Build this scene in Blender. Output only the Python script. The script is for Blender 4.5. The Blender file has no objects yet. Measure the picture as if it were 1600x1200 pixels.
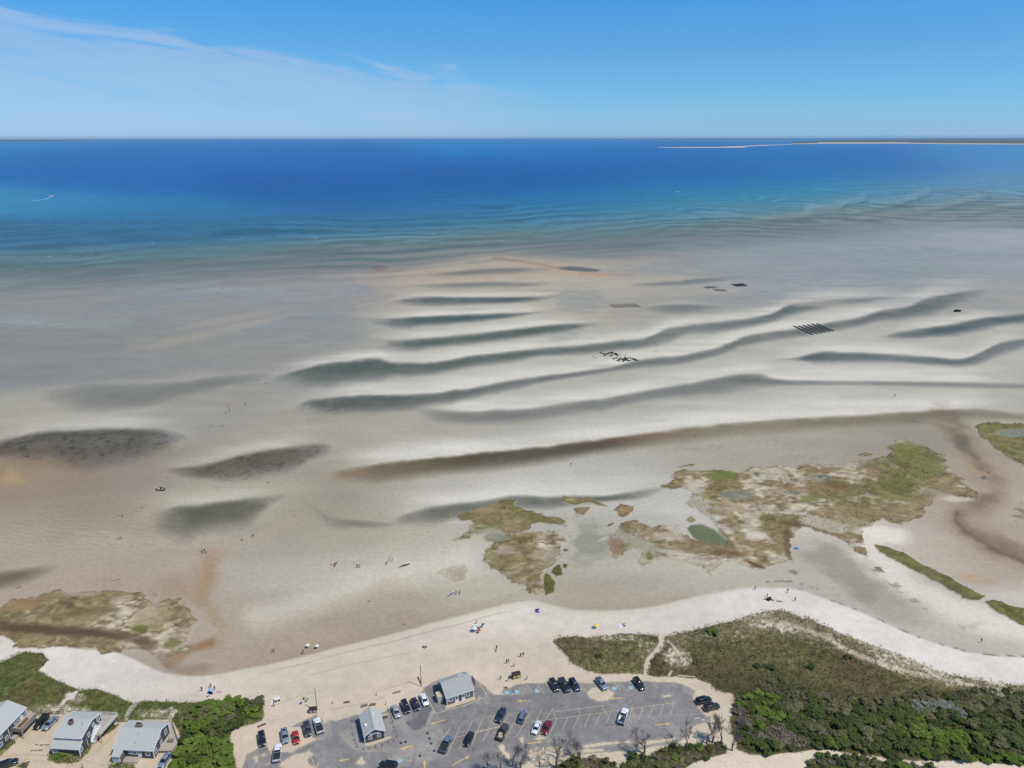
import bpy, bmesh, math, random
import numpy as np
from mathutils import Vector, Matrix

random.seed(7)
S = bpy.context.scene
C = S.collection

# ------------------------------------------------------------------ camera
F = 1109.0          # focal length in pixels of a 1600 x 1200 photograph
Y0 = 213.5          # row of the true horizon
H = 150.0           # height of the drone
PIT = math.atan((600 - Y0) / F)
cam = bpy.data.cameras.new('camera')
cam.sensor_fit = 'HORIZONTAL'
cam.sensor_width = 36.0
cam.lens = 36.0 * F / 1600.0
cam.clip_start = 1.0
cam.clip_end = 200000.0
camo = bpy.data.objects.new('camera', cam)
camo.location = (0, 0, H)
camo.rotation_euler = (math.pi / 2 - PIT, math.radians(0.08), 0)
C.objects.link(camo)
S.camera = camo

# ------------------------------------------------------------------ sky, sun, exposure
SUN_EL = math.radians(60)
SUN_DIR = Vector((0.90, -0.44, 0)).normalized() * math.cos(SUN_EL) + Vector((0, 0, math.sin(SUN_EL)))
world = bpy.data.worlds.new('World')
S.world = world
world.use_nodes = True
wn, wl = world.node_tree.nodes, world.node_tree.links
wn.clear()
w_out = wn.new('ShaderNodeOutputWorld')
w_bg = wn.new('ShaderNodeBackground')
w_sky = wn.new('ShaderNodeTexSky')
w_sky.sky_type = 'NISHITA'
w_sky.sun_disc = False
w_sky.sun_elevation = SUN_EL
w_sky.sun_rotation = math.atan2(SUN_DIR.x, SUN_DIR.y)
w_sky.altitude = 0
w_sky.air_density = 1.0
w_sky.dust_density = 0.35
w_sky.ozone_density = 2.2
w_bg.inputs[1].default_value = 0.1
# thin cirrus: a veil in the west (left) and fine streaks, from noise over the sky direction
def wmath(op, a, b=None, c=None, clamp=False):
    n = wn.new('ShaderNodeMath'); n.operation = op; n.use_clamp = clamp
    for i, v in enumerate((a, b, c)):
        if v is None: continue
        if isinstance(v, (int, float)): n.inputs[i].default_value = v
        else: wl.new(v, n.inputs[i])
    return n.outputs[0]
def wmap(v, a, b, c=0.0, d=1.0, smooth=True):
    n = wn.new('ShaderNodeMapRange'); n.interpolation_type = 'SMOOTHSTEP' if smooth else 'LINEAR'
    wl.new(v, n.inputs[0])
    n.inputs[1].default_value = a; n.inputs[2].default_value = b
    n.inputs[3].default_value = c; n.inputs[4].default_value = d
    return n.outputs[0]
w_geo = wn.new('ShaderNodeTexCoord')
w_sep = wn.new('ShaderNodeSeparateXYZ')
wl.new(w_geo.outputs['Generated'], w_sep.inputs[0])
dx, dy, dz = w_sep.outputs
w_up = wn.new('ShaderNodeCombineXYZ')             # below the horizon the sky goes on as it is at the horizon
wl.new(dx, w_up.inputs[0]); wl.new(dy, w_up.inputs[1]); wl.new(wmath('MAXIMUM', dz, 0.004), w_up.inputs[2])
wl.new(w_up.outputs[0], w_sky.inputs['Vector'])
az = wmath('ARCTAN2', dx, dy)                      # 0 straight out to sea, negative to the left
el = wmath('ARCSINE', dz)
w_cmb = wn.new('ShaderNodeCombineXYZ')
wl.new(wmath('MULTIPLY', wmath('ADD', az, wmath('MULTIPLY', el, -0.7)), 5.0), w_cmb.inputs[0])
wl.new(wmath('MULTIPLY', wmath('ADD', el, wmath('MULTIPLY', az, 0.16)), 42.0), w_cmb.inputs[1])
w_n1 = wn.new('ShaderNodeTexNoise'); w_n1.inputs['Scale'].default_value = 1.0
w_n1.inputs['Detail'].default_value = 7; w_n1.inputs['Roughness'].default_value = 0.6; w_n1.inputs['Distortion'].default_value = 0.9
wl.new(w_cmb.outputs[0], w_n1.inputs['Vector'])
# upper edge of the veil: high at the left, dropping to the right
edge = wmath('ADD', 0.068, wmath('MULTIPLY', az, -0.112))
edge = wmath('ADD', edge, wmath('MULTIPLY', wmath('SUBTRACT', w_n1.outputs[0], 0.5), 0.085))
edge = wmath('MINIMUM', edge, 0.150)
veil = wmap(wmath('SUBTRACT', edge, el), -0.004, 0.016)
veil = wmath('MULTIPLY', veil, wmap(el, 0.0, 0.075, 0.75, 1.0))
veil = wmath('MULTIPLY', veil, wmap(az, -0.15, 0.10, 1.0, 0.0))
veil = wmath('MULTIPLY', veil, wmap(w_n1.outputs[0], 0.22, 0.62, 0.35, 1.0))
veil = wmath('MULTIPLY', veil, wmap(az, -1.6, -0.9, 0.5, 1.0))
w_mix = wn.new('ShaderNodeMixRGB')
wl.new(wmath('MULTIPLY', veil, 0.52), w_mix.inputs[0])
w_tint = wn.new('ShaderNodeMixRGB'); w_tint.blend_type = 'MULTIPLY'; w_tint.inputs[0].default_value = 1.0
wl.new(w_sky.outputs[0], w_tint.inputs[1])
w_ramp = wn.new('ShaderNodeValToRGB')          # clean sea air: the same deep blue all round the horizon
while len(w_ramp.color_ramp.elements) < 5: w_ramp.color_ramp.elements.new(.5)
for e_, (p_, c_) in zip(w_ramp.color_ramp.elements, ((0.0, (.255, .475, .88, 1)), (.10, (.195, .41, .70, 1)), (.22, (.172, .39, .615, 1)), (.36, (.137, .40, .66, 1)), (1.0, (.30, .45, .56, 1)))):
    e_.position = p_; e_.color = c_
wl.new(wmap(el, 0.0, 0.45, 0.0, 1.0, False), w_ramp.inputs[0])
w_x2 = wn.new('ShaderNodeMixRGB'); w_x2.blend_type = 'ADD'; w_x2.inputs[0].default_value = 1
wl.new(w_ramp.outputs[0], w_x2.inputs[1]); wl.new(w_ramp.outputs[0], w_x2.inputs[2])
wl.new(w_x2.outputs[0], w_tint.inputs[2])
wl.new(w_tint.outputs[0], w_mix.inputs[1])
w_mix.inputs[2].default_value = (4.3, 5.6, 7.75, 1)
wl.new(w_mix.outputs[0], w_bg.inputs[0])
wl.new(w_bg.outputs[0], w_out.inputs[0])

sun = bpy.data.lights.new('sun', 'SUN')
sun.energy = 3.3
sun.angle = math.radians(0.53)
sun.color = (1.0, 0.955, 0.89)
suno = bpy.data.objects.new('sun', sun)
suno.rotation_euler = SUN_DIR.to_track_quat('Z', 'Y').to_euler()
C.objects.link(suno)

S.view_settings.view_transform = 'Standard'
S.view_settings.look = 'None'
S.view_settings.exposure = 0.0
S.view_settings.gamma = 1.0
S.view_settings.use_curve_mapping = False
S.render.engine = 'CYCLES'
S.cycles.transparent_max_bounces = 16

# ------------------------------------------------------------------ helpers
KLIT = (1.0, 1.08, 1.24)       # brightness of a white sheet lying in this sunlight
def lin1(c):
    c = c / 255.0
    return c / 12.92 if c <= 0.04045 else ((c + 0.055) / 1.055) ** 2.4
def alb(r, g, b, k=KLIT):
    """albedo that looks like this sRGB colour when it lies flat in the sun"""
    return (min(lin1(r) / k[0], .9), min(lin1(g) / k[1], .9), min(lin1(b) / k[2], .9), 1)
CS, SN = math.cos(PIT), math.sin(PIT)
def W(px, py, z=0.0):
    """the point of the plane z that the photograph shows at (px, py)"""
    X = (px - 800) / F; dyy = (600 - py) / F
    Y = CS + dyy * SN; Z = -SN + dyy * CS
    t = (z - H) / Z
    return Vector((X * t, Y * t, z))
def zo(ox, oy, s):
    return lambda x, y, z=0.0: W(ox + x / s, oy + y / s, z)
Z1 = zo(0, 1060, 4.706); Z2 = zo(330, 1040, 5.714); Z3 = zo(540, 1030, 6.154)
Z4 = zo(740, 1030, 7.0586); Z5 = zo(930, 1030, 6.667)
ZA = zo(0, 1090, 10.667); ZB = zo(150, 1090, 10.667); ZR = zo(660, 1040, 13.333)

def tag(o, label=None, cat=None, group=None, kind=None):
    if label: o['label'] = label
    if cat: o['category'] = cat
    if group: o['group'] = group
    if kind: o['kind'] = kind
    return o
def link(o, parent=None):
    C.objects.link(o)
    if parent is not None: o.parent = parent
    return o
def empty(name, loc=(0, 0, 0), rz=0.0):
    o = bpy.data.objects.new(name, None)
    o.empty_display_size = 0.5
    o.location = loc; o.rotation_euler = (0, 0, rz)
    C.objects.link(o)
    return o
def mesh_obj(name, verts, faces, mat=None, parent=None, smooth=False, loc=None):
    me = bpy.data.meshes.new(name)
    me.from_pydata([tuple(v) for v in verts], [], faces)
    me.update()
    if smooth:
        me.polygons.foreach_set('use_smooth', [True] * len(me.polygons))
    if mat is not None: me.materials.append(mat)
    o = bpy.data.objects.new(name, me)
    if loc is not None: o.location = loc
    return link(o, parent)
class MB:
    """collects simple solids into one mesh"""
    def __init__(s): s.v = []; s.f = []
    def add(s, v, f):
        n = len(s.v); s.v += [tuple(p) for p in v]; s.f += [tuple(i + n for i in q) for q in f]; return s
    def box(s, x0, x1, y0, y1, z0, z1):
        v = [(x0, y0, z0), (x1, y0, z0), (x1, y1, z0), (x0, y1, z0), (x0, y0, z1), (x1, y0, z1), (x1, y1, z1), (x0, y1, z1)]
        return s.add(v, [(0, 3, 2, 1), (4, 5, 6, 7), (0, 1, 5, 4), (1, 2, 6, 5), (2, 3, 7, 6), (3, 0, 4, 7)])
    def prism(s, poly, a, b, axis='y'):
        """extrude a 2-D polygon along an axis"""
        n = len(poly)
        P = (lambda p, t: (p[0], t, p[1])) if axis == 'y' else ((lambda p, t: (t, p[0], p[1])) if axis == 'x' else (lambda p, t: (p[0], p[1], t)))
        v = [P(p, a) for p in poly] + [P(p, b) for p in poly]
        f = [tuple(range(n)), tuple(range(2 * n - 1, n - 1, -1))] + [(i, n + i, n + (i + 1) % n, (i + 1) % n) for i in range(n)]
        return s.add(v, f)
    def tube(s, p0, p1, r0, r1=None, n=6):
        r1 = r0 if r1 is None else r1
        p0, p1 = Vector(p0), Vector(p1)
        d = (p1 - p0).normalized()
        a = d.orthogonal().normalized(); b = d.cross(a)
        v = []
        for p, r in ((p0, r0), (p1, r1)):
            for i in range(n):
                t = 2 * math.pi * i / n
                v.append(p + (a * math.cos(t) + b * math.sin(t)) * r)
        f = [(i, (i + 1) % n, n + (i + 1) % n, n + i) for i in range(n)] + [tuple(range(n - 1, -1, -1)), tuple(range(n, 2 * n))]
        return s.add(v, f)
    def build(s, name, mat, parent=None, smooth=False):
        o = mesh_obj(name, s.v, s.f, mat, parent, smooth)
        bm = bmesh.new(); bm.from_mesh(o.data)
        bmesh.ops.recalc_face_normals(bm, faces=bm.faces); bm.to_mesh(o.data); bm.free()
        return o
def copy_tree(o, parent=None):
    c = o.copy(); C.objects.link(c)
    if parent is not None: c.parent = parent
    for ch in list(o.children): copy_tree(ch, c)
    return c

MATS = {}
def mat(name, col, rough=0.8, metal=0.0, noise=0.0, scale=3.0, bump=0.0, spec=0.4, coat=0.0, stretch=None):
    """plain procedural material: base colour broken up by object-space noise"""
    if name in MATS: return MATS[name]
    m = bpy.data.materials.new(name); m.use_nodes = True
    nt = m.node_tree; p = nt.nodes['Principled BSDF']
    p.inputs['Roughness'].default_value = rough; p.inputs['Metallic'].default_value = metal
    p.inputs['Specular IOR Level'].default_value = spec
    p.inputs['Coat Weight'].default_value = coat; p.inputs['Coat Roughness'].default_value = 0.08
    if len(col) == 3: col = (*col, 1)
    p.inputs['Base Color'].default_value = col
    if noise or bump:
        tc = nt.nodes.new('ShaderNodeTexCoord'); src = tc.outputs['Object']
        if stretch:
            mp = nt.nodes.new('ShaderNodeMapping'); mp.inputs['Scale'].default_value = stretch
            nt.links.new(src, mp.inputs[0]); src = mp.outputs[0]
        n = nt.nodes.new('ShaderNodeTexNoise'); n.inputs['Scale'].default_value = scale; n.inputs['Detail'].default_value = 6
        n.inputs['Roughness'].default_value = 0.65
        nt.links.new(src, n.inputs['Vector'])
        if noise:
            mr = nt.nodes.new('ShaderNodeMapRange')
            mr.inputs[1].default_value = 0.3; mr.inputs[2].default_value = 0.7
            mr.inputs[3].default_value = 1 - noise; mr.inputs[4].default_value = 1 + noise
            nt.links.new(n.outputs[0], mr.inputs[0])
            mx = nt.nodes.new('ShaderNodeMixRGB'); mx.blend_type = 'MULTIPLY'; mx.inputs[0].default_value = 1
            mx.inputs[1].default_value = col; nt.links.new(mr.outputs[0], mx.inputs[2])
            nt.links.new(mx.outputs[0], p.inputs['Base Color'])
        if bump:
            b = nt.nodes.new('ShaderNodeBump'); b.inputs['Strength'].default_value = bump; b.inputs['Distance'].default_value = 0.05
            nt.links.new(n.outputs[0], b.inputs['Height']); nt.links.new(b.outputs[0], p.inputs['Normal'])
    MATS[name] = m
    return m

# ------------------------------------------------------------------ the ground
# A fan-shaped lattice: close-set near the car park, ever wider towards the horizon.
cols = np.concatenate([np.arange(-420, -6, 9.0), np.arange(-4, 1604.1, 2.0), np.arange(1612, 2030, 9.0)])
rows = np.concatenate([np.arange(1330, 1206, -6.0), np.arange(1206, 640, -1.3), np.arange(640, 330, -1.7), np.arange(330, 217.2, -1.4), np.array([216.9, 216.5, 216.2])])
NC, NR = len(cols), len(rows)
PX, PY = np.meshgrid(cols, rows)
dyy = (600 - PY) / F
tt = H / (SN - dyy * CS)
GX = (PX - 800) / F * tt
GY = (CS + dyy * SN) * tt

def hash2(ix, iy, seed):
    h = (ix.astype(np.int64) * 374761393 + iy.astype(np.int64) * 668265263 + seed * 1442695041) & 0x7fffffff
    h = ((h ^ (h >> 13)) * 1274126177) & 0x7fffffff
    return ((h ^ (h >> 16)) & 0xffff) / 65535.0
def vnoise(x, y, seed=0):
    ix, iy = np.floor(x), np.floor(y)
    fx, fy = x - ix, y - iy
    ix = ix.astype(np.int64); iy = iy.astype(np.int64)
    fx = fx * fx * (3 - 2 * fx); fy = fy * fy * (3 - 2 * fy)
    a = hash2(ix, iy, seed); b = hash2(ix + 1, iy, seed); c = hash2(ix, iy + 1, seed); d = hash2(ix + 1, iy + 1, seed)
    return (a + (b - a) * fx) * (1 - fy) + (c + (d - c) * fx) * fy
def fbm(x, y, size, octv=4, seed=0, rough=0.5):
    """-1..1 noise with features of the given size in metres"""
    s = 0; amp = 1; tot = 0; f = 1.0 / size
    for o in range(octv):
        s = s + amp * (vnoise(x * f + 17.3 * o, y * f - 9.1 * o, seed + o) * 2 - 1)
        tot += amp; amp *= rough; f *= 2.03
    return s / tot * 1.6
def sst(a, b, x):
    t = np.clip((x - a) / (b - a + 1e-9), 0, 1)
    return t * t * (3 - 2 * t)
def fade_rows(detail_m):
    """1 where a detail of that size is still wider than a lattice cell"""
    cell = tt * tt * 1.5 / (F * H) * 1.0
    return np.clip(detail_m / cell - 0.6, 0, 1)

class Ground: pass
def smooth_interp(x, xs, ys):
    """piecewise cubic through the points, flat beyond the ends"""
    xs = np.asarray(xs, float); ys = np.asarray(ys, float)
    n = len(xs); d = np.gradient(ys, xs) if n > 2 else np.full(n, (ys[-1] - ys[0]) / (xs[-1] - xs[0]))
    xc = np.clip(x, xs[0], xs[-1])
    i = np.clip(np.searchsorted(xs, xc) - 1, 0, n - 2)
    h = xs[i + 1] - xs[i]; t = (xc - xs[i]) / h
    return ((1 + 2 * t) * (1 - t) ** 2) * ys[i] + t * (1 - t) ** 2 * h * d[i] + t * t * (3 - 2 * t) * ys[i + 1] + t * t * (t - 1) * h * d[i + 1]
N_BIG = fbm(GX, GY, 60, 4, 3)
N_MID = fbm(GX, GY, 12, 4, 11)
N_FIN = fbm(GX, GY, 2.2, 3, 23)
N_STR = fbm(GX * 0.25, GY, 9, 5, 31)            # streaks along the shore
WOBX = fbm(GX, GY, 9, 4, 41); WOBY = fbm(GX, GY, 9, 4, 51)
WOBF = fbm(GX, GY * .35, 5, 4, 55); WOBG = fbm(GX * .4, GY, 14, 4, 57)
def band_mask(pts, st=6, sb=14, wob=3.0, peak=0.45):
    """a trough: crisp under its upper bank, thinning out raggedly towards the viewer"""
    xs = [p[0] for p in pts]
    yt = smooth_interp(PX, xs, [p[1] for p in pts]); yb = smooth_interp(PX, xs, [p[2] for p in pts])
    thick = np.maximum(yb - yt, 0.01)
    y = PY + WOBY * wob * .6 * np.clip(thick / 20, .3, 1.3)
    st_ = np.minimum(st * 1.7, thick * 0.8 + .5)
    q = (PY - yt + (WOBF * .09 + WOBG * .12) * thick) / thick        # 0 at the bank, 1 at the near shore
    m = sst(-st_ * .45, st_ * .55, y - yt) * (1 - sst(.5, 1.5, q)) * (1 - peak * .5 * np.clip(q, 0, 1))
    m = m * np.clip(thick / 7, 0, 1) * (.88 + .25 * WOBG + .12 * WOBF)
    x0, x1 = xs[0], xs[-1]
    if x0 > 5: m = m * sst(x0 - 10, x0 + 90, PX + WOBX * 14)
    if x1 < 1595: m = m * (1 - sst(x1 - 90, x1 + 10, PX + WOBX * 14))
    return np.clip(m, 0, 1)
def crest_mask(pts, up):
    """the pale crest of the bar that ends at a trough's upper bank"""
    xs = [p[0] for p in pts]
    yt = smooth_interp(PX, xs, [p[1] for p in pts]); thick = np.clip(smooth_interp(PX, xs, [p[2] - p[1] for p in pts]), 2, 30)
    dd_ = yt - PY + WOBG * 1.5
    m = sst(-2, 3.5, dd_) * np.exp(-(np.maximum(dd_ - up * .35, 0) / (up * .75)) ** 2)
    m = m * sst(xs[0] - 20, xs[0] + 110, PX + WOBX * 10) * (1 - sst(xs[-1] - 110, xs[-1] + 20, PX + WOBX * 10))
    return m * (.8 + .25 * N_STR)
def poly_sd(poly, wob=0.0, margin=60, nx=None, ny=None):
    """signed distance in photograph pixels (positive inside), roughened by noise"""
    poly = np.asarray(poly, float)
    x0, y0 = poly.min(0) - margin; x1, y1 = poly.max(0) + margin
    sel = (PX > x0) & (PX < x1) & (PY > y0) & (PY < y1)
    out = np.full(PX.shape, -1e3)
    x = PX[sel].copy(); y = PY[sel].copy()
    if wob:
        x += (WOBX[sel] if nx is None else nx[sel]) * wob; y += (WOBY[sel] if ny is None else ny[sel]) * wob * .7
    d2 = np.full(x.shape, 1e9); ins = np.zeros(x.shape, bool)
    n = len(poly)
    for i in range(n):
        ax, ay = poly[i]; bx, by = poly[(i + 1) % n]
        ex, ey = bx - ax, by - ay
        t = np.clip(((x - ax) * ex + (y - ay) * ey) / (ex * ex + ey * ey + 1e-9), 0, 1)
        d2 = np.minimum(d2, (x - ax - t * ex) ** 2 + (y - ay - t * ey) ** 2)
        if ay != by:
            cr = ((ay > y) != (by > y)) & (x < (bx - ax) * (y - ay) / (by - ay) + ax)
            ins ^= cr
    d = np.sqrt(d2)
    out[sel] = np.where(ins, d, -d)
    return out
def line_d(pts, wob=0.0, margin=60, soft=0):
    return line_d0(pts, wob, margin)
def line_d0(pts, wob=0.0, margin=60):
    """distance to a polyline in pixels, and the position along it 0..1"""
    pts = np.asarray(pts, float)
    x0, y0 = pts.min(0) - margin; x1, y1 = pts.max(0) + margin
    sel = (PX > x0) & (PX < x1) & (PY > y0) & (PY < y1)
    out = np.full(PX.shape, 1e3)
    x = PX[sel] + WOBX[sel] * wob; y = PY[sel] + WOBY[sel] * wob
    d2 = np.full(x.shape, 1e9)
    for i in range(len(pts) - 1):
        ax, ay = pts[i]; bx, by = pts[i + 1]
        ex, ey = bx - ax, by - ay
        t = np.clip(((x - ax) * ex + (y - ay) * ey) / (ex * ex + ey * ey + 1e-9), 0, 1)
        d2 = np.minimum(d2, (x - ax - t * ex) ** 2 + (y - ay - t * ey) ** 2)
    out[sel] = np.sqrt(d2)
    return out
def blob(cx, cy, rx, ry, ang=0, wob=.25):
    a = math.radians(ang); ca, sa = math.cos(a), math.sin(a)
    x = PX - cx; y = PY - cy
    u = (x * ca + y * sa) / rx; v = (-x * sa + y * ca) / ry
    return 1 - sst(0.35, 1.0, np.sqrt(u * u + v * v) + N_MID * wob)
def rbf(pts, sx=75., sy=30.):
    num = np.zeros(PX.shape + (3,)); den = np.full(PX.shape, 1e-12)
    for x, y, c in pts:
        q = ((PX - x) / sx) ** 2 + ((PY - y) / sy) ** 2
        w = np.exp(-q * .5) + 1e-4 / (1 + q * q)
        num += w[..., None] * np.array(c, float); den += w
    return num / den[..., None]
def zpx(ox, oy, s, pts):
    return [(ox + x / s, oy + y / s) for x, y in pts]
G_ = lambda p: zpx(850, 660, 3.5556, p)
H_ = lambda p: zpx(1180, 620, 3.157, p)
F_ = lambda p: zpx(480, 740, 3.636, p)
Z6_ = lambda p: zpx(1150, 940, 3.5556, p)
Z7_ = lambda p: zpx(850, 940, 4.571, p)
Z8_ = lambda p: zpx(0, 900, 3.81, p)
Z1_ = lambda p: zpx(0, 1060, 4.706, p)
Z2_ = lambda p: zpx(330, 1040, 5.714, p)
Z3_ = lambda p: zpx(540, 1030, 6.154, p)
Z4_ = lambda p: zpx(740, 1030, 7.0586, p)
Z5_ = lambda p: zpx(930, 1030, 6.667, p)
ZV_ = lambda p: zpx(880, 1100, 5.333, p)

# bare sand and mud: their own tones
SANDS = [
 (0,440,(160,160,158)),(200,450,(158,158,158)),(400,440,(165,160,158)),(560,435,(172,163,156)),
 (0,500,(160,159,157)),(150,480,(160,159,158)),(300,480,(164,163,163)),(480,470,(165,165,168)),(60,560,(156,157,158)),(300,550,(165,163,160)),(450,540,(170,168,164)),
 (100,650,(188,184,176)),(300,640,(174,170,165)),(40,740,(172,152,128)),(200,745,(160,151,143)),(100,790,(160,152,143)),(330,770,(188,185,174)),(60,850,(177,169,158)),(250,870,(177,169,160)),(200,905,(176,165,154)),
 (540,600,(190,188,183)),(750,590,(196,194,190)),(600,660,(178,173,164)),(520,680,(180,175,166)),(800,650,(180,176,168)),(900,655,(190,188,183)),(1100,640,(194,192,188)),(1300,630,(199,197,193)),(1500,620,(194,191,185)),(1590,625,(190,185,178)),
 (700,690,(190,187,181)),(620,690,(182,178,170)),(430,745,(180,176,166)),(700,772,(194,192,187)),(900,745,(196,194,189)),(500,765,(172,166,156)),(480,710,(176,170,160)),(1000,730,(192,190,186)),
 (560,840,(174,169,158)),(480,850,(172,167,158)),(400,870,(182,178,170)),(650,850,(188,185,177)),(560,888,(203,201,197)),(660,880,(203,201,195)),(450,905,(188,185,180)),(380,960,(180,172,163)),(600,950,(172,165,154)),(500,1005,(170,160,148)),(650,965,(176,168,158)),(750,945,(192,190,180)),
 (1000,900,(184,181,173)),(950,930,(176,169,160)),(1100,905,(192,190,183)),(920,850,(178,178,172)),(930,800,(188,187,184)),(1030,790,(196,196,194)),
 (1100,700,(180,173,163)),(1300,680,(174,166,154)),(1200,700,(178,172,164)),(1450,680,(162,156,149)),(1560,720,(180,169,155)),(1520,800,(167,156,145)),(1450,850,(176,165,155)),(1550,880,(173,162,151)),(1592,790,(190,183,174)),
 (1300,880,(178,175,169)),(1400,930,(185,182,178)),(1500,970,(190,187,183)),(1560,945,(208,205,200)),(1440,880,(200,197,192)),(1390,840,(205,203,200)),
 (1100,480,(176,173,168)),(1250,440,(166,170,176)),(1500,470,(172,169,164)),(1300,480,(180,176,168)),(1400,420,(158,165,174)),(1560,400,(166,172,180)),(1500,520,(196,194,189)),(1550,580,(194,191,186)),(1300,540,(199,197,193)),(1300,580,(199,197,194)),(1100,580,(188,186,181)),(1050,545,(192,190,184)),(1350,510,(196,194,190)),
 (850,445,(184,175,160)),(700,445,(184,175,160)),(700,480,(195,192,185)),(700,513,(197,195,190)),(620,450,(176,165,155)),(800,550,(192,190,185)),(800,480,(192,189,181)),
 (800,415,(182,172,158)),(1000,440,(180,172,160)),(1000,460,(184,178,168)),(1200,400,(158,165,170)),(1000,410,(165,162,160)),
]
SANDS = [(x, y, tuple(v * (.94 if x < 600 and 430 < y < 880 else .97) for v in c)) for x, y, c in SANDS]
col = rbf(SANDS, 70, 24)
lo_, mid_, hi_ = np.array((.985, .99, .985)), np.array((.945, .948, .925)), np.array((1.0, .99, .962))
q_ = sst(430, 520, PY)[..., None]; col *= lo_ * (1 - q_) + mid_ * q_
q_ = sst(680, 820, PY)[..., None]; col *= 1 + (hi_ / mid_ - 1) * q_
# grain of the flats
col *= (1 + 0.022 * N_BIG + 0.030 * N_STR + 0.016 * N_MID)[..., None]
def paint(mask, c, a=1.0):
    global col
    m = np.clip(mask * a, 0, 1)[..., None]
    col = col * (1 - m) + np.array(c, float) * m
# ripple marks on the wet middle flats
rip = np.sin((GY + 0.25 * GX + WOBX * 2.0) * 2 * math.pi / 2.6) * fade_rows(1.3)
ripz = sst(-.1, .5, N_BIG) * (1 - sst(820, 900, PY))
col *= (1 + 0.030 * rip * ripz)[..., None]

# ---- water lying on the flats: tint and how much of the bed it hides
wat_a = np.zeros(PX.shape); wat_c = np.zeros(PX.shape + (3,)) + np.array((96, 108, 104.))
def pool(mask, c, a=1.0):
    global wat_a, wat_c
    m = np.clip(mask * a, 0, 1)
    new = wat_a + m * (1 - wat_a)
    k = np.where(new > 1e-4, m / np.maximum(new, 1e-4), 0)[..., None]
    wat_c = wat_c * (1 - k) + np.array(c, float) * k
    wat_a = new
GREEN = (84, 98, 86); GREYG = (98, 104, 98); LAV = (124, 126, 130); TEAL = (84, 100, 100)
T = dict(
 t1=[(600,473,474),(632,467,475),(737,465,474),(850,463,468),(892,459,461)],
 t2=[(565,497,499),(600,498,509),(662,495,507),(737,492,502),(812,489,494),(868,485,487)],
 t3=[(575,532,542),(640,531,545),(681,528,540),(737,523,535),(812,514,526),(887,507,516),(945,505,508)],
 t4=[(415,592,595),(464,579,597),(512,569,597),(557,564,592),(595,562,588),(614,567,586),(632,568,586),(681,566,582),(737,557,571),(794,551,564),(850,545,555),(906,541,552),(957,535,547),(1009,529,542),(1044,515,533),(1066,511,523),(1119,505,518),(1171,499,510),(1206,491,502),(1232,478,492),(1267,473,484),(1337,468,475),(1410,463,466)],
 t5=[(450,640,643),(482,626,642),(512,622,642),(550,619,640),(595,618,639),(644,617,635),(670,616,631),(700,612,629),(737,607,620),(794,596,609),(850,588,597),(906,581,588),(962,573,579),(987,566,575),(1075,555,566),(1119,545,555),(1162,528,540),(1206,520,531),(1250,514,525),(1302,505,516),(1337,499,510),(1372,488,501),(1416,481,496),(1451,468,490),(1490,460,476),(1545,451,458)],
 t6=[(1370,527,530),(1403,520,530),(1447,514,527),(1490,508,523),(1534,499,514),(1574,495,506),(1600,492,504)],
 t7=[(1190,564,565),(1250,558,564),(1272,553,566),(1320,552,565),(1381,555,565),(1447,559,569),(1512,560,571),(1534,551,566),(1556,540,556),(1600,531,543)],
 t8=[(635,633,637),(670,639,653),(719,644,659),(775,642,659),(831,639,654),(887,631,646),(944,624,639),(1000,613,626),(1075,601,617),(1119,593,613),(1162,586,606),(1184,586,604),(1206,592,603),(1272,596,602),(1381,597,603),(1512,599,606),(1600,602,608)],
 t9=[(505,738,742),(540,733,748),(560,730,750),(640,720,745),(720,712,735),(800,705,726),(860,698,718),(940,688,705),(1000,680,697),(1060,672,690),(1150,662,680),(1250,655,672),(1350,650,666),(1450,643,662),(1520,640,656),(1600,648,660)],
 t10=[(0,690,712),(22,684,712),(75,674,714),(112,673,722),(169,670,716),(225,671,706),(270,675,692),(297,682,684)],
 t11=[(250,733,738),(319,726,746),(356,717,746),(412,705,739),(469,696,724),(499,693,712),(530,697,703)],
 t12=[(225,803,806),(246,799,827),(277,791,833),(319,789,825),(356,784,818),(394,780,811),(420,776,791),(452,768,771)],
 t13=[(60,612,622),(97,607,632),(150,602,636),(206,602,633),(262,600,621),(319,592,608),(375,587,597),(430,584,590)],
 t14=[(0,895,916),(49,887,903),(70,884,896),(100,878,882)],
 t15=[(608,815,817),(634,803,817),(659,796,816),(686,792,814),(719,787,806),(755,783,797),(782,778,792),(810,775,792),(851,777,793),(892,776,789),(948,775,783),(977,771,781),(1019,764,773),(1045,760,763)],
 t16=[(470,783,788),(490,790,799),(506,802,814),(562,814,822),(600,816,823),(640,817,822)],
 u1=[(620,445,447),(680,443,449),(760,441,448),(850,441,446),(890,438,440)],
 u2=[(640,428,432),(700,425,431),(760,420,428),(850,419,424),(900,420,422)],
 u3=[(960,443,446),(1020,440,447),(1080,437,444),(1140,433,438),(1180,432,434)],
 u4=[(1000,481,484),(1040,477,488),(1090,477,487),(1130,480,485)],
)
for k, up, a in (('t1', 7, .75), ('t2', 9, .85), ('t3', 12, .9), ('t4', 15, .9), ('t5', 20, .9), ('t6', 12, .8), ('t7', 15, .9), ('t8', 22, .9), ('t9', 27, .95), ('t10', 24, .5), ('t11', 20, .6), ('t12', 18, .5), ('t13', 10, .3), ('t15', 24, .8), ('u1', 5, .4), ('u4', 6, .4)):
    paint(crest_mask(T[k], up), (220, 217, 209), a)
m9 = band_mask(T['t9'], 6, 16, 4)
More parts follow.
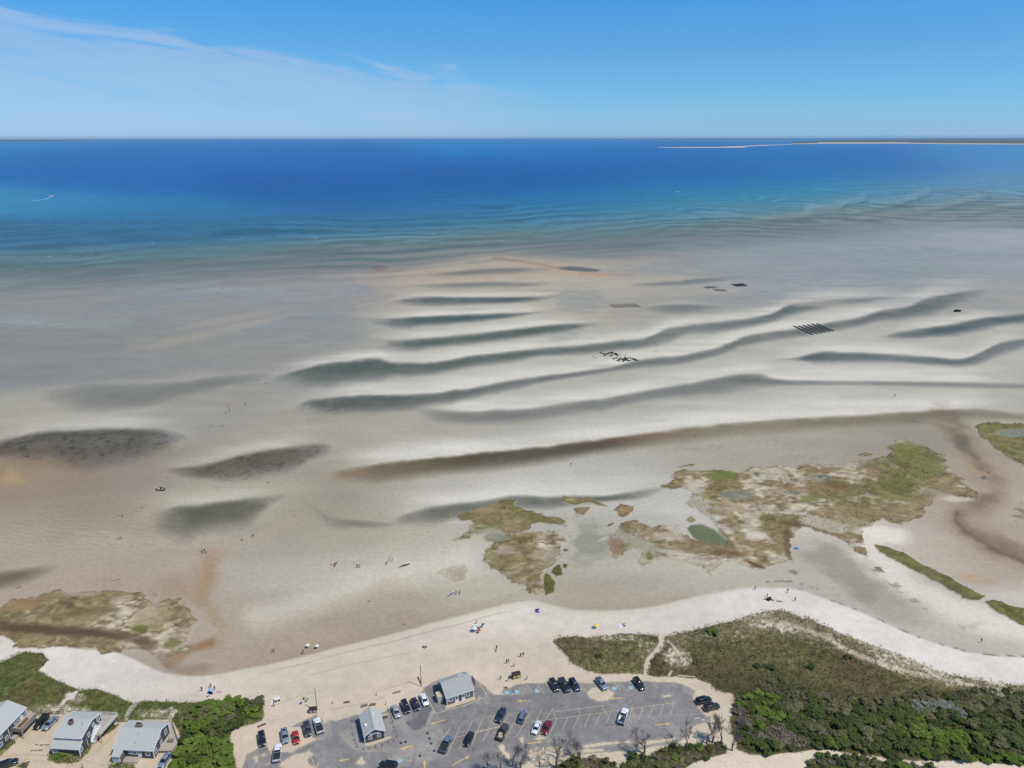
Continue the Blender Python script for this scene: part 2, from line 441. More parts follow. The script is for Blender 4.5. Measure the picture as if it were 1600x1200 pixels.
AL = dict(t4=((600, 700, 860, 1000, 1040, 1120, 1220), (1, .9, .8, .7, .2, .2, .8)), t5=((620, 720, 800, 1150, 1230, 1330, 1420), (1, .7, .25, .25, .6, .7, .8)), t8=((640, 1000, 1080, 1190, 1240, 1600), (.15, .3, .7, .8, .3, .1)), t7=((1190, 1260, 1400, 1520, 1600), (.5, 1, .7, .5, .3)), t3=((580, 660, 900), (.3, .9, 1)))
for k, c, a, st, sb, w in (
    ('t1', TEAL, .80, 4, 9, 1.0), ('t2', TEAL, .85, 4, 10, 1.2), ('t3', GREEN, .85, 5, 11, 1.5), ('t4', GREEN, .78, 5, 14, 3),
    ('t5', GREYG, .80, 5, 12, 3), ('t6', TEAL, .78, 5, 14, 2), ('t7', TEAL, .80, 4, 11, 2), ('t8', GREYG, .68, 6, 12, 3.5),
    ('t10', (88,80,56), .60, 8, 26, 2), ('t11', (100,88,58), .62, 9, 16, 1.5), ('t12', (96,99,82), .80, 6, 12, 3),
    ('t13', (130,134,128), .5, 16, 16, 3), ('t15', (104,110,100), .75, 6, 14, 2), ('t16', (135,132,124), .5, 6, 10, 2),
    ('u1', TEAL, .45, 4, 5, 1), ('u2', TEAL, .45, 4, 6, 1), ('u3', (110,118,126), .6, 4, 7, 1), ('u4', TEAL, .7, 4, 8, 1)):
    ax = AL.get(k)
    am = 1 if ax is None else np.interp(PX, ax[0], ax[1])
    pool(band_mask(T[k], st, sb, w) * am, c, a)
    if ax is not None: pool(band_mask(T[k], st, sb, w) * (1 - am), (134, 134, 138), a * .75)
pool(band_mask(T['t14'], 8, 12, 2), (104, 94, 62), .65)
# the dark core under the upper bank of the deeper pools
for k in ('t1', 't2', 't3', 't4', 't5', 't6', 't7', 't10', 't11'):
    pool(band_mask(T[k], 3, 30, 1.5, .9), (70, 80, 76) if k not in ('t10', 't11') else (70, 62, 46), .12)
# weed caught on the beds of the left pools
speck = sst(.25, .55, N_FIN * .8 + N_MID * .35)
for k, c, a in (('t10', (52, 50, 44), .4), ('t11', (60, 52, 36), .35), ('t5', (58, 62, 58), .35)):
    pool(band_mask(T[k], 6, 20, 2, .2) * speck * (1 if k != 't5' else (1 - sst(520, 640, PX))), c, a)
paint(blob(230, 700, 60, 16, 0) * sst(-.2, .4, N_MID), (120, 116, 88), .5)
# long brown weedy trough
m9 = m9 * np.interp(PX, [500, 600, 950, 1100, 1400, 1600], [.7, 1, 1, .62, .6, .5]); paint(m9, (126, 112, 78), .85); pool(m9, (92, 80, 52), .3)
pool(band_mask(T['t9'], 4, 20, 2, .8) * sst(640, 760, PX) * (1 - sst(900, 1050, PX)), (76, 64, 42), .35)
paint(band_mask([(860,698,706),(920,690,700),(1000,680,688),(1060,674,680),(1120,668,672)], 4, 8, 3), (150, 112, 90), .6)
paint(blob(545, 742, 45, 10, -8), (158, 126, 92), .55)
# rust-coloured seeps
paint((.55 + .6 * N_MID) * (1 - sst(0, 22, line_d([(335,872),(325,905),(312,935),(330,960),(345,985),(330,1000),(300,1010)], 6))), (154, 122, 80), .62)
paint((.85 + .4 * N_MID) * (1 - sst(1, 11, line_d([(326,1003),(300,1012),(280,1024),(258,1038)], 3))), (130, 86, 44), .85)
paint(1 - sst(0, 40, line_d([(320,880),(300,920),(270,925)], 6)), (166, 132, 104), .4)
paint(1 - sst(0, 14, line_d([(250,1028),(262,1040),(290,1045),(320,1044)], 4)), (140, 124, 104), .6)
paint(blob(40, 735, 75, 28, -18) * sst(.0, .5, fbm(GX + GY * .6, GY * .3, 8, 4, 77) + .25), (184, 152, 116), .55)
paint(blob(400, 838, 90, 9, -22), (180, 162, 138), .3)
paint(blob(352, 812, 52, 6, -12), (184, 160, 124), .35)
paint(blob(1535, 735, 45, 12, 15), (190, 160, 126), .5); paint(blob(1525, 905, 40, 10, 10), (186, 156, 120), .5)
paint(1 - sst(.2, 3.6, line_d([(770,403),(830,411),(880,420)], .6)), (150, 112, 98), .5); paint(1 - sst(.2, 4, line_d([(905,428),(940,429),(988,429)], .6)), (172, 130, 104), .5); pool(blob(905, 421, 40, 5, 4), (96, 104, 116), .6)
paint(blob(900, 427, 90, 8, 6), (190, 162, 130), .4); paint(blob(590, 418, 18, 7), (128, 92, 84), .5); paint(blob(700, 432, 160, 16), (178, 158, 140), .35)
# creek at the right
creek = [(1470,650),(1500,680),(1530,735),(1555,760),(1560,775),(1530,790),(1500,797),(1492,808),(1505,826),(1540,845),(1600,872),(1660,892)]
paint((1 - sst(0, 30, line_d(creek, 5))) * (.8 + .4 * N_MID), (142, 124, 100), .8); pool((1 - sst(0, 18, line_d(creek, 9))) * (.6 + .6 * N_MID), (122, 112, 90), .22)
paint(1 - sst(.5, 5, line_d([(1494,800),(1490,812),(1505,830),(1545,855),(1600,880)], 2)), (112, 92, 74), .55)
paint(blob(1540, 745, 12, 10) * sst(.1, .4, N_FIN + N_MID * .5), (84, 82, 80), .7)
paint(blob(1592, 800, 14, 22, 20) * sst(.1, .5, N_FIN), (96, 90, 84), .6)
paint(blob(1515, 978, 45, 9, -8) * sst(-.2, .5, N_MID + N_FIN * .6), (126, 122, 120), .7)
pool(blob(1325, 890, 70, 38, 32, .5), (152, 148, 138), .22); pool(blob(1240, 895, 16, 6, 20, .6) * sst(-.3, .3, N_FIN), (118, 115, 106), .35)
pool(blob(1390, 945, 90, 26, 30), (166, 164, 154), .15)
paint(1 - sst(6, 30, line_d([(1350,838),(1375,880),(1420,915),(1490,948),(1550,975),(1620,990)], 5)), (226, 222, 212), .75)
paint(blob(1392, 838, 44, 22, 10), (232, 228, 220), .75); paint(blob(1345, 880, 12, 40, -35), (226, 222, 214), .6); paint(blob(1500, 780, 40, 6, 0), (214, 208, 198), .6)
for (cx, cy, rx, ry, an) in ((1378,905,16,4,30),(1400,918,22,5,32),(1425,938,26,5,35),(1362,890,14,4,30)): paint(blob(cx, cy, rx, ry, an, .6) * sst(-.1, .4, N_FIN + .4 * N_MID), (140, 130, 116), .7)
paint(1 - sst(0, 34, line_d([(400,968),(470,948),(540,925),(610,902),(690,884),(730,872)], 6)), (212, 208, 197), .55)
paint(blob(585, 930, 110, 22, -18), (178, 166, 146), .5); paint(blob(630, 962, 30, 12, 0), (164, 150, 130), .5); paint(blob(480, 1000, 90, 16, -14), (174, 160, 138), .5)
paint(blob(455, 995, 14, 7, 0) * sst(0, .4, N_FIN), (132, 122, 106), .7)
paint(1 - sst(.3, 1.6, line_d([(624,880),(640,900),(664,932)], 1)), (206, 198, 186), .5)
pool(blob(1455, 655, 60, 9, -4) * sst(-.3, .4, N_MID), (126, 120, 108), .4); pool(blob(1500, 690, 16, 30, -25) * sst(-.2, .4, N_MID), (130, 122, 110), .4)
for (cx, cy, rx, ry, an, sd_) in ((1290,712,90,8,-4,.1),(1350,700,60,7,-14,0),(1100,700,80,8,-6,.1),(1240,690,90,10,-3,.0)): paint(blob(cx, cy, rx, ry, an, .5) * sst(-.2, .5, N_FIN + .5 * N_MID + sd_), (150, 144, 136), .55)
# thin water films on the far flats, reflected sky painted as a pale blue tint
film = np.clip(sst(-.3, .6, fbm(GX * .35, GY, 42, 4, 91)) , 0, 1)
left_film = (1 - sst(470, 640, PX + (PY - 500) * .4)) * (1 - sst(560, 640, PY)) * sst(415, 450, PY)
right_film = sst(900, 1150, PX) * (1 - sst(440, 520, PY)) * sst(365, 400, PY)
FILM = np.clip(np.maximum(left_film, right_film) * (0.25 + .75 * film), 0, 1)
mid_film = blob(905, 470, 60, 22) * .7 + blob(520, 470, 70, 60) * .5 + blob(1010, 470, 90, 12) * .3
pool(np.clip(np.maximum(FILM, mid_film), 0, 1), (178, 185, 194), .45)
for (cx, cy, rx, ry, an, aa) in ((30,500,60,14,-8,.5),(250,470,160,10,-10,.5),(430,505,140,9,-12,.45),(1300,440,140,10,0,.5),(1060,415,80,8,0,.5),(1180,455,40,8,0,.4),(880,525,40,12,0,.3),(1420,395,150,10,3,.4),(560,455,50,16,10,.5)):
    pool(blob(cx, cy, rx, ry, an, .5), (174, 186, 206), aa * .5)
# beige islands showing between the films
for (cx, cy, rx, ry, an, aa) in ((330,520,190,11,-12,.6),(360,498,120,7,-10,.5),(100,455,140,6,-3,.4),(1020,438,110,7,-4,.8),(1290,475,110,8,2,.7),(1480,440,60,5,4,.6),(1120,455,60,5,0,.5),(1500,403,50,4,-4,.6),(1485,357,30,3,0,.5),(1560,372,40,4,0,.5),(1440,345,40,3,-4,.6)):
    b_ = blob(cx, cy, rx, ry, an); wat_a = wat_a * (1 - b_ * aa)
    paint(b_, (184, 174, 160), aa * .5)

# ---- the sea
edge_x = [-420, 0, 150, 300, 450, 600, 700, 800, 900, 1000, 1100, 1200, 1300, 1400, 1500, 1600, 2030]
edge_y = [470, 452, 446, 438, 428, 418, 408, 398, 404, 396, 386, 376, 366, 358, 352, 352, 352]
ey = np.interp(PX, edge_x, edge_y)
lnY = np.log(np.maximum(GY - 0.42 * np.clip(GX, -900, 500), 50.0))
wave = np.sin((lnY + fbm(GX, GY * .7, 220, 4, 61) * .075) * 2 * math.pi / .062)           # drowned bars, wider apart offshore
lnZ = np.log(np.maximum(GY + 0.22 * (GX - 700), 50.0))
wave2 = np.sin((lnZ + fbm(GX, GY * .7, 220, 4, 67) * .095) * 2 * math.pi / .060)
blendw = sst(950, 1150, PX); wv = wave * (1 - blendw) + wave2 * blendw
wv = wv * sst(262, 330, PY) * (.15 + 1.1 * np.clip(fbm(GX, GY, 200, 3, 63) + .35, 0, 1))
span = np.interp(PX, [0, 600, 800, 1000, 1200, 1600], [72, 66, 62, 62, 64, 72])
u = (ey - PY) / span + wv * .11 + N_BIG * .07 + fbm(GX * .5, GY, 150, 3, 69) * .10                     # 0 at the tide line, 1 where the bed is lost
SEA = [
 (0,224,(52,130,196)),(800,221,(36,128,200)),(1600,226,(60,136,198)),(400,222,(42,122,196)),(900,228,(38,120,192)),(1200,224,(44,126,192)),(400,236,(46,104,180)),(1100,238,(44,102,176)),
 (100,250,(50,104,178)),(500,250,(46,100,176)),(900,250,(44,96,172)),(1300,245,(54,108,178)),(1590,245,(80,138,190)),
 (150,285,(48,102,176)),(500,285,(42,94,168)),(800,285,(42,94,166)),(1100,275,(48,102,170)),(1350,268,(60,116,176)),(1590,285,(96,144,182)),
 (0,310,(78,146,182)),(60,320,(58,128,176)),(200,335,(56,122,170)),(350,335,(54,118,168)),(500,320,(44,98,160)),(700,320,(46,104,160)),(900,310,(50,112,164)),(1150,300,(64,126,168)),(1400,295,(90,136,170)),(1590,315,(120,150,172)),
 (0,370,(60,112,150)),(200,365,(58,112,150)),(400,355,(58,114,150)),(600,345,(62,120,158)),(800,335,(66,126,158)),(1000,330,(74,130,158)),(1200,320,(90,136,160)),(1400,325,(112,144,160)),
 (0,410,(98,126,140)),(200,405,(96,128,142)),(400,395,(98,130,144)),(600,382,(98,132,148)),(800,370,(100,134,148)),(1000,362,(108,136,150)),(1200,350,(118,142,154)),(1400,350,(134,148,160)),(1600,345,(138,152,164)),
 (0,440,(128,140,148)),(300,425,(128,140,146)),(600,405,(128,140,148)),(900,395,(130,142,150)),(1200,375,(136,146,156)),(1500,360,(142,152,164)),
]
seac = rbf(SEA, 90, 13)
seac *= (1 + 0.09 * wv * sst(.1, .7, u) * (1 - sst(.9, 2.0, u)))[..., None]
seac *= (1 + 0.05 * fbm(GX * .5, GY, 30, 5, 71) * np.clip(fade_rows(18), .35, 1))[..., None]
m = sst(-.05, .75, u)
m = np.maximum(m, sst(-.3, .3, u) * .6)
new = wat_a + m * (1 - wat_a)
k = np.where(new > 1e-4, np.clip(m / np.maximum(new, 1e-4), 0, 1), 0)[..., None]
wat_c = wat_c * (1 - k) + seac * k
wat_a = np.clip(new, 0, 1)
SEA_M = sst(.2, 1.1, u)
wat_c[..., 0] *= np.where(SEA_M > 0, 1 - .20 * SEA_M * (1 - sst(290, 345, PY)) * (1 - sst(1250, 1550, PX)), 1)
# the outermost bars, seen through the shallows
for pts, k_ in (([(540,417,421),(660,409,415),(770,401,407),(850,396,401)], 1), ([(300,426,430),(480,414,419),(640,402,407),(810,389,394)], .8), ([(230,417,421),(420,404,410),(600,391,397),(760,380,385),(920,371,375)], .8), ([(380,396,400),(560,384,389),(720,373,378),(900,362,367)], .7), ([(860,402,407),(960,398,404),(1060,394,398)], .7), ([(900,384,389),(1000,380,386),(1120,372,376)], .7), ([(480,428,431),(620,421,425),(700,416,419)], .5)):
    bm2 = band_mask(pts, 3, 6, 1.2, .3) * k_
    cm2 = crest_mask(pts, 5) * k_
    wat_c = wat_c * (1 - .16 * bm2)[..., None]
    wat_c = wat_c * (1 - .38 * cm2)[..., None] + np.array((172, 180, 180.)) * (.38 * cm2)[..., None]
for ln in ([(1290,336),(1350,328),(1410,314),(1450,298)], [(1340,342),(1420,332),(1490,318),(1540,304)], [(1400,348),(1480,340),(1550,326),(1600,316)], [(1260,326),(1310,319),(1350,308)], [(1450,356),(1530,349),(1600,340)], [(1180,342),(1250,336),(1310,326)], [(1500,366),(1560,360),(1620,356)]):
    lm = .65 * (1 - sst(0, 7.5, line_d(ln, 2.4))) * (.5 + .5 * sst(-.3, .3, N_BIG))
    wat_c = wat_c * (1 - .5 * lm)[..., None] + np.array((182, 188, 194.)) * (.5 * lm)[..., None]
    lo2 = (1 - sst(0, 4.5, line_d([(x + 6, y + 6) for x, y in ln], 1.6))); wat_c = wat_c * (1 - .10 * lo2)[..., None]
# drowned light bars near the tide line
bars = np.clip(wv, 0, 1) * sst(-.35, .05, u) * (1 - sst(.3, .75, u)); wat_a = wat_a * (1 - .45 * bars)
dark = np.clip(-wv, 0, 1) * sst(-.25, .05, u) * (1 - sst(.4, .9, u))
pool(dark * sst(420, 560, PX), (86, 112, 122), .4)

# ---- dry beach
shore = [(-420,985),(0,990),(60,1000),(110,1011),(190,1020),(225,1036),(260,1050),(300,1055),(350,1050),(400,1040),(480,1022),(560,1003),(640,982),(720,961),(800,942),(830,937),(860,944),(900,952),(960,953),(1040,943),(1110,927),(1180,918),(1240,920),(1300,938),(1360,962),(1420,990),(1480,1010),(1540,1022),(1600,1025),(2030,1025)]
sy = smooth_interp(PX, [p[0] for p in shore], [p[1] for p in shore]) + WOBY * 1.2
BEACHES = [(0,1005,(212,207,201)),(150,1040,(216,211,205)),(300,1075,(208,202,194)),(100,1030,(216,212,207)),(420,1060,(204,196,184)),(550,1040,(203,194,182)),(700,1000,(206,199,190)),(800,960,(212,207,199)),(830,945,(216,213,204)),(900,970,(210,204,196)),(1000,965,(212,206,199)),(1150,935,(217,213,208)),(1250,940,(220,216,212)),(1350,985,(220,217,212)),(1450,1030,(222,219,214)),(1590,1050,(224,220,216)),
 (620,1070,(203,192,176)),(800,1040,(205,194,178)),(450,1110,(203,193,177)),(380,1160,(202,191,174)),(860,1030,(204,194,179)),(1100,1080,(204,194,176)),(1140,1140,(200,190,172)),(1000,1180,(206,196,178)),(60,1170,(198,185,166)),(150,1190,(200,188,168)),(240,1190,(200,188,170)),(1250,1195,(222,212,198)),(1180,1195,(220,210,196))]
bcol = rbf(BEACHES, 90, 30)
bcol *= (1 + .022 * N_MID + .028 * N_FIN + .026 * N_STR)[..., None]
BEACH = sst(-1.5, 4.5, PY - sy)
BEACH = np.where(PY > 1110, 1.0, BEACH)
wetrim = sst(-22, -2, PY - sy) * (1 - sst(-2, 3, PY - sy))
paint(wetrim * sst(380, 480, PX) * (1 - sst(780, 840, PX)), (160, 146, 130), .45)
paint(wetrim * sst(870, 920, PX) * (1 - sst(1040, 1120, PX)), (166, 152, 138), .45)
paint(BEACH, (0, 0, 0), 0)
col = col * (1 - BEACH[..., None]) + bcol * BEACH[..., None]
greenrim = sst(0, 3, PY - sy) * (1 - sst(5, 13, PY - sy))
paint(greenrim * (PX > 330) * (1 - sst(1080, 1160, PX)), (198, 196, 180), .5)
# wrack lines and tracks on the beach
wr = np.abs(PY - sy - 1.0); paint((1 - sst(.6, 2.2, wr)) * (PX > 1245) * sst(-.2, .3, N_FIN + .3 * N_MID), (128, 112, 92), .8)
wr = np.abs(PY - sy - 14 - 3 * N_BIG); paint((1 - sst(.4, 1.8, wr)) * sst(400, 450, PX) * (1 - sst(760, 820, PX)), (168, 158, 146), .5)
wr = np.abs(PY - sy + 9 + 3 * N_MID); paint((1 - sst(.5, 2.0, wr)) * (PX > 1195) * (PX < 1290) * sst(.0, .4, N_FIN), (120, 112, 104), .8)
for ln in ([(425,1102),(470,1085),(500,1078)], [(515,1108),(560,1100),(600,1090)], [(590,1080),(640,1065)], [(480,1055),(560,1035),(640,1020)]):
    paint(1 - sst(.3, 1.4, line_d(ln, .5)), (170, 158, 142), .5)
paint(blob(560, 1030, 120, 14, -12) * sst(0, .6, N_STR), (190, 182, 172), .4)
wat_a = wat_a * (1 - sst(-3, 2, PY - sy)) * (PY < 1110)

# ---- salt marsh (low peat islands)
MARSH = [
 ('a', G_([(650,355),(720,330),(730,275),(770,262),(870,278),(1000,262),(1090,285),(1130,262),(1200,250),(1300,245),(1400,250),(1500,240),(1600,238)]) + H_([(530,320),(640,300),(680,285),(655,235),(700,215),(760,225),(830,250),(900,280),(945,290),(920,325),(980,390),(1040,445),(1110,490),(1090,512),(1060,492),(900,486),(845,545),(840,580),(760,610),(705,640),(620,610),(540,650),(520,760),(460,730),(400,690),(330,665),(225,645),(185,690),(185,740),(175,805)]) + G_([(1220,812),(1130,790),(1060,770),(1000,790),(975,830),(940,855),(890,820),(830,790),(740,768),(610,770),(570,795),(535,780),(560,720),(480,715),(420,745),(360,757),(390,690),(300,650),(340,625),(390,620),(430,560),(500,545),(600,575),(730,570),(745,610),(800,640),(880,680),(1010,692),(1025,665),(950,605),(955,560),(900,520),(770,460),(830,400),(780,370),(660,377)]), 2.0),
 ('b', F_([(858,240),(920,210),(1050,160),(1140,145),(1190,150),(1190,190),(1300,220),(1460,255),(1475,305),(1400,290),(1300,280),(1260,310),(1200,345),(1000,345),(880,375),(820,380),(900,340),(960,290),(930,265),(880,265)]), 1.6),
 ('c', F_([(1030,420),(1120,365),(1250,340),(1400,330),(1500,365),(1490,395),(1440,430),(1420,485),(1370,495),(1350,520),(1330,560),(1340,660),(1240,660),(1150,640),(1080,560),(1030,530),(1000,470)]), 4.0),
 ('d', F_([(740,560),(770,525),(880,510),(910,540),(900,590),(860,610),(780,585)]), 1.5),
 ('g', F_([(1395,530),(1430,515),(1445,575),(1410,580),(1385,560)]), .8), ('g', F_([(1447,515),(1475,518),(1473,538),(1448,534)]), .5),
 ('g', F_([(1350,560),(1380,580),(1405,620),(1400,672),(1355,688),(1340,640)]), .8), ('g', F_([(1450,432),(1485,430),(1483,442),(1458,444)]), .4),
 ('e', G_([(100,440),(112,406),(200,418),(260,420),(290,445),(362,472),(310,467),(270,450),(150,456)]), .8), ('f', G_([(160,475),(260,470),(215,515),(180,505)]), .6),
 ('f', G_([(380,490),(420,455),(500,465),(502,495),(430,522)]), 1.5), ('e', G_([(745,245),(835,232),(830,240),(750,249)]), .4), ('e', G_([(500,275),(560,268),(600,290),(510,296)]) if 0 else H_([(500,290),(545,276),(590,286),(540,296)]), .5),
 ('e', G_([(345,572),(385,555),(385,565),(350,580)]), .5), ('e', G_([(785,545),(810,525),(842,545),(815,560)]), .6),
 ('l', Z8_([(-260,200),(0,190),(60,150),(200,110),(200,150),(240,110),(370,70),(420,90),(640,85),(760,100),(870,95),(930,90),(940,105),(880,120),(870,135),(920,150),(1000,130),(1075,130),(1070,160),(1130,180),(1180,260),(1150,320),(1090,380),(1045,372),(1090,400),(1130,425),(1080,450),(960,500),(925,490),(940,440),(900,460),(830,440),(720,425),(710,460),(600,450),(540,430),(400,420),(250,420),(60,410),(100,380),(0,350),(-260,350)]), 2.0),
 ('r', [(1522,667),(1544,661),(1576,664),(1700,664),(1760,780),(1600,728),(1573,715),(1544,688),(1532,679)], 1.5),
 ('s', H_([(590,730),(640,735),(740,775),(830,835),(940,890),(1040,950),(1130,990),(1100,1015),(1020,1000),(920,930),(840,890),(700,815),(620,770)]), 1.2),
 ('s', H_([(1130,1015),(1180,1005),(1260,1035),(1326,1040),(1420,1090),(1420,1180),(1310,1140),(1240,1090),(1180,1060)]), 1.2),
 ('f', H_([(480,740),(540,745),(550,790),(490,765)]), 1.0), ('f', H_([(585,840),(615,845),(635,870),(605,865)]), .8),
]
MARSH_SD = np.full(PX.shape, -1e3)
jag_x = fbm(GX, GY, 12.0, 3, 141, .6) * .75 + fbm(GX, GY, 3.4, 4, 143, .65) * .7; jag_y = fbm(GX, GY, 12.0, 3, 151, .6) * .75 + fbm(GX, GY, 3.4, 4, 153, .65) * .7
ridge = np.abs(fbm(GX * .55, GY, 6, 4, 191)); ridge2 = np.abs(fbm(GX, GY, 3.0, 3, 193)); grain = fbm(GX * .7, GY, 1.6, 3, 197)
pat = fbm(GX, GY, 16, 4, 161); pat2 = fbm(GX * .6, GY, 5, 4, 171); pat3 = fbm(GX * .5, GY, 22, 4, 181)
for kind, poly, wob in MARSH:
    sd = poly_sd(poly, wob * 3.2, 40, jag_x, jag_y)
    inside = sst(-.8, .8, sd)
    if not (sd > -30).any(): continue
    # dead straw, low grass, salt-bleached sand, bare peat
    tan_ = np.array((146, 134, 104.)); grn = np.array((108, 110, 70.)); ol = np.array((126, 119, 85.)); pale = np.array((188, 182, 164.)); brn = np.array((112, 94, 70.))
    mixg = {'a': -.10, 'b': .10, 'c': -.5, 'd': -.7, 'g': 1.2, 'e': .0, 'f': -.9, 'l': -.40, 'r': .25, 's': .45}[kind]
    g = sst(-.3, .4, pat + .5 * pat2 + mixg)[..., None]
    c_ = ol * g + tan_ * (1 - g)
    if kind in 'abrs':
        gx_ = np.clip((PX - 1360) / 60, -.55, .35) if kind == 'a' else .1
        g2 = sst(.1, .6, pat3 + .5 * pat2 + mixg * .4 + gx_)[..., None]; c_ = c_ * (1 - g2 * .8) + grn * g2 * .8
    if kind == 'g': c_ = c_ * .2 + np.array((84, 92, 46.)) * .8
    if kind == 'f': c_ = c_ * .45 + np.array((140, 116, 88.)) * .55
    if kind in 'acl':
        east = np.clip((PX - 1330) / 60, 0, 1) * .5 if kind == 'a' else 0
        p_ = (sst(.0, .5, -pat + .5 * pat2 + .25 * grain + (.32 if kind == 'c' else (-.1 if kind == 'l' else .05)) - east) * .85)[..., None]
        c_ = c_ * (1 - p_) + pale * p_
        b_ = (sst(.35, .7, pat2 - .6 * pat3) * .6)[..., None]; c_ = c_ * (1 - b_) + brn * b_
        v_ = ((1 - sst(.02, .14, ridge)) * sst(-.3, .2, pat3 * .6 + .1) * (.75 if kind != 'a' else .5))[..., None]; c_ = c_ * (1 - v_) + np.array((104, 88, 66.)) * v_
        v2 = ((1 - sst(.0, .12, ridge2)) * sst(.0, .4, pat2) * .5)[..., None]; c_ = c_ * (1 - v2) + pale * v2
    c_ = c_ * (1 + .10 * N_FIN + .05 * pat2 + .10 * grain)[..., None]
    # shade of the low cut bank, painted into the colour as a dark rim
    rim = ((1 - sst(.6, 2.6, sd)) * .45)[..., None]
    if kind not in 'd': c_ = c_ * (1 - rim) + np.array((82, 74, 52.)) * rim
    if kind == 'd': inside = inside * sst(0, 14, sd + 4)
    if kind in 'cd': inside = inside * (.5 + .5 * sst(-.3, .3, pat2 + pat))
    if kind in 'abl':        # worn margins where sand is spreading over the peat
        thin = sst(.05, .5, pat3 * .8 + pat2 * .5 - .02 * np.clip(sd, 0, 30)); inside = inside * (1 - .7 * thin)
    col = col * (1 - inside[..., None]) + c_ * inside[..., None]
    wat_a = wat_a * (1 - sst(-1.5, .5, sd))
    MARSH_SD = np.maximum(MARSH_SD, sd)
# features inside the big marsh
def mpaint(mask, c, a): paint(mask * sst(-1, 1, MARSH_SD), c, a)
for (cx, cy, rx, ry, an, c, a) in (
  (1130,742,28,10,0,(104,118,62),.8),(1415,705,30,16,20,(112,118,66),.8),(1440,730,30,30,30,(120,122,76),.7),(1395,755,34,16,0,(106,114,62),.6),(1430,785,40,16,-20,(132,124,88),.7),
  (1380,780,40,12,0,(122,122,76),.5),(1265,780,24,8,-10,(108,112,60),.7),(1192,812,16,5,0,(104,104,60),.7),(1300,735,30,5,0,(112,100,66),.6),(1240,768,45,7,0,(142,118,90),.6),(1312,762,24,9,10,(124,98,72),.7),
  (1150,795,40,8,15,(150,134,104),.6),(1175,840,28,14,0,(206,200,190),.85),(1080,760,30,8,-8,(196,192,180),.7),(1050,840,40,8,5,(194,188,176),.6),(1330,800,60,10,6,(152,136,104),.6),(1130,838,10,30,-38,(104,100,62),.7),
  (1260,826,70,6,14,(102,82,62),.8),(1230,845,9,30,-4,(108,86,66),.8),(1090,845,40,9,15,(108,90,62),.6),(1140,866,46,6,5,(104,88,62),.7),(1180,884,24,4,25,(98,72,54),.8),(962,855,16,12,0,(134,112,90),.7),(1014,872,8,10,0,(100,104,58),.7),
  (1475,765,24,8,10,(150,134,116),.5),(1400,810,30,12,-10,(140,126,98),.5),(1320,815,50,8,10,(178,168,146),.5),
  (760,800,40,20,-15,(146,128,100),.6),(800,788,24,10,-10,(112,112,72),.6),(840,808,26,12,10,(110,108,68),.6),(745,812,24,8,-20,(146,122,96),.5),
  (60,930,70,14,-4,(140,118,92),.5),(130,955,60,12,-5,(126,112,78),.5),(218,983,14,7,0,(100,108,56),.85),(200,930,60,10,0,(124,116,78),.5),(235,962,50,16,-6,(172,154,126),.6),(70,985,120,7,4,(92,76,58),.85),(150,990,60,7,8,(96,80,62),.8),(225,1006,26,10,10,(112,96,76),.7),(268,1006,18,8,-20,(104,104,62),.7),
  (1560,690,30,10,20,(112,112,66),.5),(1415,858,30,7,32,(82,86,42),.8),(1450,878,26,6,32,(82,86,42),.7),(1490,905,34,7,30,(96,96,54),.6),(1575,955,30,7,35,(84,86,44),.7)):
    mpaint(blob(cx, cy, rx, ry, an, .35), c, a)
mpaint((1 - sst(3, 12, line_d([(-80,976),(0,978),(60,982),(120,987),(180,992),(225,1003)], 3))) * (.75 + .4 * N_MID), (92, 77, 60), .85)
mpaint((1 - sst(1, 7, line_d([(-40,930),(20,925),(60,918),(110,920),(170,924)], 4))) * (.6 + .5 * N_MID), (100, 88, 60), .6)
mpaint((1 - sst(1, 6, line_d([(30,962),(80,958),(130,960),(170,950)], 5))) * (.5 + .6 * N_MID), (96, 80, 58), .6)
mpaint(blob(25, 945, 60, 12, 0, .5), (158, 124, 92), .4)
# marsh ponds
def pond(cx, cy, rx, ry, c, a=.9):
    b_ = 1 - sst(.85, 1.05, np.sqrt(((PX - cx) / rx) ** 2 + ((PY - cy) / ry) ** 2) + N_MID * .3 + .1 * N_FIN)
    paint(1 - sst(1.0, 1.35, np.sqrt(((PX - cx) / rx) ** 2 + ((PY - cy) / ry) ** 2)), (150, 148, 130), .6)
    pool(b_, c, a * .62)
    return b_
PONDS = np.zeros(PX.shape)
for p_ in ((1149,774,24,7,(150,158,150)),(1279,748,18,5.5,(120,134,122)),(1238,751,9,4,(124,136,122)),(1236,771,13,4,(128,140,126)),(1180,741,9,4,(130,138,128)),(1590,678,32,6,(150,158,166)),(775,840,18,7,(160,166,152))):
    PONDS = np.maximum(PONDS, pond(*p_))
pool(sst(-1, 2, poly_sd(G_([(790,590),(810,572),(870,565),(940,595),(1010,655),(1020,682),(970,690),(890,672),(830,645)]), .6)), (112, 124, 90), .72)
pool(blob(916, 838, 34, 34, 0, .6), (140, 148, 130), .25)

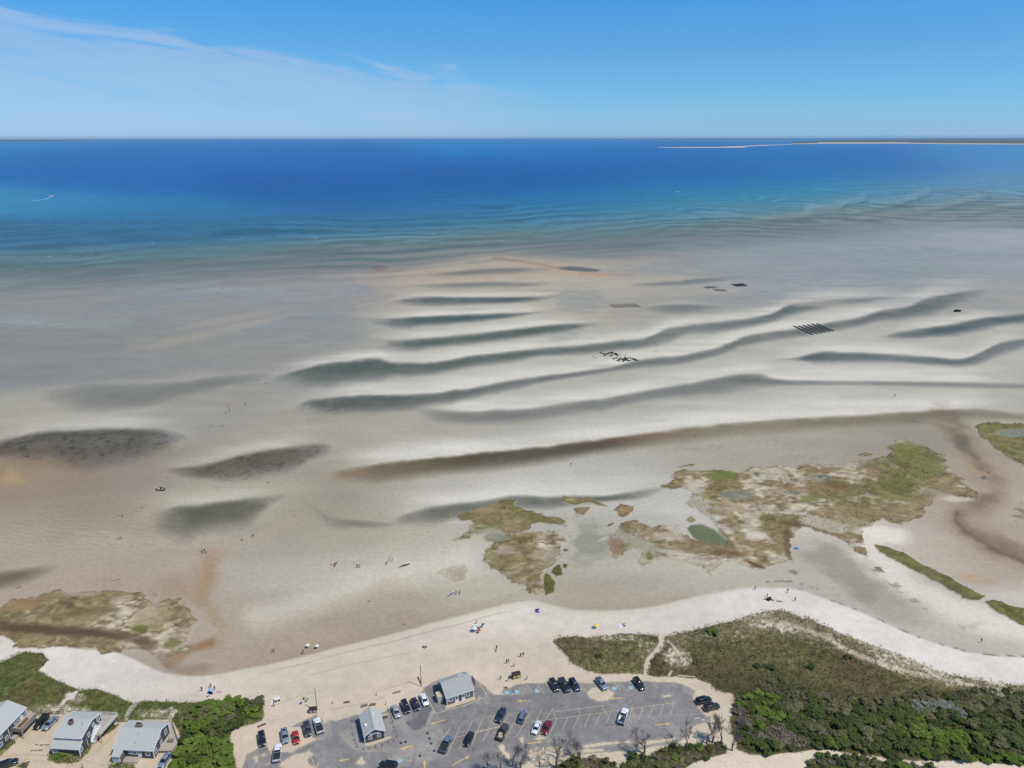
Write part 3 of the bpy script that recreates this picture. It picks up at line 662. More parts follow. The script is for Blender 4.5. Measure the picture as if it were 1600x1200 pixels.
# ---- vegetated dunes
DUNE_R = Z7_([(860,270),(880,245),(1000,222),(1150,185),(1330,140),(1480,95),(1570,80)]) + Z6_([(80,70),(200,45),(280,55),(420,105),(560,170),(700,225),(830,265),(950,320),(1050,360),(1150,400),(1300,430),(1450,455),(1600,470),(2600,620),(2600,1100),(1600,915),(1470,905),(1260,880),(1150,890),(880,880),(700,850),(480,820),(400,830),(180,855)]) + Z5_([(1600,990),(1480,950),(1450,850),(1420,760),(1400,640),(1430,540),(1440,430),(1420,350),(1330,340),(1250,320),(1190,260),(1040,195),(850,185),(700,190),(545,170),(530,120)]) + Z7_([(745,480),(760,420),(830,340)])
DUNE_A = Z7_([(60,290),(110,260),(220,248),(310,262),(420,240),(560,232),(720,235),(812,245),(815,310),(780,360),(730,410),(710,460),(715,525),(600,510),(420,520),(300,490),(200,440),(140,370)])
DUNE_L = [(-420,1030)] + Z8_([(0,510),(40,490),(150,445),(250,455),(285,500),(225,560),(300,605),(400,645),(480,675),(560,670),(700,715),(790,755),(840,750),(900,745),(1200,752),(1400,745),(1500,738),(1550,770)]) + Z2_([(465,400),(440,490),(200,570),(150,620),(160,720),(210,830),(220,914)]) + [(370,1230),(262,1230)] + Z1_([(1240,659),(1260,600),(1290,520),(1320,420),(1250,300),(1050,300),(900,320),(850,300),(700,250),(530,230),(430,260),(300,265),(170,215),(0,180)]) + [(-420,1090)]
GRASS_YARD = [Z1_([(0,500),(60,460),(110,440),(110,470),(0,560),(-400,760),(-400,640)]), Z1_([(345,570),(370,540),(560,560),(640,500),(700,420),(710,440),(640,540),(570,610),(440,625),(360,600)]), Z1_([(740,400),(800,350),(880,330),(860,350),(760,420)]), Z1_([(800,640),(880,600),(980,610),(990,700),(800,700)]), Z1_([(130,640),(160,620),(190,650),(190,700),(130,700)])]
DUNE_B = ZV_([(-120,540),(0,490),(80,460),(250,455),(330,460),(420,500),(455,533),(490,520),(560,430),(700,440),(790,380),(900,355),(1000,360),(1050,350),(1150,370),(1200,340),(1300,325),(1360,370),(1330,420),(1200,450),(1100,490),(1000,545),(900,800),(-120,800)])
DUNE_C = Z6_([(390,900),(480,855),(560,865),(640,850),(740,880),(860,900),(940,890),(1000,920),(1060,905),(1110,930),(1200,1100),(360,1100)])
DUNES = np.full(PX.shape, -1e3)
dj_x = fbm(GX, GY, 3.2, 4, 201); dj_y = fbm(GX, GY, 3.2, 4, 211)
sd_r = poly_sd(DUNE_R, 2.0, 30, dj_x, dj_y); sd_a = poly_sd(DUNE_A, 2.0, 30, dj_x, dj_y); sd_l = poly_sd(DUNE_L, 2.2, 30, dj_x, dj_y)
sd_b = poly_sd(DUNE_B, 2.0, 30, dj_x, dj_y); sd_c = poly_sd(DUNE_C, 2.0, 30, dj_x, dj_y)
sd_y = np.maximum.reduce([poly_sd(p, 1.5, 30, dj_x, dj_y) for p in GRASS_YARD])
path = 1 - sst(2.2, 4.2, line_d(zpx(850, 940, 4.571, [(850,225),(835,270),(825,320),(790,360),(745,410),(722,460),(722,500),(732,560)]), .8))
path2 = 1 - sst(.8, 2.4, line_d(zpx(850, 940, 4.571, [(880,280),(910,310),(950,360),(990,420)]), 1.0))
pathl = np.maximum(1 - sst(1.5, 4, line_d(Z8_([(460,690),(430,715),(390,740),(360,785),(330,800)]), 1.5)), 1 - sst(1.2, 3.2, line_d(Z8_([(800,760),(770,790),(750,830),(740,870)]), 1.0)))
pathl = np.maximum(pathl, blob(110, 1088, 12, 8) )
PATHS = np.maximum.reduce([path, path2, pathl])
gpat = fbm(GX, GY, 7, 4, 221); gfin = fbm(GX, GY, 1.1, 3, 231); gbig = fbm(GX, GY, 26, 3, 241)
def dune_paint(sd, base, alt, alt2, bare, bare_amt):
    global col, DUNES
    ins = sst(-1.0, 1.0, sd)
    k = sst(-.35, .4, gbig + .6 * gpat)[..., None]
    c_ = np.array(base, float) * k + np.array(alt, float) * (1 - k)
    k2 = sst(.1, .5, gpat - .5 * gbig)[..., None] * .7
    c_ = c_ * (1 - k2) + np.array(alt2, float) * k2
    c_ *= (1 + .12 * gfin + .05 * N_FIN)[..., None]
    b_ = np.clip(bare_amt + sst(.25, .7, gfin * .7 + gpat * .5) * np.clip(bare_amt * 2.4, 0, 1), 0, 1)[..., None]
    c_ = c_ * (1 - b_) + np.array(bare, float) * b_
    ins = ins * (1 - PATHS)
    col = col * (1 - ins[..., None]) + c_ * ins[..., None]
    DUNES = np.maximum(DUNES, sd)
SANDC = (206, 198, 182)
# right dune: sparse beach grass along the seaward rim, heath in the middle, thicket inland
top_r = np.interp(PX, [1040,1060,1100,1180,1250,1330,1420,1500,1600,1900],[998,990,980,962,966,992,1028,1052,1072,1120])
dd = PY - top_r
rim_b = np.clip((1 - sst(6, 44, dd)) * .62, 0, 1) * (.5 + .5 * sst(-.2, .3, gpat)) * sst(1080, 1180, PX) + .25 * (1 - sst(0, 40, dd)) * (1 - sst(1060, 1120, PX))
rim_b = np.maximum(rim_b, .75 * (1 - sst(0, 9, np.abs(PY - np.interp(PX, [1215,1270,1330,1390,1480,1600],[975,990,1022,1046,1066,1092])))) * (PX > 1212))
rim_b = np.maximum(rim_b, .55 * blob(1060, 1030, 30, 22, 20))
dune_paint(sd_r, (108, 104, 72), (100, 92, 66), (88, 88, 56), SANDC, rim_b)
inner = sst(-10, 60, dd - np.interp(PX, [1000,1150,1250,1350,1450,1600],[40,70,90,80,50,30])) * sst(0, 6, sd_r)
paint(inner, (62, 66, 38), .75)
paint(sst(0, 3, sd_r) * blob(1190, 1110, 30, 30, 50), (70, 92, 38), .8)
paint(sst(0, 3, sd_r) * blob(1150, 1130, 26, 50, -10) , (120, 112, 92), .6)
paint(sst(0, 3, sd_r) * blob(1235, 1158, 60, 12, 0) , (104, 90, 74), .6)
dune_paint(sd_a, (112, 108, 76), (104, 96, 70), (96, 100, 58), SANDC, .05 + .35 * blob(960, 998, 60, 8) + .2 * blob(1010, 1015, 20, 14))
dune_paint(sd_l, (88, 98, 54), (96, 92, 60), (84, 94, 48), (208, 200, 190), .04 + .5 * blob(90, 1108, 60, 8) + .4 * blob(250, 1115, 50, 12) + .45 * blob(120, 1092, 20, 12) + .5 * blob(350, 1112, 34, 14))
dune_paint(sd_b, (84, 86, 52), (104, 94, 74), (78, 84, 44), SANDC, .08)
dune_paint(sd_c, (72, 82, 42), (86, 84, 54), (70, 84, 38), SANDC, .03)
dune_paint(sd_y, (92, 102, 56), (112, 106, 72), (90, 98, 50), (196, 184, 160), .12)
# tyre tracks in the sandy lane
for ln in ([(-60,1188),(40,1178),(110,1182),(180,1200)], [(-60,1196),(40,1186),(100,1191),(150,1204)], [(110,1196),(140,1180),(165,1160),(180,1140)], [(98,1192),(128,1178),(152,1155),(168,1138)]):
    paint(1 - sst(.4, 1.6, line_d(ln, .5)), (178, 164, 142), .55)

# ---- heights
GZ = np.zeros(PX.shape)
GZ -= 0.35 * sst(.05, .8, wat_a) * (PY > 350) + .6 * sst(.2, 1, SEA_M)
GZ += 0.28 * sst(-.6, .9, MARSH_SD) + .05 * np.clip(MARSH_SD > 0, 0, 1) * N_FIN
dune_h = sst(0, 14, DUNES)
GZ += dune_h * (.5 + .35 * gpat + .12 * gfin) * np.clip(1 - PATHS * .6, 0, 1) * (DUNES > 0)
GZ += .012 * N_FIN * (PY > 800)
GZ += .03 * N_MID * BEACH
WZ = np.full(PX.shape, 0.02)

def lin_arr(a):
    a = np.clip(a, 0, 255) / 255.0
    return np.where(a <= .04045, a / 12.92, ((a + .055) / 1.055) ** 2.4)
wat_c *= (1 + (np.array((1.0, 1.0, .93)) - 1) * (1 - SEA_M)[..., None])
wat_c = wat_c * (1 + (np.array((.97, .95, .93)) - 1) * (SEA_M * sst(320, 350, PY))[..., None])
ALB = np.clip(lin_arr(col) / np.array(KLIT), 0.01, .85)
WALB = np.clip(lin_arr(wat_c) / np.array(KLIT), .005, .85)
def ground_at(px, py):
    """height of the built ground near a photographed point"""
    i = int(np.argmin(np.abs(rows - py))); j = int(np.argmin(np.abs(cols - px)))
    return float(GZ[i, j])

vid = np.arange(NR * NC).reshape(NR, NC)
quads = np.stack([vid[:-1, :-1], vid[:-1, 1:], vid[1:, 1:], vid[1:, :-1]], -1).reshape(-1, 4)
def face_mean(a): return (a[:-1, :-1] + a[:-1, 1:] + a[1:, 1:] + a[1:, :-1]).reshape(-1) / 4
def sheet(name, sel, z, rgb, alpha, material, kind='structure'):
    q = quads[sel]
    used, inv = np.unique(q, return_inverse=True)
    q = inv.reshape(-1, 4).astype(np.int32)
    me = bpy.data.meshes.new(name)
    nv, nf = len(used), len(q)
    co = np.stack([GX.reshape(-1)[used], GY.reshape(-1)[used], z.reshape(-1)[used]], -1).astype(np.float32)
    me.vertices.add(nv); me.vertices.foreach_set('co', co.ravel())
    me.loops.add(nf * 4); me.loops.foreach_set('vertex_index', q.ravel())
    me.polygons.add(nf); me.polygons.foreach_set('loop_start', np.arange(0, nf * 4, 4, dtype=np.int32))
    me.polygons.foreach_set('loop_total', np.full(nf, 4, np.int32))
    me.polygons.foreach_set('use_smooth', np.ones(nf, bool))
    me.update(calc_edges=True)
    at = me.attributes.new('tone', 'FLOAT_COLOR', 'POINT')
    c = np.ones((nv, 4), np.float32); c[:, :3] = rgb.reshape(-1, 3)[used]; c[:, 3] = alpha.reshape(-1)[used]
    at.data.foreach_set('color', c.ravel())
    me.materials.append(material)
    o = bpy.data.objects.new(name, me); C.objects.link(o)
    o['kind'] = kind
    return o
def tone_mat(name, rough=.9, spec=.25, n_amt=.08, n_scale=2.0, bump=.0, bscale=3.0, bdist=.05, far_scale=None):
    m = bpy.data.materials.new(name); m.use_nodes = True
    nt = m.node_tree; p = nt.nodes['Principled BSDF']
    p.inputs['Roughness'].default_value = rough; p.inputs['Specular IOR Level'].default_value = spec
    a = nt.nodes.new('ShaderNodeAttribute'); a.attribute_name = 'tone'
    geo = nt.nodes.new('ShaderNodeNewGeometry')
    n = nt.nodes.new('ShaderNodeTexNoise'); n.inputs['Scale'].default_value = n_scale; n.inputs['Detail'].default_value = 8; n.inputs['Roughness'].default_value = .7
    nt.links.new(geo.outputs['Position'], n.inputs['Vector'])
    mr = nt.nodes.new('ShaderNodeMapRange'); mr.inputs[1].default_value = .3; mr.inputs[2].default_value = .7
    mr.inputs[3].default_value = 1 - n_amt; mr.inputs[4].default_value = 1 + n_amt
    nt.links.new(n.outputs[0], mr.inputs[0])
    mx = nt.nodes.new('ShaderNodeMixRGB'); mx.blend_type = 'MULTIPLY'; mx.inputs[0].default_value = 1
    nt.links.new(a.outputs['Color'], mx.inputs[1]); nt.links.new(mr.outputs[0], mx.inputs[2])
    nt.links.new(mx.outputs[0], p.inputs['Base Color'])
    if bump:
        n2 = nt.nodes.new('ShaderNodeTexNoise'); n2.inputs['Scale'].default_value = bscale; n2.inputs['Detail'].default_value = 5
        nt.links.new(geo.outputs['Position'], n2.inputs['Vector'])
        b = nt.nodes.new('ShaderNodeBump'); b.inputs['Strength'].default_value = bump; b.inputs['Distance'].default_value = bdist
        nt.links.new(n2.outputs[0], b.inputs['Height']); nt.links.new(b.outputs[0], p.inputs['Normal'])
    return m
M_FLAT = tone_mat('wet_sand', .8, .2, .13, .55, .25, .7, .06)
M_BEACH = tone_mat('dry_sand', .95, .1, .15, 1.7, .8, 1.1, .14)
M_MARSH = tone_mat('salt_marsh_peat', .95, .1, .22, 1.2, .6, 1.4, .15)
M_DUNE = tone_mat('dune_turf', .95, .1, .30, 1.5, .7, 1.6, .25)
fm, fd, fb = face_mean(MARSH_SD), face_mean(DUNES), face_mean(BEACH)
is_d = fd > 0
is_m = (fm > -.3) & ~is_d
is_b = (fb > .5) & ~is_d & ~is_m
is_f = ~(is_d | is_m | is_b)
sheet('tidal_flat', is_f, GZ, ALB, wat_a, M_FLAT)
sheet('beach', is_b, GZ, ALB, wat_a, M_BEACH)
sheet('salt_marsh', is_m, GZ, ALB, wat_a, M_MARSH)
sheet('dune', is_d, GZ, ALB, wat_a, M_DUNE)

# water: a sheet that hides the bed the more the deeper and muddier it is, and mirrors the sky
def water_mat():
    m = bpy.data.materials.new('sea_water'); m.use_nodes = True
    nt = m.node_tree; nt.nodes.clear(); L = nt.links.new
    out = nt.nodes.new('ShaderNodeOutputMaterial')
    a = nt.nodes.new('ShaderNodeAttribute'); a.attribute_name = 'tone'
    geo = nt.nodes.new('ShaderNodeNewGeometry')
    # wind ripples: fine chop near, swell further out
    mp = nt.nodes.new('ShaderNodeMapping'); mp.inputs['Scale'].default_value = (.6, 1, 1); L(geo.outputs['Position'], mp.inputs[0])
    n1 = nt.nodes.new('ShaderNodeTexNoise'); n1.inputs['Scale'].default_value = .10; n1.inputs['Detail'].default_value = 9; n1.inputs['Roughness'].default_value = .72
    L(mp.outputs[0], n1.inputs['Vector'])
    n2 = nt.nodes.new('ShaderNodeTexNoise'); n2.inputs['Scale'].default_value = .012; n2.inputs['Detail'].default_value = 5; n2.inputs['Roughness'].default_value = .6
    L(mp.outputs[0], n2.inputs['Vector'])
    mr = nt.nodes.new('ShaderNodeMapRange'); mr.inputs[1].default_value = .3; mr.inputs[2].default_value = .7; mr.inputs[3].default_value = .76; mr.inputs[4].default_value = 1.24
    L(n1.outputs[0], mr.inputs[0])
    mr2 = nt.nodes.new('ShaderNodeMapRange'); mr2.inputs[1].default_value = .3; mr2.inputs[2].default_value = .7; mr2.inputs[3].default_value = .93; mr2.inputs[4].default_value = 1.07
    L(n2.outputs[0], mr2.inputs[0])
    mu = nt.nodes.new('ShaderNodeMath'); mu.operation = 'MULTIPLY'; L(mr.outputs[0], mu.inputs[0]); L(mr2.outputs[0], mu.inputs[1])
    mx = nt.nodes.new('ShaderNodeMixRGB'); mx.blend_type = 'MULTIPLY'; mx.inputs[0].default_value = 1
    L(a.outputs['Color'], mx.inputs[1]); L(mu.outputs[0], mx.inputs[2])
    dif = nt.nodes.new('ShaderNodeBsdfDiffuse'); L(mx.outputs[0], dif.inputs[0])
    tr = nt.nodes.new('ShaderNodeBsdfTransparent')
    m1 = nt.nodes.new('ShaderNodeMixShader'); L(a.outputs['Alpha'], m1.inputs[0]); L(tr.outputs[0], m1.inputs[1]); L(dif.outputs[0], m1.inputs[2])
    fr = nt.nodes.new('ShaderNodeFresnel'); fr.inputs[0].default_value = 1.33
    fc = nt.nodes.new('ShaderNodeMath'); fc.operation = 'MINIMUM'; L(fr.outputs[0], fc.inputs[0]); fc.inputs[1].default_value = .085   # wave slopes keep far water from mirroring
    fa = nt.nodes.new('ShaderNodeMapRange'); fa.inputs[2].default_value = .25; L(a.outputs['Alpha'], fa.inputs[0])
    ff = nt.nodes.new('ShaderNodeMath'); ff.operation = 'MULTIPLY'; L(fc.outputs[0], ff.inputs[0]); L(fa.outputs[0], ff.inputs[1])
    gl = nt.nodes.new('ShaderNodeBsdfGlossy'); gl.inputs['Roughness'].default_value = .22
    m2 = nt.nodes.new('ShaderNodeMixShader'); L(ff.outputs[0], m2.inputs[0]); L(m1.outputs[0], m2.inputs[1]); L(gl.outputs[0], m2.inputs[2])
    L(m2.outputs[0], out.inputs[0])
    return m
M_SEA = water_mat()
fw = face_mean(wat_a)
wet = (fw > .012)
fu = face_mean(u)
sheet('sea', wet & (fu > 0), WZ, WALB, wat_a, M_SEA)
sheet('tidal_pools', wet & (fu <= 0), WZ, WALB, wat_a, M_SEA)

# ------------------------------------------------------------------ the car park
def use_lattice(gx, gy):
    """point the mask tools at another lattice of ground points"""
    global PX, PY, GX, GY, WOBX, WOBY, N_MID, N_FIN, N_BIG
    GX, GY = gx, gy
    d = GY * CS + H * SN                       # depth along the lens axis
    PX = 800 + GX / d * F
    PY = 600 - (GY * SN - H * CS) / d * F
    WOBX = fbm(GX, GY, 3, 4, 41); WOBY = fbm(GX, GY, 3, 4, 51)
    N_MID = fbm(GX, GY, 8, 4, 11); N_FIN = fbm(GX, GY, 1.5, 3, 23); N_BIG = fbm(GX, GY, 30, 4, 3)
G0 = dict(PX=PX, PY=PY, GX=GX, GY=GY)
lx = np.arange(-82, 62, .27); ly = np.arange(113, 172, .27)
use_lattice(*np.meshgrid(lx, ly))
LOT = [(330,1330),(377,1200),(384,1178),(400,1169),(405,1164),(416,1164)] + Z2_([(520,780),(560,792),(600,760),(720,770),(830,705),(920,662),(1000,650),(940,655),(900,640),(840,560),(690,550),(780,500),(950,420),(940,450),(990,480),(1000,520),(1050,475),(1110,490),(1200,470),(1290,430)]) + Z3_([(330,520),(430,470),(520,440),(620,410),(690,380),(740,280),(860,205),(900,200),(1200,150),(1280,220),(1420,340),(1600,340)]) + Z4_([(215,380),(225,385),(300,378),(320,330),(400,310),(480,275),(600,262),(800,258),(1160,252),(1240,262),(1350,257),(1530,252)]) + Z5_([(400,225),(700,235),(880,250),(980,290),(1040,340),(1010,400),(1050,480),(1150,600),(1200,590),(1190,650),(1050,690),(970,740),(960,800)]) + ZV_([(945,335),(860,345),(760,350),(640,388),(500,398),(300,408),(100,425),(0,440)]) + Z4_([(960,985),(860,975),(700,975),(580,1010),(600,1060),(560,1110),(480,1190)]) + [(790,1330)]
lot_sd = poly_sd(LOT, 1.3, 60)
drift = np.full(PX.shape, -1e3)
for p in (Z2_([(600,900),(620,865),(680,830),(740,790),(830,775),(872,748),(900,790),(850,835),(862,880),(925,914),(800,960),(640,940)]), Z2_([(370,825),(390,805),(412,805),(405,830),(385,838)]), Z2_([(435,805),(460,788),(480,795),(450,815)]), Z2_([(475,875),(500,862),(512,868),(485,882)]), Z2_([(380,855),(395,838),(407,842),(390,862)]),
          Z4_([(270,960),(300,935),(330,960),(325,1000),(390,1050),(395,1100),(350,1100),(300,1020)]), Z4_([(505,880),(530,850),(545,930),(520,920)]), Z4_([(665,880),(700,850),(770,850),(790,865),(740,880)]), Z4_([(1235,385),(1290,325),(1340,312),(1480,330),(1545,375),(1480,455),(1360,455),(1280,430)]),
          Z2_([(1290,870),(1330,810),(1365,870),(1340,885)]), ZV_([(150,352),(300,330),(420,318),(560,312),(560,322),(420,332),(300,350),(180,366)]), ZV_([(625,345),(640,312),(760,300),(925,286),(940,298),(800,318),(720,332),(660,352)]), ZV_([(60,392),(200,378),(330,380),(330,390),(150,402)]), Z5_([(690,380),(790,370),(780,385),(700,392)]) ):
    drift = np.maximum(drift, poly_sd(p, 1.1, 25))
ac = np.zeros(PX.shape + (3,)) + np.array((134, 134, 138.))
def apaint(m, c, a=1.0):
    global ac
    m = np.clip(m * a, 0, 1)[..., None]; ac = ac * (1 - m) + np.array(c, float) * m
def inpoly(p, soft=.5, wob=.3): return sst(-soft, soft, poly_sd(p, wob, 20))
LIGHT = [Z3_([(-20,800),(30,640),(330,520),(430,440),(650,560),(580,610),(600,650),(650,690),(740,665),(800,640),(905,630),(935,740),(985,935),(780,985),(400,985),(395,890),(100,885)])]
apaint(inpoly(LIGHT[0], .8, .4), (148, 147, 148), .9)
apaint(inpoly(Z3_([(575,605),(640,570),(640,440),(740,430),(830,475),(800,560),(750,660),(650,688),(600,650)]), .4, .2), (112, 113, 120), 1)
apaint(inpoly(Z3_([(520,560),(625,525),(650,570),(570,605)]), .4, .2), (132, 133, 136), .8)
apaint(inpoly(Z3_([(800,520),(835,480),(850,530),(810,600),(760,650)]), .5), (158, 157, 157), .8)
apaint(inpoly(Z2_([(1000,500),(1050,475),(1075,630),(940,655),(950,600)]), .6), (156, 154, 152), .8)
apaint(inpoly(Z2_([(490,690),(580,600),(600,700),(560,790),(520,780)]), .8), (166, 162, 156), .6)
apaint(inpoly(Z2_([(1130,610),(1230,545),(1300,640),(1370,760),(1300,765)]), .6), (152, 150, 148), .7)
apaint(inpoly(Z5_([(880,250),(980,290),(1040,340),(1010,390),(930,370),(900,320)]), .8), (150, 150, 150), .9)
apaint(inpoly(Z4_([(1150,260),(1320,258),(1300,320),(1240,380),(1180,340)]), 1.2), (158, 154, 148), .6)
apaint(blob(780, 1180, 60, 12, 6), (138, 138, 142), .7); apaint(blob(700, 1165, 30, 8, 0), (138, 138, 142), .4); apaint(blob(905, 1118, 60, 6, -8), (134, 134, 138), .5)
apaint(blob(960, 1140, 60, 6, -6), (138, 136, 136), .5); apaint(blob(835, 1160, 50, 5, -4), (142, 140, 136), .5); apaint(blob(1010, 1085, 30, 4, 0), (142, 140, 138), .5)
apaint(inpoly(ZV_([(300,330),(420,322),(640,310),(940,285),(940,330),(640,345),(300,365)]), 2), (150, 146, 138), .6)
# cracks and seams
for ln in (Z3_([(1070,440),(1120,510),(1150,560),(1080,620),(1120,690)]), Z3_([(1420,360),(1400,430),(1440,480)]), Z5_([(345,380),(385,480),(375,540),(400,590),(380,600)]), Z5_([(335,675),(370,760),(410,830)]), Z5_([(390,597),(560,600),(780,588),(1100,572)]), Z5_([(70,690),(250,690),(100,680)]), Z4_([(180,470),(190,540),(160,620)]), Z3_([(1230,820),(1220,900)]), Z4_([(850,400),(820,520)])):
    light = ln[0][0] > 960 and ln[0][1] > 1085
    apaint(1 - sst(.1, .9, line_d(ln, .6, 20)), (170, 164, 152) if light else (88, 88, 92), .6)
for ln in (Z2_([(1130,610),(1300,765),(1370,762),(1600,735)]), Z3_([(400,985),(395,890),(100,885)]), Z3_([(905,630),(985,935)]), Z2_([(1080,630),(1060,560),(1045,475)])):
    apaint(1 - sst(.1, .9, line_d(ln, .2, 20)), (172, 168, 162), .55)
ac *= (1 + .045 * N_MID + .06 * N_FIN + .04 * fbm(GX, GY * .4, 14, 4, 5))[..., None]
dust = sst(.15, .8, fbm(GX, GY, 7, 4, 301) * .6 + fbm(GX, GY, 1.2, 3, 307) * .4) * .25 + (1 - sst(0, 4, lot_sd)) * .4 + sst(-5, 0, drift) * .35
apaint(np.clip(dust, 0, .8), (196, 186, 170))
keep = (lot_sd > 0) & (drift < 0)
vid = np.arange(GX.size).reshape(GX.shape)
quads = np.stack([vid[:-1, :-1], vid[:-1, 1:], vid[1:, 1:], vid[1:, :-1]], -1).reshape(-1, 4)
M_LOT = tone_mat('asphalt', .9, .2, .22, 1.6, .3, 6.0, .03)
LOTZ = .05
lot = sheet('parking_lot', face_mean(keep.astype(float)) > .5, np.full(GX.shape, LOTZ), np.clip(lin_arr(ac) / np.array(KLIT), .01, .85), np.ones(GX.shape), M_LOT)

M_YEL = mat('faded_yellow_paint', alb(196, 188, 158), .85, noise=.18, scale=2.2)
M_YEL2 = mat('yellow_paint', alb(208, 184, 126), .8, noise=.12, scale=2)
M_BLUE = mat('blue_paint', alb(136, 176, 200), .8, noise=.12, scale=2)
M_WHITE = mat('white_paint', alb(222, 222, 220), .7, noise=.05, scale=2)
MZ = LOTZ + .006
def flat_line(a, b, w, name, material, parent, z=MZ):
    a = Vector((a[0], a[1], 0)); b = Vector((b[0], b[1], 0))
    d = (b - a).normalized(); n = Vector((-d.y, d.x, 0)) * w / 2
    v = [a - n, b - n, b + n, a + n]
    return mesh_obj(name, [(p.x, p.y, z) for p in v], [(0, 1, 2, 3)], material, parent)
zstep = [0]
def pline(zf, a, b, w=.13, material=None):
    zstep[0] = (zstep[0] + 1) % 9
    return flat_line(zf(*a), zf(*b), w, 'parking_line', material or M_YEL, lot, MZ + zstep[0] * .0012)
for a, b in [((225,385),(545,391)),((385,325),(425,388)),((480,315),(540,390)),((560,262),(648,375)),((690,275),(765,375)),((785,262),(875,368)),((905,272),(985,365)),((1010,285),(1100,365)),((1175,315),(1215,360)),
             ((497,318),(568,266)),((508,332),(588,290)),((520,350),(606,312)),((530,368),(622,338)),((545,382),(638,362)),
             ((0,805),(300,738)),((390,726),(640,690)),((640,690),(860,664)),((860,664),(1160,628)),((1160,628),(1553,572)),
             ((95,650),(0,865)),((212,622),(95,900)),((225,690),(100,900)),((212,622),(265,619)),((390,600),(330,695)),((500,595),(345,870)),((627,572),(465,858)),((745,560),(680,680)),((630,770),(595,835)),((862,545),(795,665)),((750,770),(720,820)),((862,545),(900,660)),((910,660),(845,800)),((880,585),(1430,512)),((1145,545),(1168,625)),((1412,515),(1440,590)),((1032,648),(968,785)),((1150,640),(1090,765)),((1270,620),(1212,750)),((1390,600),(1335,735)),((1510,585),(1450,720)),((122,1095),(180,1160))]:
    pline(Z4, a, b)
for a, b in [((165,230),(260,330)),((235,235),(330,330)),((260,331),(330,331)),((188,254),(242,240)),((205,274),(262,262)),((222,292),(280,282)),((240,310),(300,300)),((0,262),(75,325)),((335,222),(445,325)),((480,250),(548,320)),((580,240),(635,298)),((678,235),(758,312)),((800,250),(860,305)),
             ((0,571),(605,484)),((605,484),(812,457)),((380,512),(340,640)),((490,504),(445,630)),((600,488),(555,610)),((705,473),(665,600)),((812,458),(775,585)),((1070,500),(1130,485)),((1105,572),(1180,560)),((720,838),(775,890)),((270,900),(330,950))]:
    pline(Z5, a, b)
for a, b in [((1030,622),(1085,615)),((1095,638),(1132,633))]: pline(Z5, a, b, .25, M_WHITE)
for a, b in [((1005,650),(935,760)),((1105,625),(980,895)),((1215,585),(1090,865)),((1310,570),(1205,830)),((1045,755),(1480,650)),((305,990),(615,915)),((615,915),(625,985)),((545,962),(625,985)),((465,945),(480,1000)),((880,905),(905,860))]: pline(Z3, a, b)
for a, b in [((735,280),(857,527)),((857,527),(960,492)),((960,492),(1130,450)),((1130,450),(1250,402)),((956,445),(958,492)),((1262,390),(1362,362)),((1362,362),(1275,225)),((1278,355),(1275,392))]: pline(Z3, a, b, .2)
pline(Z2, (880,800), (925,914)); pline(Z2, (930,905), (960,860)); pline(Z2, (1480,862), (1590,835))
def arrow(zf, tail, tip, w=.32, bend=None):
    a = zf(*tail); b = zf(*tip); d = (b - a).normalized(); n = Vector((-d.y, d.x, 0)); L = (b - a).length
    v = []; hl = min(1.3, L * .38)
    neck = b - d * hl
    if bend is not None:
        k = zf(*bend); e = (neck - k).normalized()
        n0 = Vector((-e.y, e.x, 0))
        a0 = a; n1 = Vector((-(k - a).normalized().y, (k - a).normalized().x, 0))
        pts = [a0 - n1 * w / 2, k - (n + n1).normalized() * w / 2, neck - n * w / 2, neck - n * w * 1.6, b, neck + n * w * 1.6, neck + n * w / 2, k + (n + n1).normalized() * w / 2, a0 + n1 * w / 2]
        f = [(0, 1, 7, 8), (1, 2, 6, 7), (3, 4, 5)]
    else:
        pts = [a - n * w / 2, neck - n * w / 2, neck - n * w * 1.5, b, neck + n * w * 1.5, neck + n * w / 2, a + n * w / 2]
        f = [(0, 1, 5, 6), (2, 3, 4)]
    zstep[0] = (zstep[0] + 1) % 9
    mesh_obj('arrow_marking', [(p.x, p.y, MZ + .002 + zstep[0] * .001) for p in pts], f, M_YEL2, lot)
arrow(Z2, (1225,835), (1128,852)); arrow(Z3, (952,583), (803,627)); arrow(Z3, (640,866), (512,860), .3, (610,838)); arrow(Z3, (645,826), (520,862), .3)
arrow(Z3, (757,1090), (750,968)); arrow(Z3, (1015,1026), (1192,928), .3, (1080,985)); arrow(Z4, (630,463), (468,463)); arrow(Z4, (580,935), (752,908)); arrow(Z5, (280,408), (138,410)); arrow(Z5, (610,692), (782,672)); arrow(Z4, (1600,430), (1480,440))
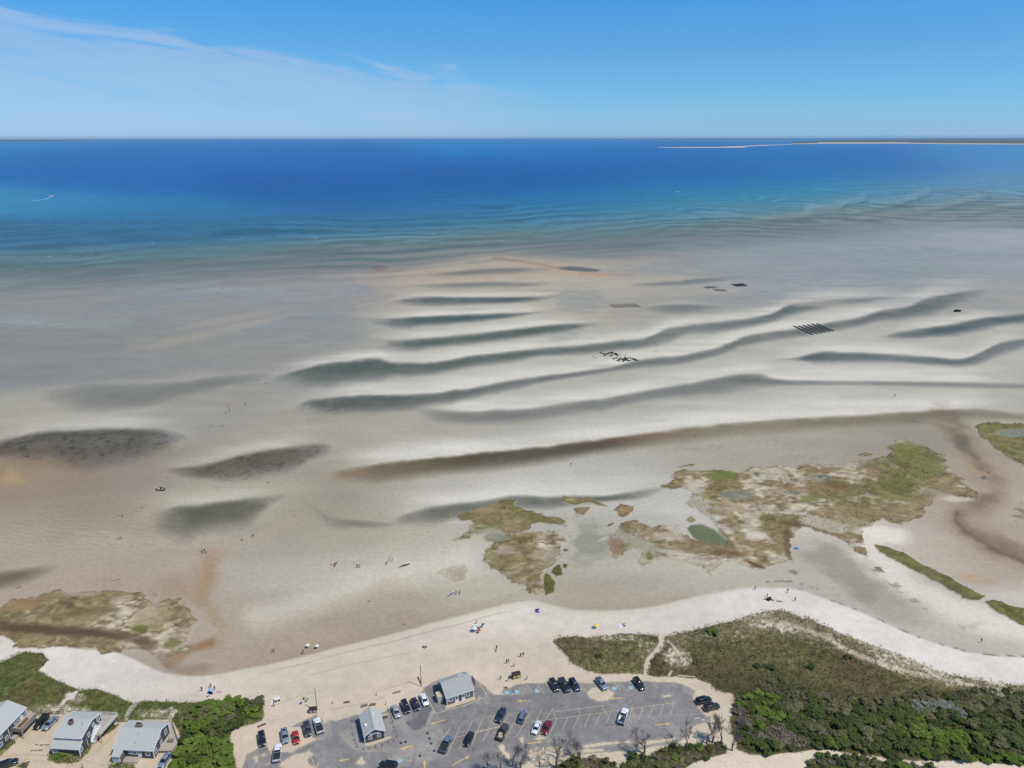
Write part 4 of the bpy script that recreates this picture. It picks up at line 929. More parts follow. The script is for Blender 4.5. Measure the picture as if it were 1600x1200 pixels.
# blue squares with the white wheelchair symbol
def access_symbol(p, rz):
    s = .72
    q = mesh_obj('accessible_bay_symbol', [(-s, -s, 0), (s, -s, 0), (s, s, 0), (-s, s, 0)], [(0, 1, 2, 3)], M_BLUE, lot)
    q.location = (p.x, p.y, MZ + .012); q.rotation_euler.z = rz
    m = MB()
    def strip(a, b, w):
        a = Vector((*a, .004)); b = Vector((*b, .004)); d = (b - a).normalized(); n = Vector((-d.y, d.x, 0)) * w / 2
        m.add([a - n, b - n, b + n, a + n], [(0, 1, 2, 3)])
    m.add([(-.12 + .11 * math.cos(t), .5 + .11 * math.sin(t), .004) for t in [i * math.pi / 4 for i in range(8)]], [tuple(range(8))])
    strip((-.12, .36), (-.08, -.02), .12); strip((-.08, .2), (.2, .2), .09); strip((-.08, -.02), (.26, -.02), .11); strip((.24, -.02), (.38, -.42), .11)
    R = .36
    pts = [(-.02 + R * math.cos(t), -.2 + R * math.sin(t)) for t in [math.pi * (.62 + i * .14) for i in range(9)]]
    for a, b in zip(pts[:-1], pts[1:]): strip(a, b, .09)
    mesh_obj('wheelchair_symbol', m.v, m.f, M_WHITE, q)
for zf, p in ((Z4,(360,368)),(Z4,(470,362)),(Z4,(692,352)),(Z4,(1545,325)),(Z5,(365,300))): access_symbol(zf(*p), math.radians(0))
access_symbol(Z3(512, 975), .1)
M_IRON = mat('cast_iron', (.06, .055, .05), .7, noise=.2)
for x, y in ((780,713),(798,762),(525,806),(568,795),(845,882),(707,930),(815,810)):
    p = Z3(x, y); r = .42
    mesh_obj('manhole_cover', [(p.x + r * math.cos(t), p.y + r * math.sin(t), MZ + .015) for t in [i * math.pi / 6 for i in range(12)]], [tuple(range(12))], M_IRON, lot)
M_PATCH = mat('new_asphalt', alb(140, 140, 145), .9, noise=.1)

# ------------------------------------------------------------------ buildings
M_SHING = mat('charcoal_shingles', alb(78, 78, 84), .9, noise=.22, scale=5, stretch=(1, 1, 5))
M_GREYSH = mat('grey_shingles', alb(112, 110, 108), .9, noise=.2, scale=5, stretch=(1, 1, 5))
M_ROOF = mat('pale_asphalt_shingles', alb(180, 187, 190), .92, noise=.09, scale=2.6, stretch=(.8, 2.2, 2.2))
M_ROOF2 = mat('grey_roofing', alb(166, 171, 174), .92, noise=.08, scale=1.6)
M_TRIM = mat('white_trim', (.80, .80, .79, 1), .6, noise=.03, scale=2)
M_GLASS = mat('window_glass', (.035, .045, .055, 1), .08, spec=.7)
M_BRICK = mat('chimney_brick', (.20, .115, .085, 1), .95, noise=.25, scale=7)
M_DECK = mat('weathered_decking', alb(176, 170, 164), .9, noise=.14, scale=3, stretch=(8, 1, 1))
M_WOOD = mat('grey_wood', alb(140, 132, 124), .9, noise=.2, scale=4)
M_TIMBER = mat('brown_timber', alb(112, 92, 74), .9, noise=.2, scale=4)
M_CONC = mat('concrete', alb(196, 186, 168), .92, noise=.08, scale=2)
M_DOOR = mat('white_door', (.78, .79, .80, 1), .5)
M_DARK = mat('dark_void', (.02, .02, .022, 1), .9)
def box_part(name, m, parent, x0, x1, y0, y1, z0, z1):
    return MB().box(x0, x1, y0, y1, z0, z1).build(name, m, parent)
def slab(name, parent, material, x0, x1, a, b, th=.14):
    """a roof plane from (y, z) a to (y, z) b"""
    ya, za = a; yb, zb = b
    return MB().prism([(ya, za), (yb, zb), (yb, zb + th), (ya, za + th)], x0, x1, 'x').build(name, material, parent)
def boards(parent, x0, x1, a, b, th=.14, gap=.0):
    """white rake boards at both gable ends and a fascia along the eave"""
    ya, za = a; yb, zb = b
    for s, x in ((-1, x0), (1, x1)):
        MB().prism([(ya, za - .16), (yb, zb - .16), (yb, zb + th + .015), (ya, za + th + .015)], min(x, x + s * .05), max(x, x + s * .05), 'x').build('rake_board', M_TRIM, parent)
def fascia(parent, x0, x1, y, z, s):
    box_part('fascia', M_TRIM, parent, x0, x1, min(y, y + s * .05), max(y, y + s * .05), z - .16, z + .16)
def window(parent, side, u, z, w=.9, h=1.1, at=0.0, wall=None):
    """side 'x+','x-','y+','y-': the wall it sits in; u runs along the wall, at is the wall's plane"""
    fw = .11
    f = MB(); g = MB()
    s = 1 if side[1] == '+' else -1
    def bx(m, u0, u1, z0, z1, d0, d1):
        lo, hi = sorted((at + s * d0, at + s * d1))
        if side[0] == 'x': m.box(lo, hi, u0, u1, z0, z1)
        else: m.box(u0, u1, lo, hi, z0, z1)
    bx(f, u - w/2 - fw, u + w/2 + fw, z + h/2, z + h/2 + fw, 0, .07); bx(f, u - w/2 - fw, u + w/2 + fw, z - h/2 - fw, z - h/2, 0, .07)
    bx(f, u - w/2 - fw, u - w/2, z - h/2, z + h/2, 0, .068); bx(f, u + w/2, u + w/2 + fw, z - h/2, z + h/2, 0, .068)
    bx(f, u - w/2, u + w/2, z - .03, z + .03, .025, .06)
    fo = f.build('window', M_TRIM, parent)
    bx(g, u - w/2, u + w/2, z - h/2, z + h/2, 0, .022)
    g.build('pane', M_GLASS, fo)
    return fo
def door(parent, side, u, z0, w=.95, h=2.05, at=0.0, material=None, glass=False):
    s = 1 if side[1] == '+' else -1
    def bx(m, u0, u1, za, zb, d0, d1):
        lo, hi = sorted((at + s * d0, at + s * d1))
        if side[0] == 'x': m.box(lo, hi, u0, u1, za, zb)
        else: m.box(u0, u1, lo, hi, za, zb)
    m = MB(); bx(m, u - w/2, u + w/2, z0, z0 + h, 0, .06); d = m.build('door', material or M_DOOR, parent)
    k = MB(); bx(k, u + w/2 - .16, u + w/2 - .08, z0 + .98, z0 + 1.08, .06, .12); k.build('handle', M_IRON, d)
    if glass:
        g = MB(); bx(g, u - w/2 + .16, u + w/2 - .16, z0 + 1.15, z0 + 1.8, .06, .075); g.build('pane', M_GLASS, d)
    return d
def corner_boards(parent, pts, z0=0.0):
    for x, y, z1 in pts: box_part('corner_board', M_TRIM, parent, x - .09, x + .09, y - .09, y + .09, z0, z1)
def railing(name, parent, pts, z0, h=.95, material=None, mids=2, step=1.6):
    m = MB()
    for a, b in zip(pts[:-1], pts[1:]):
        a = Vector((*a, z0)); b = Vector((*b, z0)); n = max(1, round((b - a).length / step))
        for i in range(n + 1):
            p = a.lerp(b, i / n); m.box(p.x - .05, p.x + .05, p.y - .05, p.y + .05, z0, z0 + h)
        for k in range(mids + 1):
            z = z0 + h * (1 - k / (mids + 1)) - .04
            m.tube((a.x, a.y, z), (b.x, b.y, z), .045, n=4)
    return m.build(name, material or M_WOOD, parent)
def chimney(parent, x, y, z0, z1, w=1.0, d=.7):
    c = box_part('chimney', M_BRICK, parent, x - w/2, x + w/2, y - d/2, y + d/2, z0, z1)
    box_part('chimney_cap', M_DARK, c, x - w/2 + .14, x + w/2 - .14, y - d/2 + .14, y + d/2 - .14, z1, z1 + .05)
    MB().box(x - w/2 - .05, x + w/2 + .05, y - d/2 - .05, y + d/2 + .05, z1 - .16, z1 - .04).build('chimney_band', M_CONC, c)

# --- the shed by the entrance
o = empty('ticket_shed', W(*Z3_([(165,750)])[0], 2.5) * 1, math.radians(20.5)); o.location.z = LOTZ
tag(o, 'small charcoal shingled shed with pale gable roof standing alone among blue posts', 'shed')
w_, d_, ez, rz_ = 5.8, 8.0, 2.5, 4.15; e = .28
MB().prism([(e, 0), (w_ - e, 0), (w_ - e, ez + .2), (w_/2, rz_ - .06), (e, ez + .2)], e, d_ - e, 'y').build('wall', M_SHING, o)
def slab_y(name, parent, material, y0, y1, a, b, th=.13):
    return MB().prism([a, b, (b[0], b[1] + th), (a[0], a[1] + th)], y0, y1, 'y').build(name, material, parent)
slab_y('roof', o, M_ROOF, 0, d_, (0, ez), (w_/2, rz_)); slab_y('roof', o, M_ROOF, 0, d_, (w_/2, rz_), (w_, ez))
MB().box(w_/2 - .12, w_/2 + .12, .02, d_ - .02, rz_ + .1, rz_ + .17).build('ridge_cap', M_ROOF2, o)
for s in (0, 1):
    a, b = ((0, ez), (w_/2, rz_)) if s == 0 else ((w_/2, rz_), (w_, ez))
    MB().prism([(a[0], a[1] - .14), (b[0], b[1] - .14), (b[0], b[1] + .14), (a[0], a[1] + .14)], -.05, 0, 'y').build('rake_board', M_TRIM, o)
corner_boards(o, [(e, e, ez), (w_ - e, e, ez), (e, d_ - e, ez), (w_ - e, d_ - e, ez)])
window(o, 'y-', 1.75, 1.45, .75, .95, e); window(o, 'y-', 4.0, 1.45, .75, .95, e)
MB().box(1.55, 4.2, e - .09, e, 2.35, 2.5).build('sign_board', M_TRIM, o)
for x, y, r in ((1.1, 3.0, .42), (3.6, 5.4, .28)):
    z = ez + (rz_ - ez) * (1 - abs(x - w_/2) / (w_/2)) + .1
    MB().tube((x, y, z), (x, y, z + .35), r, r * .8, 10).build('roof_vent', M_TRIM, o)
MB().tube((4.9, 2.2, 2.9), (4.9, 2.2, 3.6), .05, n=6).build('vent_pipe', M_IRON, o)
ap = [Z3(*q) for q in ((165,812),(428,738),(432,760),(235,832),(195,834))]
mesh_obj('concrete_apron', [(p.x, p.y, LOTZ + .03) for p in ap] + [(p.x, p.y, LOTZ - .02) for p in ap], [(0, 1, 2, 3, 4)] + [(i, (i + 1) % 5, 5 + (i + 1) % 5, 5 + i) for i in range(5)], M_CONC)['kind'] = 'structure'
# --- the bath house
o = empty('bath_house', ZR(480, 690, 2.7), math.radians(24.6)); o.location.z = LOTZ
tag(o, 'grey shingled bath house with white doors and grey gable roof at the beach edge', 'bath house')
w_, d_, e = 8.4, 8.0, .25
ry = 4.3
MB().prism([(e, 0), (d_ - e, 0), (d_ - e, 2.45), (ry, 4.45), (e, 2.62)], e, w_ - e, 'x').build('wall', M_GREYSH, o)
slab('roof', o, M_ROOF2, 0, w_, (0, 2.6), (ry, 4.55)); slab('roof', o, M_ROOF2, 0, w_, (ry, 4.55), (d_, 2.4))
MB().box(.02, w_ - .02, ry - .14, ry + .14, 4.66, 4.73).build('ridge_cap', M_ROOF, o)
boards(o, 0, w_, (0, 2.6), (ry, 4.55)); boards(o, 0, w_, (ry, 4.55), (d_, 2.4)); fascia(o, 0, w_, 0, 2.62, -1)
corner_boards(o, [(e, e, 2.5), (w_ - e, e, 2.5)])
window(o, 'y-', 1.55, 1.5, .95, .9, e); window(o, 'y-', 6.55, 1.45, .9, 1.0, e); window(o, 'y-', .72, 1.6, .4, .5, e)
door(o, 'y-', 3.2, .02, 1.05, 2.1, e, glass=True); door(o, 'y-', 5.15, .02, 1.0, 2.1, e, glass=True); box_part('wall_panel', M_SHING, o, 3.85, 4.55, e - .03, e, .1, 2.2)
window(o, 'x-', 2.2, 1.4, 1.3, .8, e)
MB().box(5.5, 7.3, 5.6, 6.0, 3.75, 3.83).build('skylight', M_TRIM, o)
MB().box(-1.75, -.25, 1.9, 4.0, 0, 2.1).build('utility_box', mat('pale_utility_paint', alb(196, 194, 194), .8, noise=.05), o)
MB().box(-1.85, -.15, 1.8, 4.1, 2.1, 2.2).build('utility_lid', M_CONC, o)
m = MB()
for (x, y) in ((w_ + .1, 4.3), (w_ + .9, 4.3), (w_ + 1.8, 4.3), (w_ + 1.8, 5.2), (w_ + 1.8, 6.1)): m.box(x - .07, x + .07, y - .07, y + .07, 0, 1.9)
for x in np.arange(w_ + .05, w_ + 1.9, .2): m.box(x, x + .13, 4.28, 4.32, .1, 1.8)
for y in np.arange(4.3, 6.1, .2): m.box(w_ + 1.78, w_ + 1.82, y, y + .13, .1, 1.8)
m.build('screen_fence', M_WOOD, o)
ap = [ZR(*q) for q in ((480,802),(1058,642),(1112,702),(484,908))]
mesh_obj('concrete_apron', [(p.x, p.y, LOTZ + .04) for p in ap] + [(p.x, p.y, LOTZ - .02) for p in ap], [(0, 1, 2, 3)] + [(i, (i + 1) % 4, 4 + (i + 1) % 4, 4 + i) for i in range(4)], M_CONC)['kind'] = 'structure'

# --- the three beach houses
h = empty('beach_house', ZB(255, 850, 2.8), math.radians(-3.5)); h.location.z = 0
tag(h, 'charcoal beach house with square brick chimney and wrap deck nearest the green thicket', 'house')
w_, d_, e = 10.8, 8.2, .25
prof = [(e, 0), (d_ - e, 0), (d_ - e, 4.0), (4.7, 5.1), (e, 2.85)]
MB().prism(prof, e, w_ - e, 'x').build('wall', M_SHING, h)
slab('roof', h, M_ROOF, 0, w_, (0, 2.72), (4.7, 5.15)); slab('roof', h, M_ROOF, 0, w_, (4.7, 5.15), (d_, 4.0))
boards(h, 0, w_, (0, 2.72), (4.7, 5.15)); boards(h, 0, w_, (4.7, 5.15), (d_, 4.0)); fascia(h, 0, w_, 0, 2.78, -1)
corner_boards(h, [(e, e, 2.7), (w_ - e, e, 2.7), (w_ - e, d_ - e, 4.0)])
window(h, 'x+', 1.3, 1.45, .85, 1.1, w_ - e); window(h, 'x+', 3.9, 1.55, .85, 1.1, w_ - e); window(h, 'x+', 3.6, 3.75, .7, .85, w_ - e); window(h, 'x+', 6.4, 2.6, .9, 1.2, w_ - e)
window(h, 'y-', 5.6, 1.7, 1.0, .9, e); window(h, 'y-', 9.0, 1.6, 1.0, 1.05, e); window(h, 'y-', 4.4, 1.7, .5, .8, e); door(h, 'y-', 6.85, .45, .95, 2.0, e, glass=True)
chimney(h, 4.6, 5.2, 4.7, 6.2, 1.45, .8)
for x, y in ((5.3, 3.3), (5.4, 1.4)): MB().tube((x, y, 2.72 + y * .517), (x, y, 2.72 + y * .517 + .55), .06).build('vent_pipe', M_IRON, h)
# entry porch
MB().box(.75, 2.75, -1.6, e, 0, 2.15).build('porch', M_TRIM, h)
slab('porch_roof', h, M_ROOF, .6, 2.95, (-1.85, 2.15), (.6, 3.1)); window(h, 'y-', 1.25, 1.45, .5, .7, -1.6); window(h, 'y-', 2.05, 1.45, .5, .7, -1.6); door(h, 'y-', 2.4, .0, .6, .9, -1.6)
box_part('porch_side', M_GREYSH, h, 2.75, 2.80, -1.55, e, 0, 2.1)
def deck(parent, pts, z, th=.18, name='deck', legs=True):
    n = len(pts); m = MB()
    m.add([(x, y, z) for x, y in pts] + [(x, y, z - th) for x, y in pts], [tuple(range(n)), tuple(range(2*n-1, n-1, -1))] + [(i, n + i, n + (i+1) % n, (i+1) % n) for i in range(n)])
    if legs and z > .5:
        for x, y in pts: m.box(x - .07, x + .07, y - .07, y + .07, 0, z - th)
    d = m.build(name, M_DECK, parent)
    xs = [p[0] for p in pts]; ys = [p[1] for p in pts]
    return d
def deck_boards(d, x0, x1, y0, y1, z, step=.30, along='y'):
    """boards laid with open joints on the deck frame"""
    k = 0; t = x0 if along == 'y' else y0; end = x1 if along == 'y' else y1
    b = MB()
    if along == 'y': b.box(0, step - .03, y0, y1, z + .004, z + .03)
    else: b.box(x0, x1, 0, step - .03, z + .004, z + .03)
    first = None
    while t + step <= end + .01:
        if first is None: first = b.build('deck_board', M_DECK, d); q = first
        else: q = first.copy(); C.objects.link(q); q.parent = d
        q.location = (t, 0, 0) if along == 'y' else (0, t, 0)
        t += step
d = deck(h, [(3.2, -1.55), (7.0, -1.55), (7.0, e - .05), (3.2, e - .05)], .42, name='front_deck'); deck_boards(d, 3.22, 7.0, -1.53, .18, .42)
MB().box(3.6, 6.4, -1.9, -1.56, 0, .2).build('step', M_DECK, h)
d = deck(h, [(w_ - .2, 1.9), (w_ + 3.4, 2.2), (w_ + 3.6, 5.2), (w_ - .8, 10.6), (1.5, 10.6), (1.5, d_), (w_ - .2, d_)], .85, name='wrap_deck')
deck_boards(d, w_ - .15, w_ + 3.3, 2.25, 5.1, .85)
railing('deck_rail', d, [(1.5, 10.55), (w_ - .8, 10.55), (w_ + 3.55, 5.2)], .88, .9, M_WOOD)
MB().box(w_ + 1.0, w_ + 2.3, 4.6, 5.4, .88, 1.6).build('deck_cabinet', M_WOOD, d)
MB().box(2.0, 3.6, 9.4, 10.1, .88, 1.7).build('storage_bench', M_CONC, d)
MB().box(w_ - 2.2, w_ - 1.2, 9.2, 9.9, .88, 1.75).build('storage_bench', M_TRIM, d)

h = empty('beach_house', ZA(820, 830, 2.5), math.radians(-3.8)); h.location.z = 0
tag(h, 'charcoal house with stepped pale roof above a window strip and round chimney, middle of three', 'house')
w_, e = 7.7, .22
MB().prism([(e, 0), (9.7, 0), (9.7, 4.75), (6.4, 5.85), (1.75, 4.5), (1.75, 3.55), (e, 2.58)], e, w_ - e, 'x').build('wall', M_SHING, h)
slab('roof', h, M_ROOF, 0, w_, (-.05, 2.42), (1.75, 3.58)); slab('roof', h, M_ROOF, -.05, w_ + .05, (1.45, 4.45), (6.4, 5.88)); slab('roof', h, M_ROOF, -.05, w_ + .05, (6.4, 5.88), (9.95, 4.72))
boards(h, 0, w_, (-.05, 2.42), (1.75, 3.58)); boards(h, -.05, w_ + .05, (1.45, 4.45), (6.4, 5.88)); boards(h, -.05, w_ + .05, (6.4, 5.88), (9.95, 4.72))
fascia(h, 0, w_, -.05, 2.48, -1); fascia(h, -.05, w_ + .05, 1.45, 4.5, -1)
corner_boards(h, [(e, e, 2.4), (w_ - e, e, 2.4), (w_ - e, 9.7, 4.7)])
m = MB().box(.6, 7.2, 1.70, 1.75, 3.75, 4.3).build('clerestory_band', M_TRIM, h)
for x0, x1 in ((.75, 1.9), (2.2, 2.6), (2.95, 5.1), (5.5, 5.85), (6.1, 7.1)): MB().box(x0, x1, 1.67, 1.698, 3.82, 4.23).build('pane', M_GLASS, m)
for x0, x1 in ((.5, 1.5), (3.0, 3.6), (5.0, 6.2)): box_part('sign_board', M_TRIM, h, x0, x1, e - .05, e, 2.15, 2.3)
window(h, 'y-', 1.1, 1.2, .9, .7, e)
for y, z, ww, hh in ((1.0, 1.5, .7, 1.1), (4.4, 2.9, .7, 1.0), (6.6, 4.0, .7, .8), (8.6, 3.9, .9, 1.0)): window(h, 'x+', y, z, ww, hh, w_ - e)
MB().tube((w_ - e + .08, 3.3, 2.6), (w_ - e + .08, 3.3, .1), .07).build('downpipe', M_TRIM, h)
MB().tube((2.9, 5.1, 5.2), (2.9, 5.1, 6.6), .62, .62, 10).build('chimney', M_BRICK, h); MB().tube((2.9, 5.1, 6.6), (2.9, 5.1, 6.66), .45, .45, 10).build('chimney_cap', M_DARK, h)
MB().tube((5.9, 5.0, 5.4), (5.9, 5.0, 6.1), .06).build('vent_pipe', M_IRON, h)
d = deck(h, [(w_ - e, 7.4), (w_ + 1.3, 7.4), (w_ + 1.3, 4.6), (w_ + 2.7, 4.6), (w_ + 3.3, 11.6), (1.8, 11.6), (1.8, 9.75), (w_ - e, 9.75)], 2.55, name='raised_deck')
deck_boards(d, w_ + 1.35, w_ + 2.75, 4.7, 11.5, 2.55); deck_boards(d, 2.0, w_ + 1.2, 9.8, 11.5, 2.55)
railing('deck_rail', d, [(w_ + 2.7, 4.6), (w_ + 3.3, 11.55), (1.85, 11.55)], 2.58, .95, M_TRIM)
m = MB()
for i in range(9):
    t = i / 8
    m.box(w_ - e + .1, w_ + 1.1, 4.4 + t * 2.9, 4.8 + t * 2.9, .2 + t * 2.2, .36 + t * 2.2)
m.build('stairs', M_TRIM, d)
for s in (w_ - .05, w_ + 1.15):
    MB().prism([(4.3, .2), (7.4, 2.6), (7.4, 3.5), (6.4, 3.2), (4.9, 1.9), (4.3, 1.0)], s - .04, s + .04, 'x').build('stair_side', M_TRIM, d)
for y in (8.2, 9.4): MB().box(w_ + .1, w_ + 1.2, y, y + .08, 2.6, 3.5).build('deck_screen', M_TRIM, d)

h = empty('beach_house', ZA(0, 590, 4.6), math.radians(-5.5)); h.location.z = 0
tag(h, 'charcoal beach house at the left edge, raised timber deck on its side', 'house')
L = 9.0
MB().prism([(-9.6, 0), (-.3, 0), (-.3, 4.55), (-5.0, 6.5), (-9.6, 4.6)], -2.0, L - .25, 'y').build('wall', M_SHING, h)
slab_y('roof', h, M_ROOF, -2.3, L, (-5.0, 6.5), (.05, 4.5)); slab_y('roof', h, M_ROOF, -2.3, L, (-10.0, 4.5), (-5.0, 6.5))
MB().box(.05, .10, -2.3, L, 4.36, 4.62).build('fascia', M_TRIM, h)
corner_boards(h, [(-.3, L - .25, 4.4)])
for y, z, ww, hh in ((-.6, 1.5, .8, 1.0), (1.4, 1.7, .8, 1.0), (5.0, 3.6, .9, 1.0), (6.3, 3.6, .8, 1.0), (7.8, 3.7, 1.0, 1.1), (.0, 3.4, .7, .8)): window(h, 'x+', y, z, ww, hh, -.3)
door(h, 'x+', 7.0, 2.6, .9, 1.7, -.3, glass=True)
MB().tube((-.2, 2.3, 4.3), (-.2, 2.3, .1), .08).build('downpipe', M_TRIM, h)
d = deck(h, [(-.3, 3.0), (2.9, 3.0), (2.9, 9.2), (-.3, 9.2)], 2.6, th=.3, name='raised_deck'); deck_boards(d, -.25, 2.9, 3.05, 9.15, 2.6)
m = MB().box(2.86, 2.94, 3.0, 9.2, 2.63, 3.55).box(-.25, 2.86, 2.96, 3.04, 2.63, 3.5); m.build('deck_parapet', M_WOOD, d)
railing('deck_rail', d, [(-.2, 9.15), (2.85, 9.15)], 2.63, .95)
MB().box(.9, 1.25, 4.0, 7.2, 2.64, 3.05).box(1.35, 1.6, 4.2, 7.0, 2.64, 3.1).build('deck_bench', M_TIMBER, d)
MB().box(.0, 1.1, 2.0, 3.6, .05, .9).build('storage_chest', M_DECK, h)

# --- blue posts round the shed, timber posts and fences
M_BPOST = mat('blue_post_paint', (.05, .075, .16, 1), .5)
pp = MB().tube((0, 0, 0), (0, 0, .92), .075, n=8); pp.add([(.085 * math.cos(t), .085 * math.sin(t), .95) for t in [i * math.pi / 4 for i in range(8)]], [tuple(range(8))])
post0 = None
PCOUNT = {}
PLAB = ['left of the shed', 'along the shed front', 'right of the shed']
for i, (x, y, s) in enumerate([(45,668,0),(63,730,0),(80,785,0),(88,818,0),(110,848,0),(168,872,1),(225,868,1),(283,852,1),(347,836,1),(405,808,1),(457,792,1),(483,748,2),(470,700,2),(458,660,2),(446,615,2),(436,575,2),(425,520,2),(405,505,2)]):
    if post0 is None: p = post0 = pp.build('bollard', M_BPOST)
    else: p = post0.copy(); C.objects.link(p)
    p.location = Z3(x, y); p.location.z = LOTZ
    cnt = PCOUNT[s] = PCOUNT.get(s, 0) + 1
    nth = ['first', 'second', 'third', 'fourth', 'fifth', 'sixth', 'seventh'][cnt - 1]
    tag(p, [nth + ' from the beach of the dark blue posts left of the charcoal shed', nth + ' from the left of the dark blue posts before the shed front', nth + ' from the front of the dark blue posts right of the charcoal shed'][s], 'bollard', 'blue posts round the shed')
def utility_pole(zf, base, top, label, r=.12, arm=None, group=None):
    b = zf(*base); hgt = 1.0
    # height from the pictured top
    best = min(np.arange(1, 14, .05), key=lambda q: abs((600 - (b.y * SN - (H - q) * CS) / (b.y * CS + (H - q) * SN) * F) - top))
    o = empty('utility_pole', (b.x, b.y, 0))
    tag(o, label, 'pole', group)
    MB().tube((0, 0, 0), (0, 0, best), r, r * .75, 8).build('pole', M_WOOD, o)
    if arm: MB().box(-arm, arm, -.06, .06, best - .7, best - .58).build('crossarm', M_WOOD, o)
    else: MB().tube((0, 0, best), (0, 0, best + .06), r * .9, r * .5, 8).build('cap', M_IRON, o)
    return o
utility_pole(Z2, (940, 395), 1040 + 200 / 5.714, 'tall thin pole behind the brown bin on the beach')
utility_pole(Z3, (722, 262), 1030 + 60 / 6.154, 'tall thin pole between the white sedan and the bath house')
utility_pole(ZA, (1192, 1090), 1090 + 935 / 10.667, 'grey utility pole in front of the middle house', arm=.0)
utility_pole(ZA, (1365, 1173), 1090 + 1100 / 10.667, 'short dark pole beside the sandy lane')
def stump(zf, x, y, h_, label, m=M_TIMBER, lean=0, grp=None):
    b = zf(x, y); o = MB().tube((0, 0, 0), (lean, .1, h_), .09, .07, 6).build('wooden_post', m); o.location = (b.x, b.y, 0)
    tag(o, label, 'post', grp); return o
stump(Z3, 290, 352, 1.2, 'lone grey post on the sand behind the shed'); stump(Z3, 380, 440, 1.3, 'thin grey post at the back right of the shed'); stump(Z3, 400, 490, 1.5, 'taller post beside the silver sedan nose', M_WOOD)
stump(Z3, 12, 580, 2.6, 'pale leaning post at the back left of the shed', M_CONC, -.3); stump(Z2, 1078, 340, 1.1, 'small post on the sand right of the tall pole')
def beam(name, zf, a, b, label, cat, w=.35, hh=.35, m=M_TIMBER, grp=None):
    p = zf(*a); q = zf(*b); d = q - p
    o = MB().box(0, d.length, -w/2, w/2, 0, hh).build(name, m); o.location = (p.x, p.y, .01); o.rotation_euler.z = math.atan2(d.y, d.x)
    return tag(o, label, cat, grp)
beam('timber_beam', Z2, (405,550), (480,520), 'weathered beam on the sand beside the green thicket', 'beam')
beam('timber_beam', Z2, (1178,332), (1230,325), 'short dark beam on the sand behind the shed', 'beam')
beam('timber_beam', Z3, (448,330), (522,310), 'grey beam on the sand behind the black SUVs', 'beam', m=M_WOOD)
beam('timber_beam', Z3, (690,172), (718,238), 'dark bar lying beside the pole left of the bath house', 'beam', .3, .3)  # low dark bar laid along the dark streak beside the pole
beam('timber_beam', Z4, (326,318), (366,318), 'short dark wheel stop above the first blue bay', 'wheel stop', .4, .3)
beam('driftwood_log', Z5, (850,180), (1035,195), 'long pale driftwood log lying on the dune edge', 'log', .4, .35, M_CONC)
beam('driftwood_log', Z5, (750,190), (790,130), 'slanted pale plank on the dune edge', 'log', .7, .3, M_CONC)
beam('low_bar', Z3, (145,462), (205,447), 'dark bar left behind the shed gable', 'rail', .3, .8, M_WOOD); beam('low_bar', Z3, (225,450), (283,440), 'dark bar right behind the shed gable', 'rail', .3, .8, M_WOOD)  # two low bars laid along the dark strips behind the shed
# brown bins
M_BIN = mat('brown_bin_paint', (.075, .045, .03, 1), .7, noise=.15); M_BINY = mat('bin_yellow_panel', (.62, .5, .16, 1), .6)
def bin_(zf, p, rz, label, panels, w=2.4, d=1.3, h_=1.5):
    b = zf(*p); o = empty('refuse_bin', (b.x, b.y, 0), rz); tag(o, label, 'bin')
    MB().box(-w/2, w/2, -d/2, d/2, .08, h_).build('body', M_BIN, o)
    MB().prism([(-d/2 - .06, h_), (d/2 + .06, h_), (d/2 - .1, h_ + .22), (-d/2 + .1, h_ + .22)], -w/2 - .06, w/2 + .06, 'x').build('lid', mat('bin_lid', (.05, .03, .022, 1), .6), o)
    for x in (-w/4, w/4): MB().box(x - w*.17, x + w*.17, -d/2 - .03, -d/2, .3, h_ - .35).build('panel', panels, o)
    for x in (-w/2 + .2, w/2 - .2): MB().box(x - .08, x + .08, -d/2, d/2, 0, .08).build('skid', M_IRON, o)
bin_(Z4, (460, 200), math.radians(18), 'brown refuse bin with yellow front panels alone on the open sand', M_BINY)
bin_(Z2, (903, 412), math.radians(8), 'brown refuse bin with pale front panels at the foot of the pole', mat('bin_pale_panel', (.6, .55, .48, 1), .6), 1.9, 1.1, 1.3)
# rack of bicycles and a rig at the shed's left
o = empty('bike_rack', Z3(75, 600)); tag(o, 'blue metal bike rack against the left wall of the shed', 'bike rack')
for k in range(5):
    m = MB()
    pts = [(.5 * k - 1, .3 * math.cos(t), .45 + .4 * math.sin(t)) for t in [i * math.pi / 6 for i in range(7)]]
    for a, b in zip(pts[:-1], pts[1:]): m.tube(a, b, .035, n=5)
    m.build('hoop', M_BPOST, o)
MB().tube((-1.1, .3, .1), (1.1, .3, .1), .04).tube((-1.1, -.3, .1), (1.1, -.3, .1), .04).build('base_rail', M_BPOST, o)
o = empty('picnic_bench', Z3(365, 555), .4); tag(o, 'small brown bench with pale top at the right wall of the shed', 'bench')
MB().box(-.9, .9, -.35, .35, .7, .76).build('top', M_CONC, o)
for y in (-.7, .7): MB().box(-.9, .9, y - .13, y + .13, .42, .47).build('seat', M_TIMBER, o)
for x in (-.7, .7): MB().box(x - .05, x + .05, -.7, .7, .36, .42).tube((x, -.55, 0), (x, -.2, .7), .05).tube((x, .55, 0), (x, .2, .7), .05).build('leg', M_TIMBER, o)
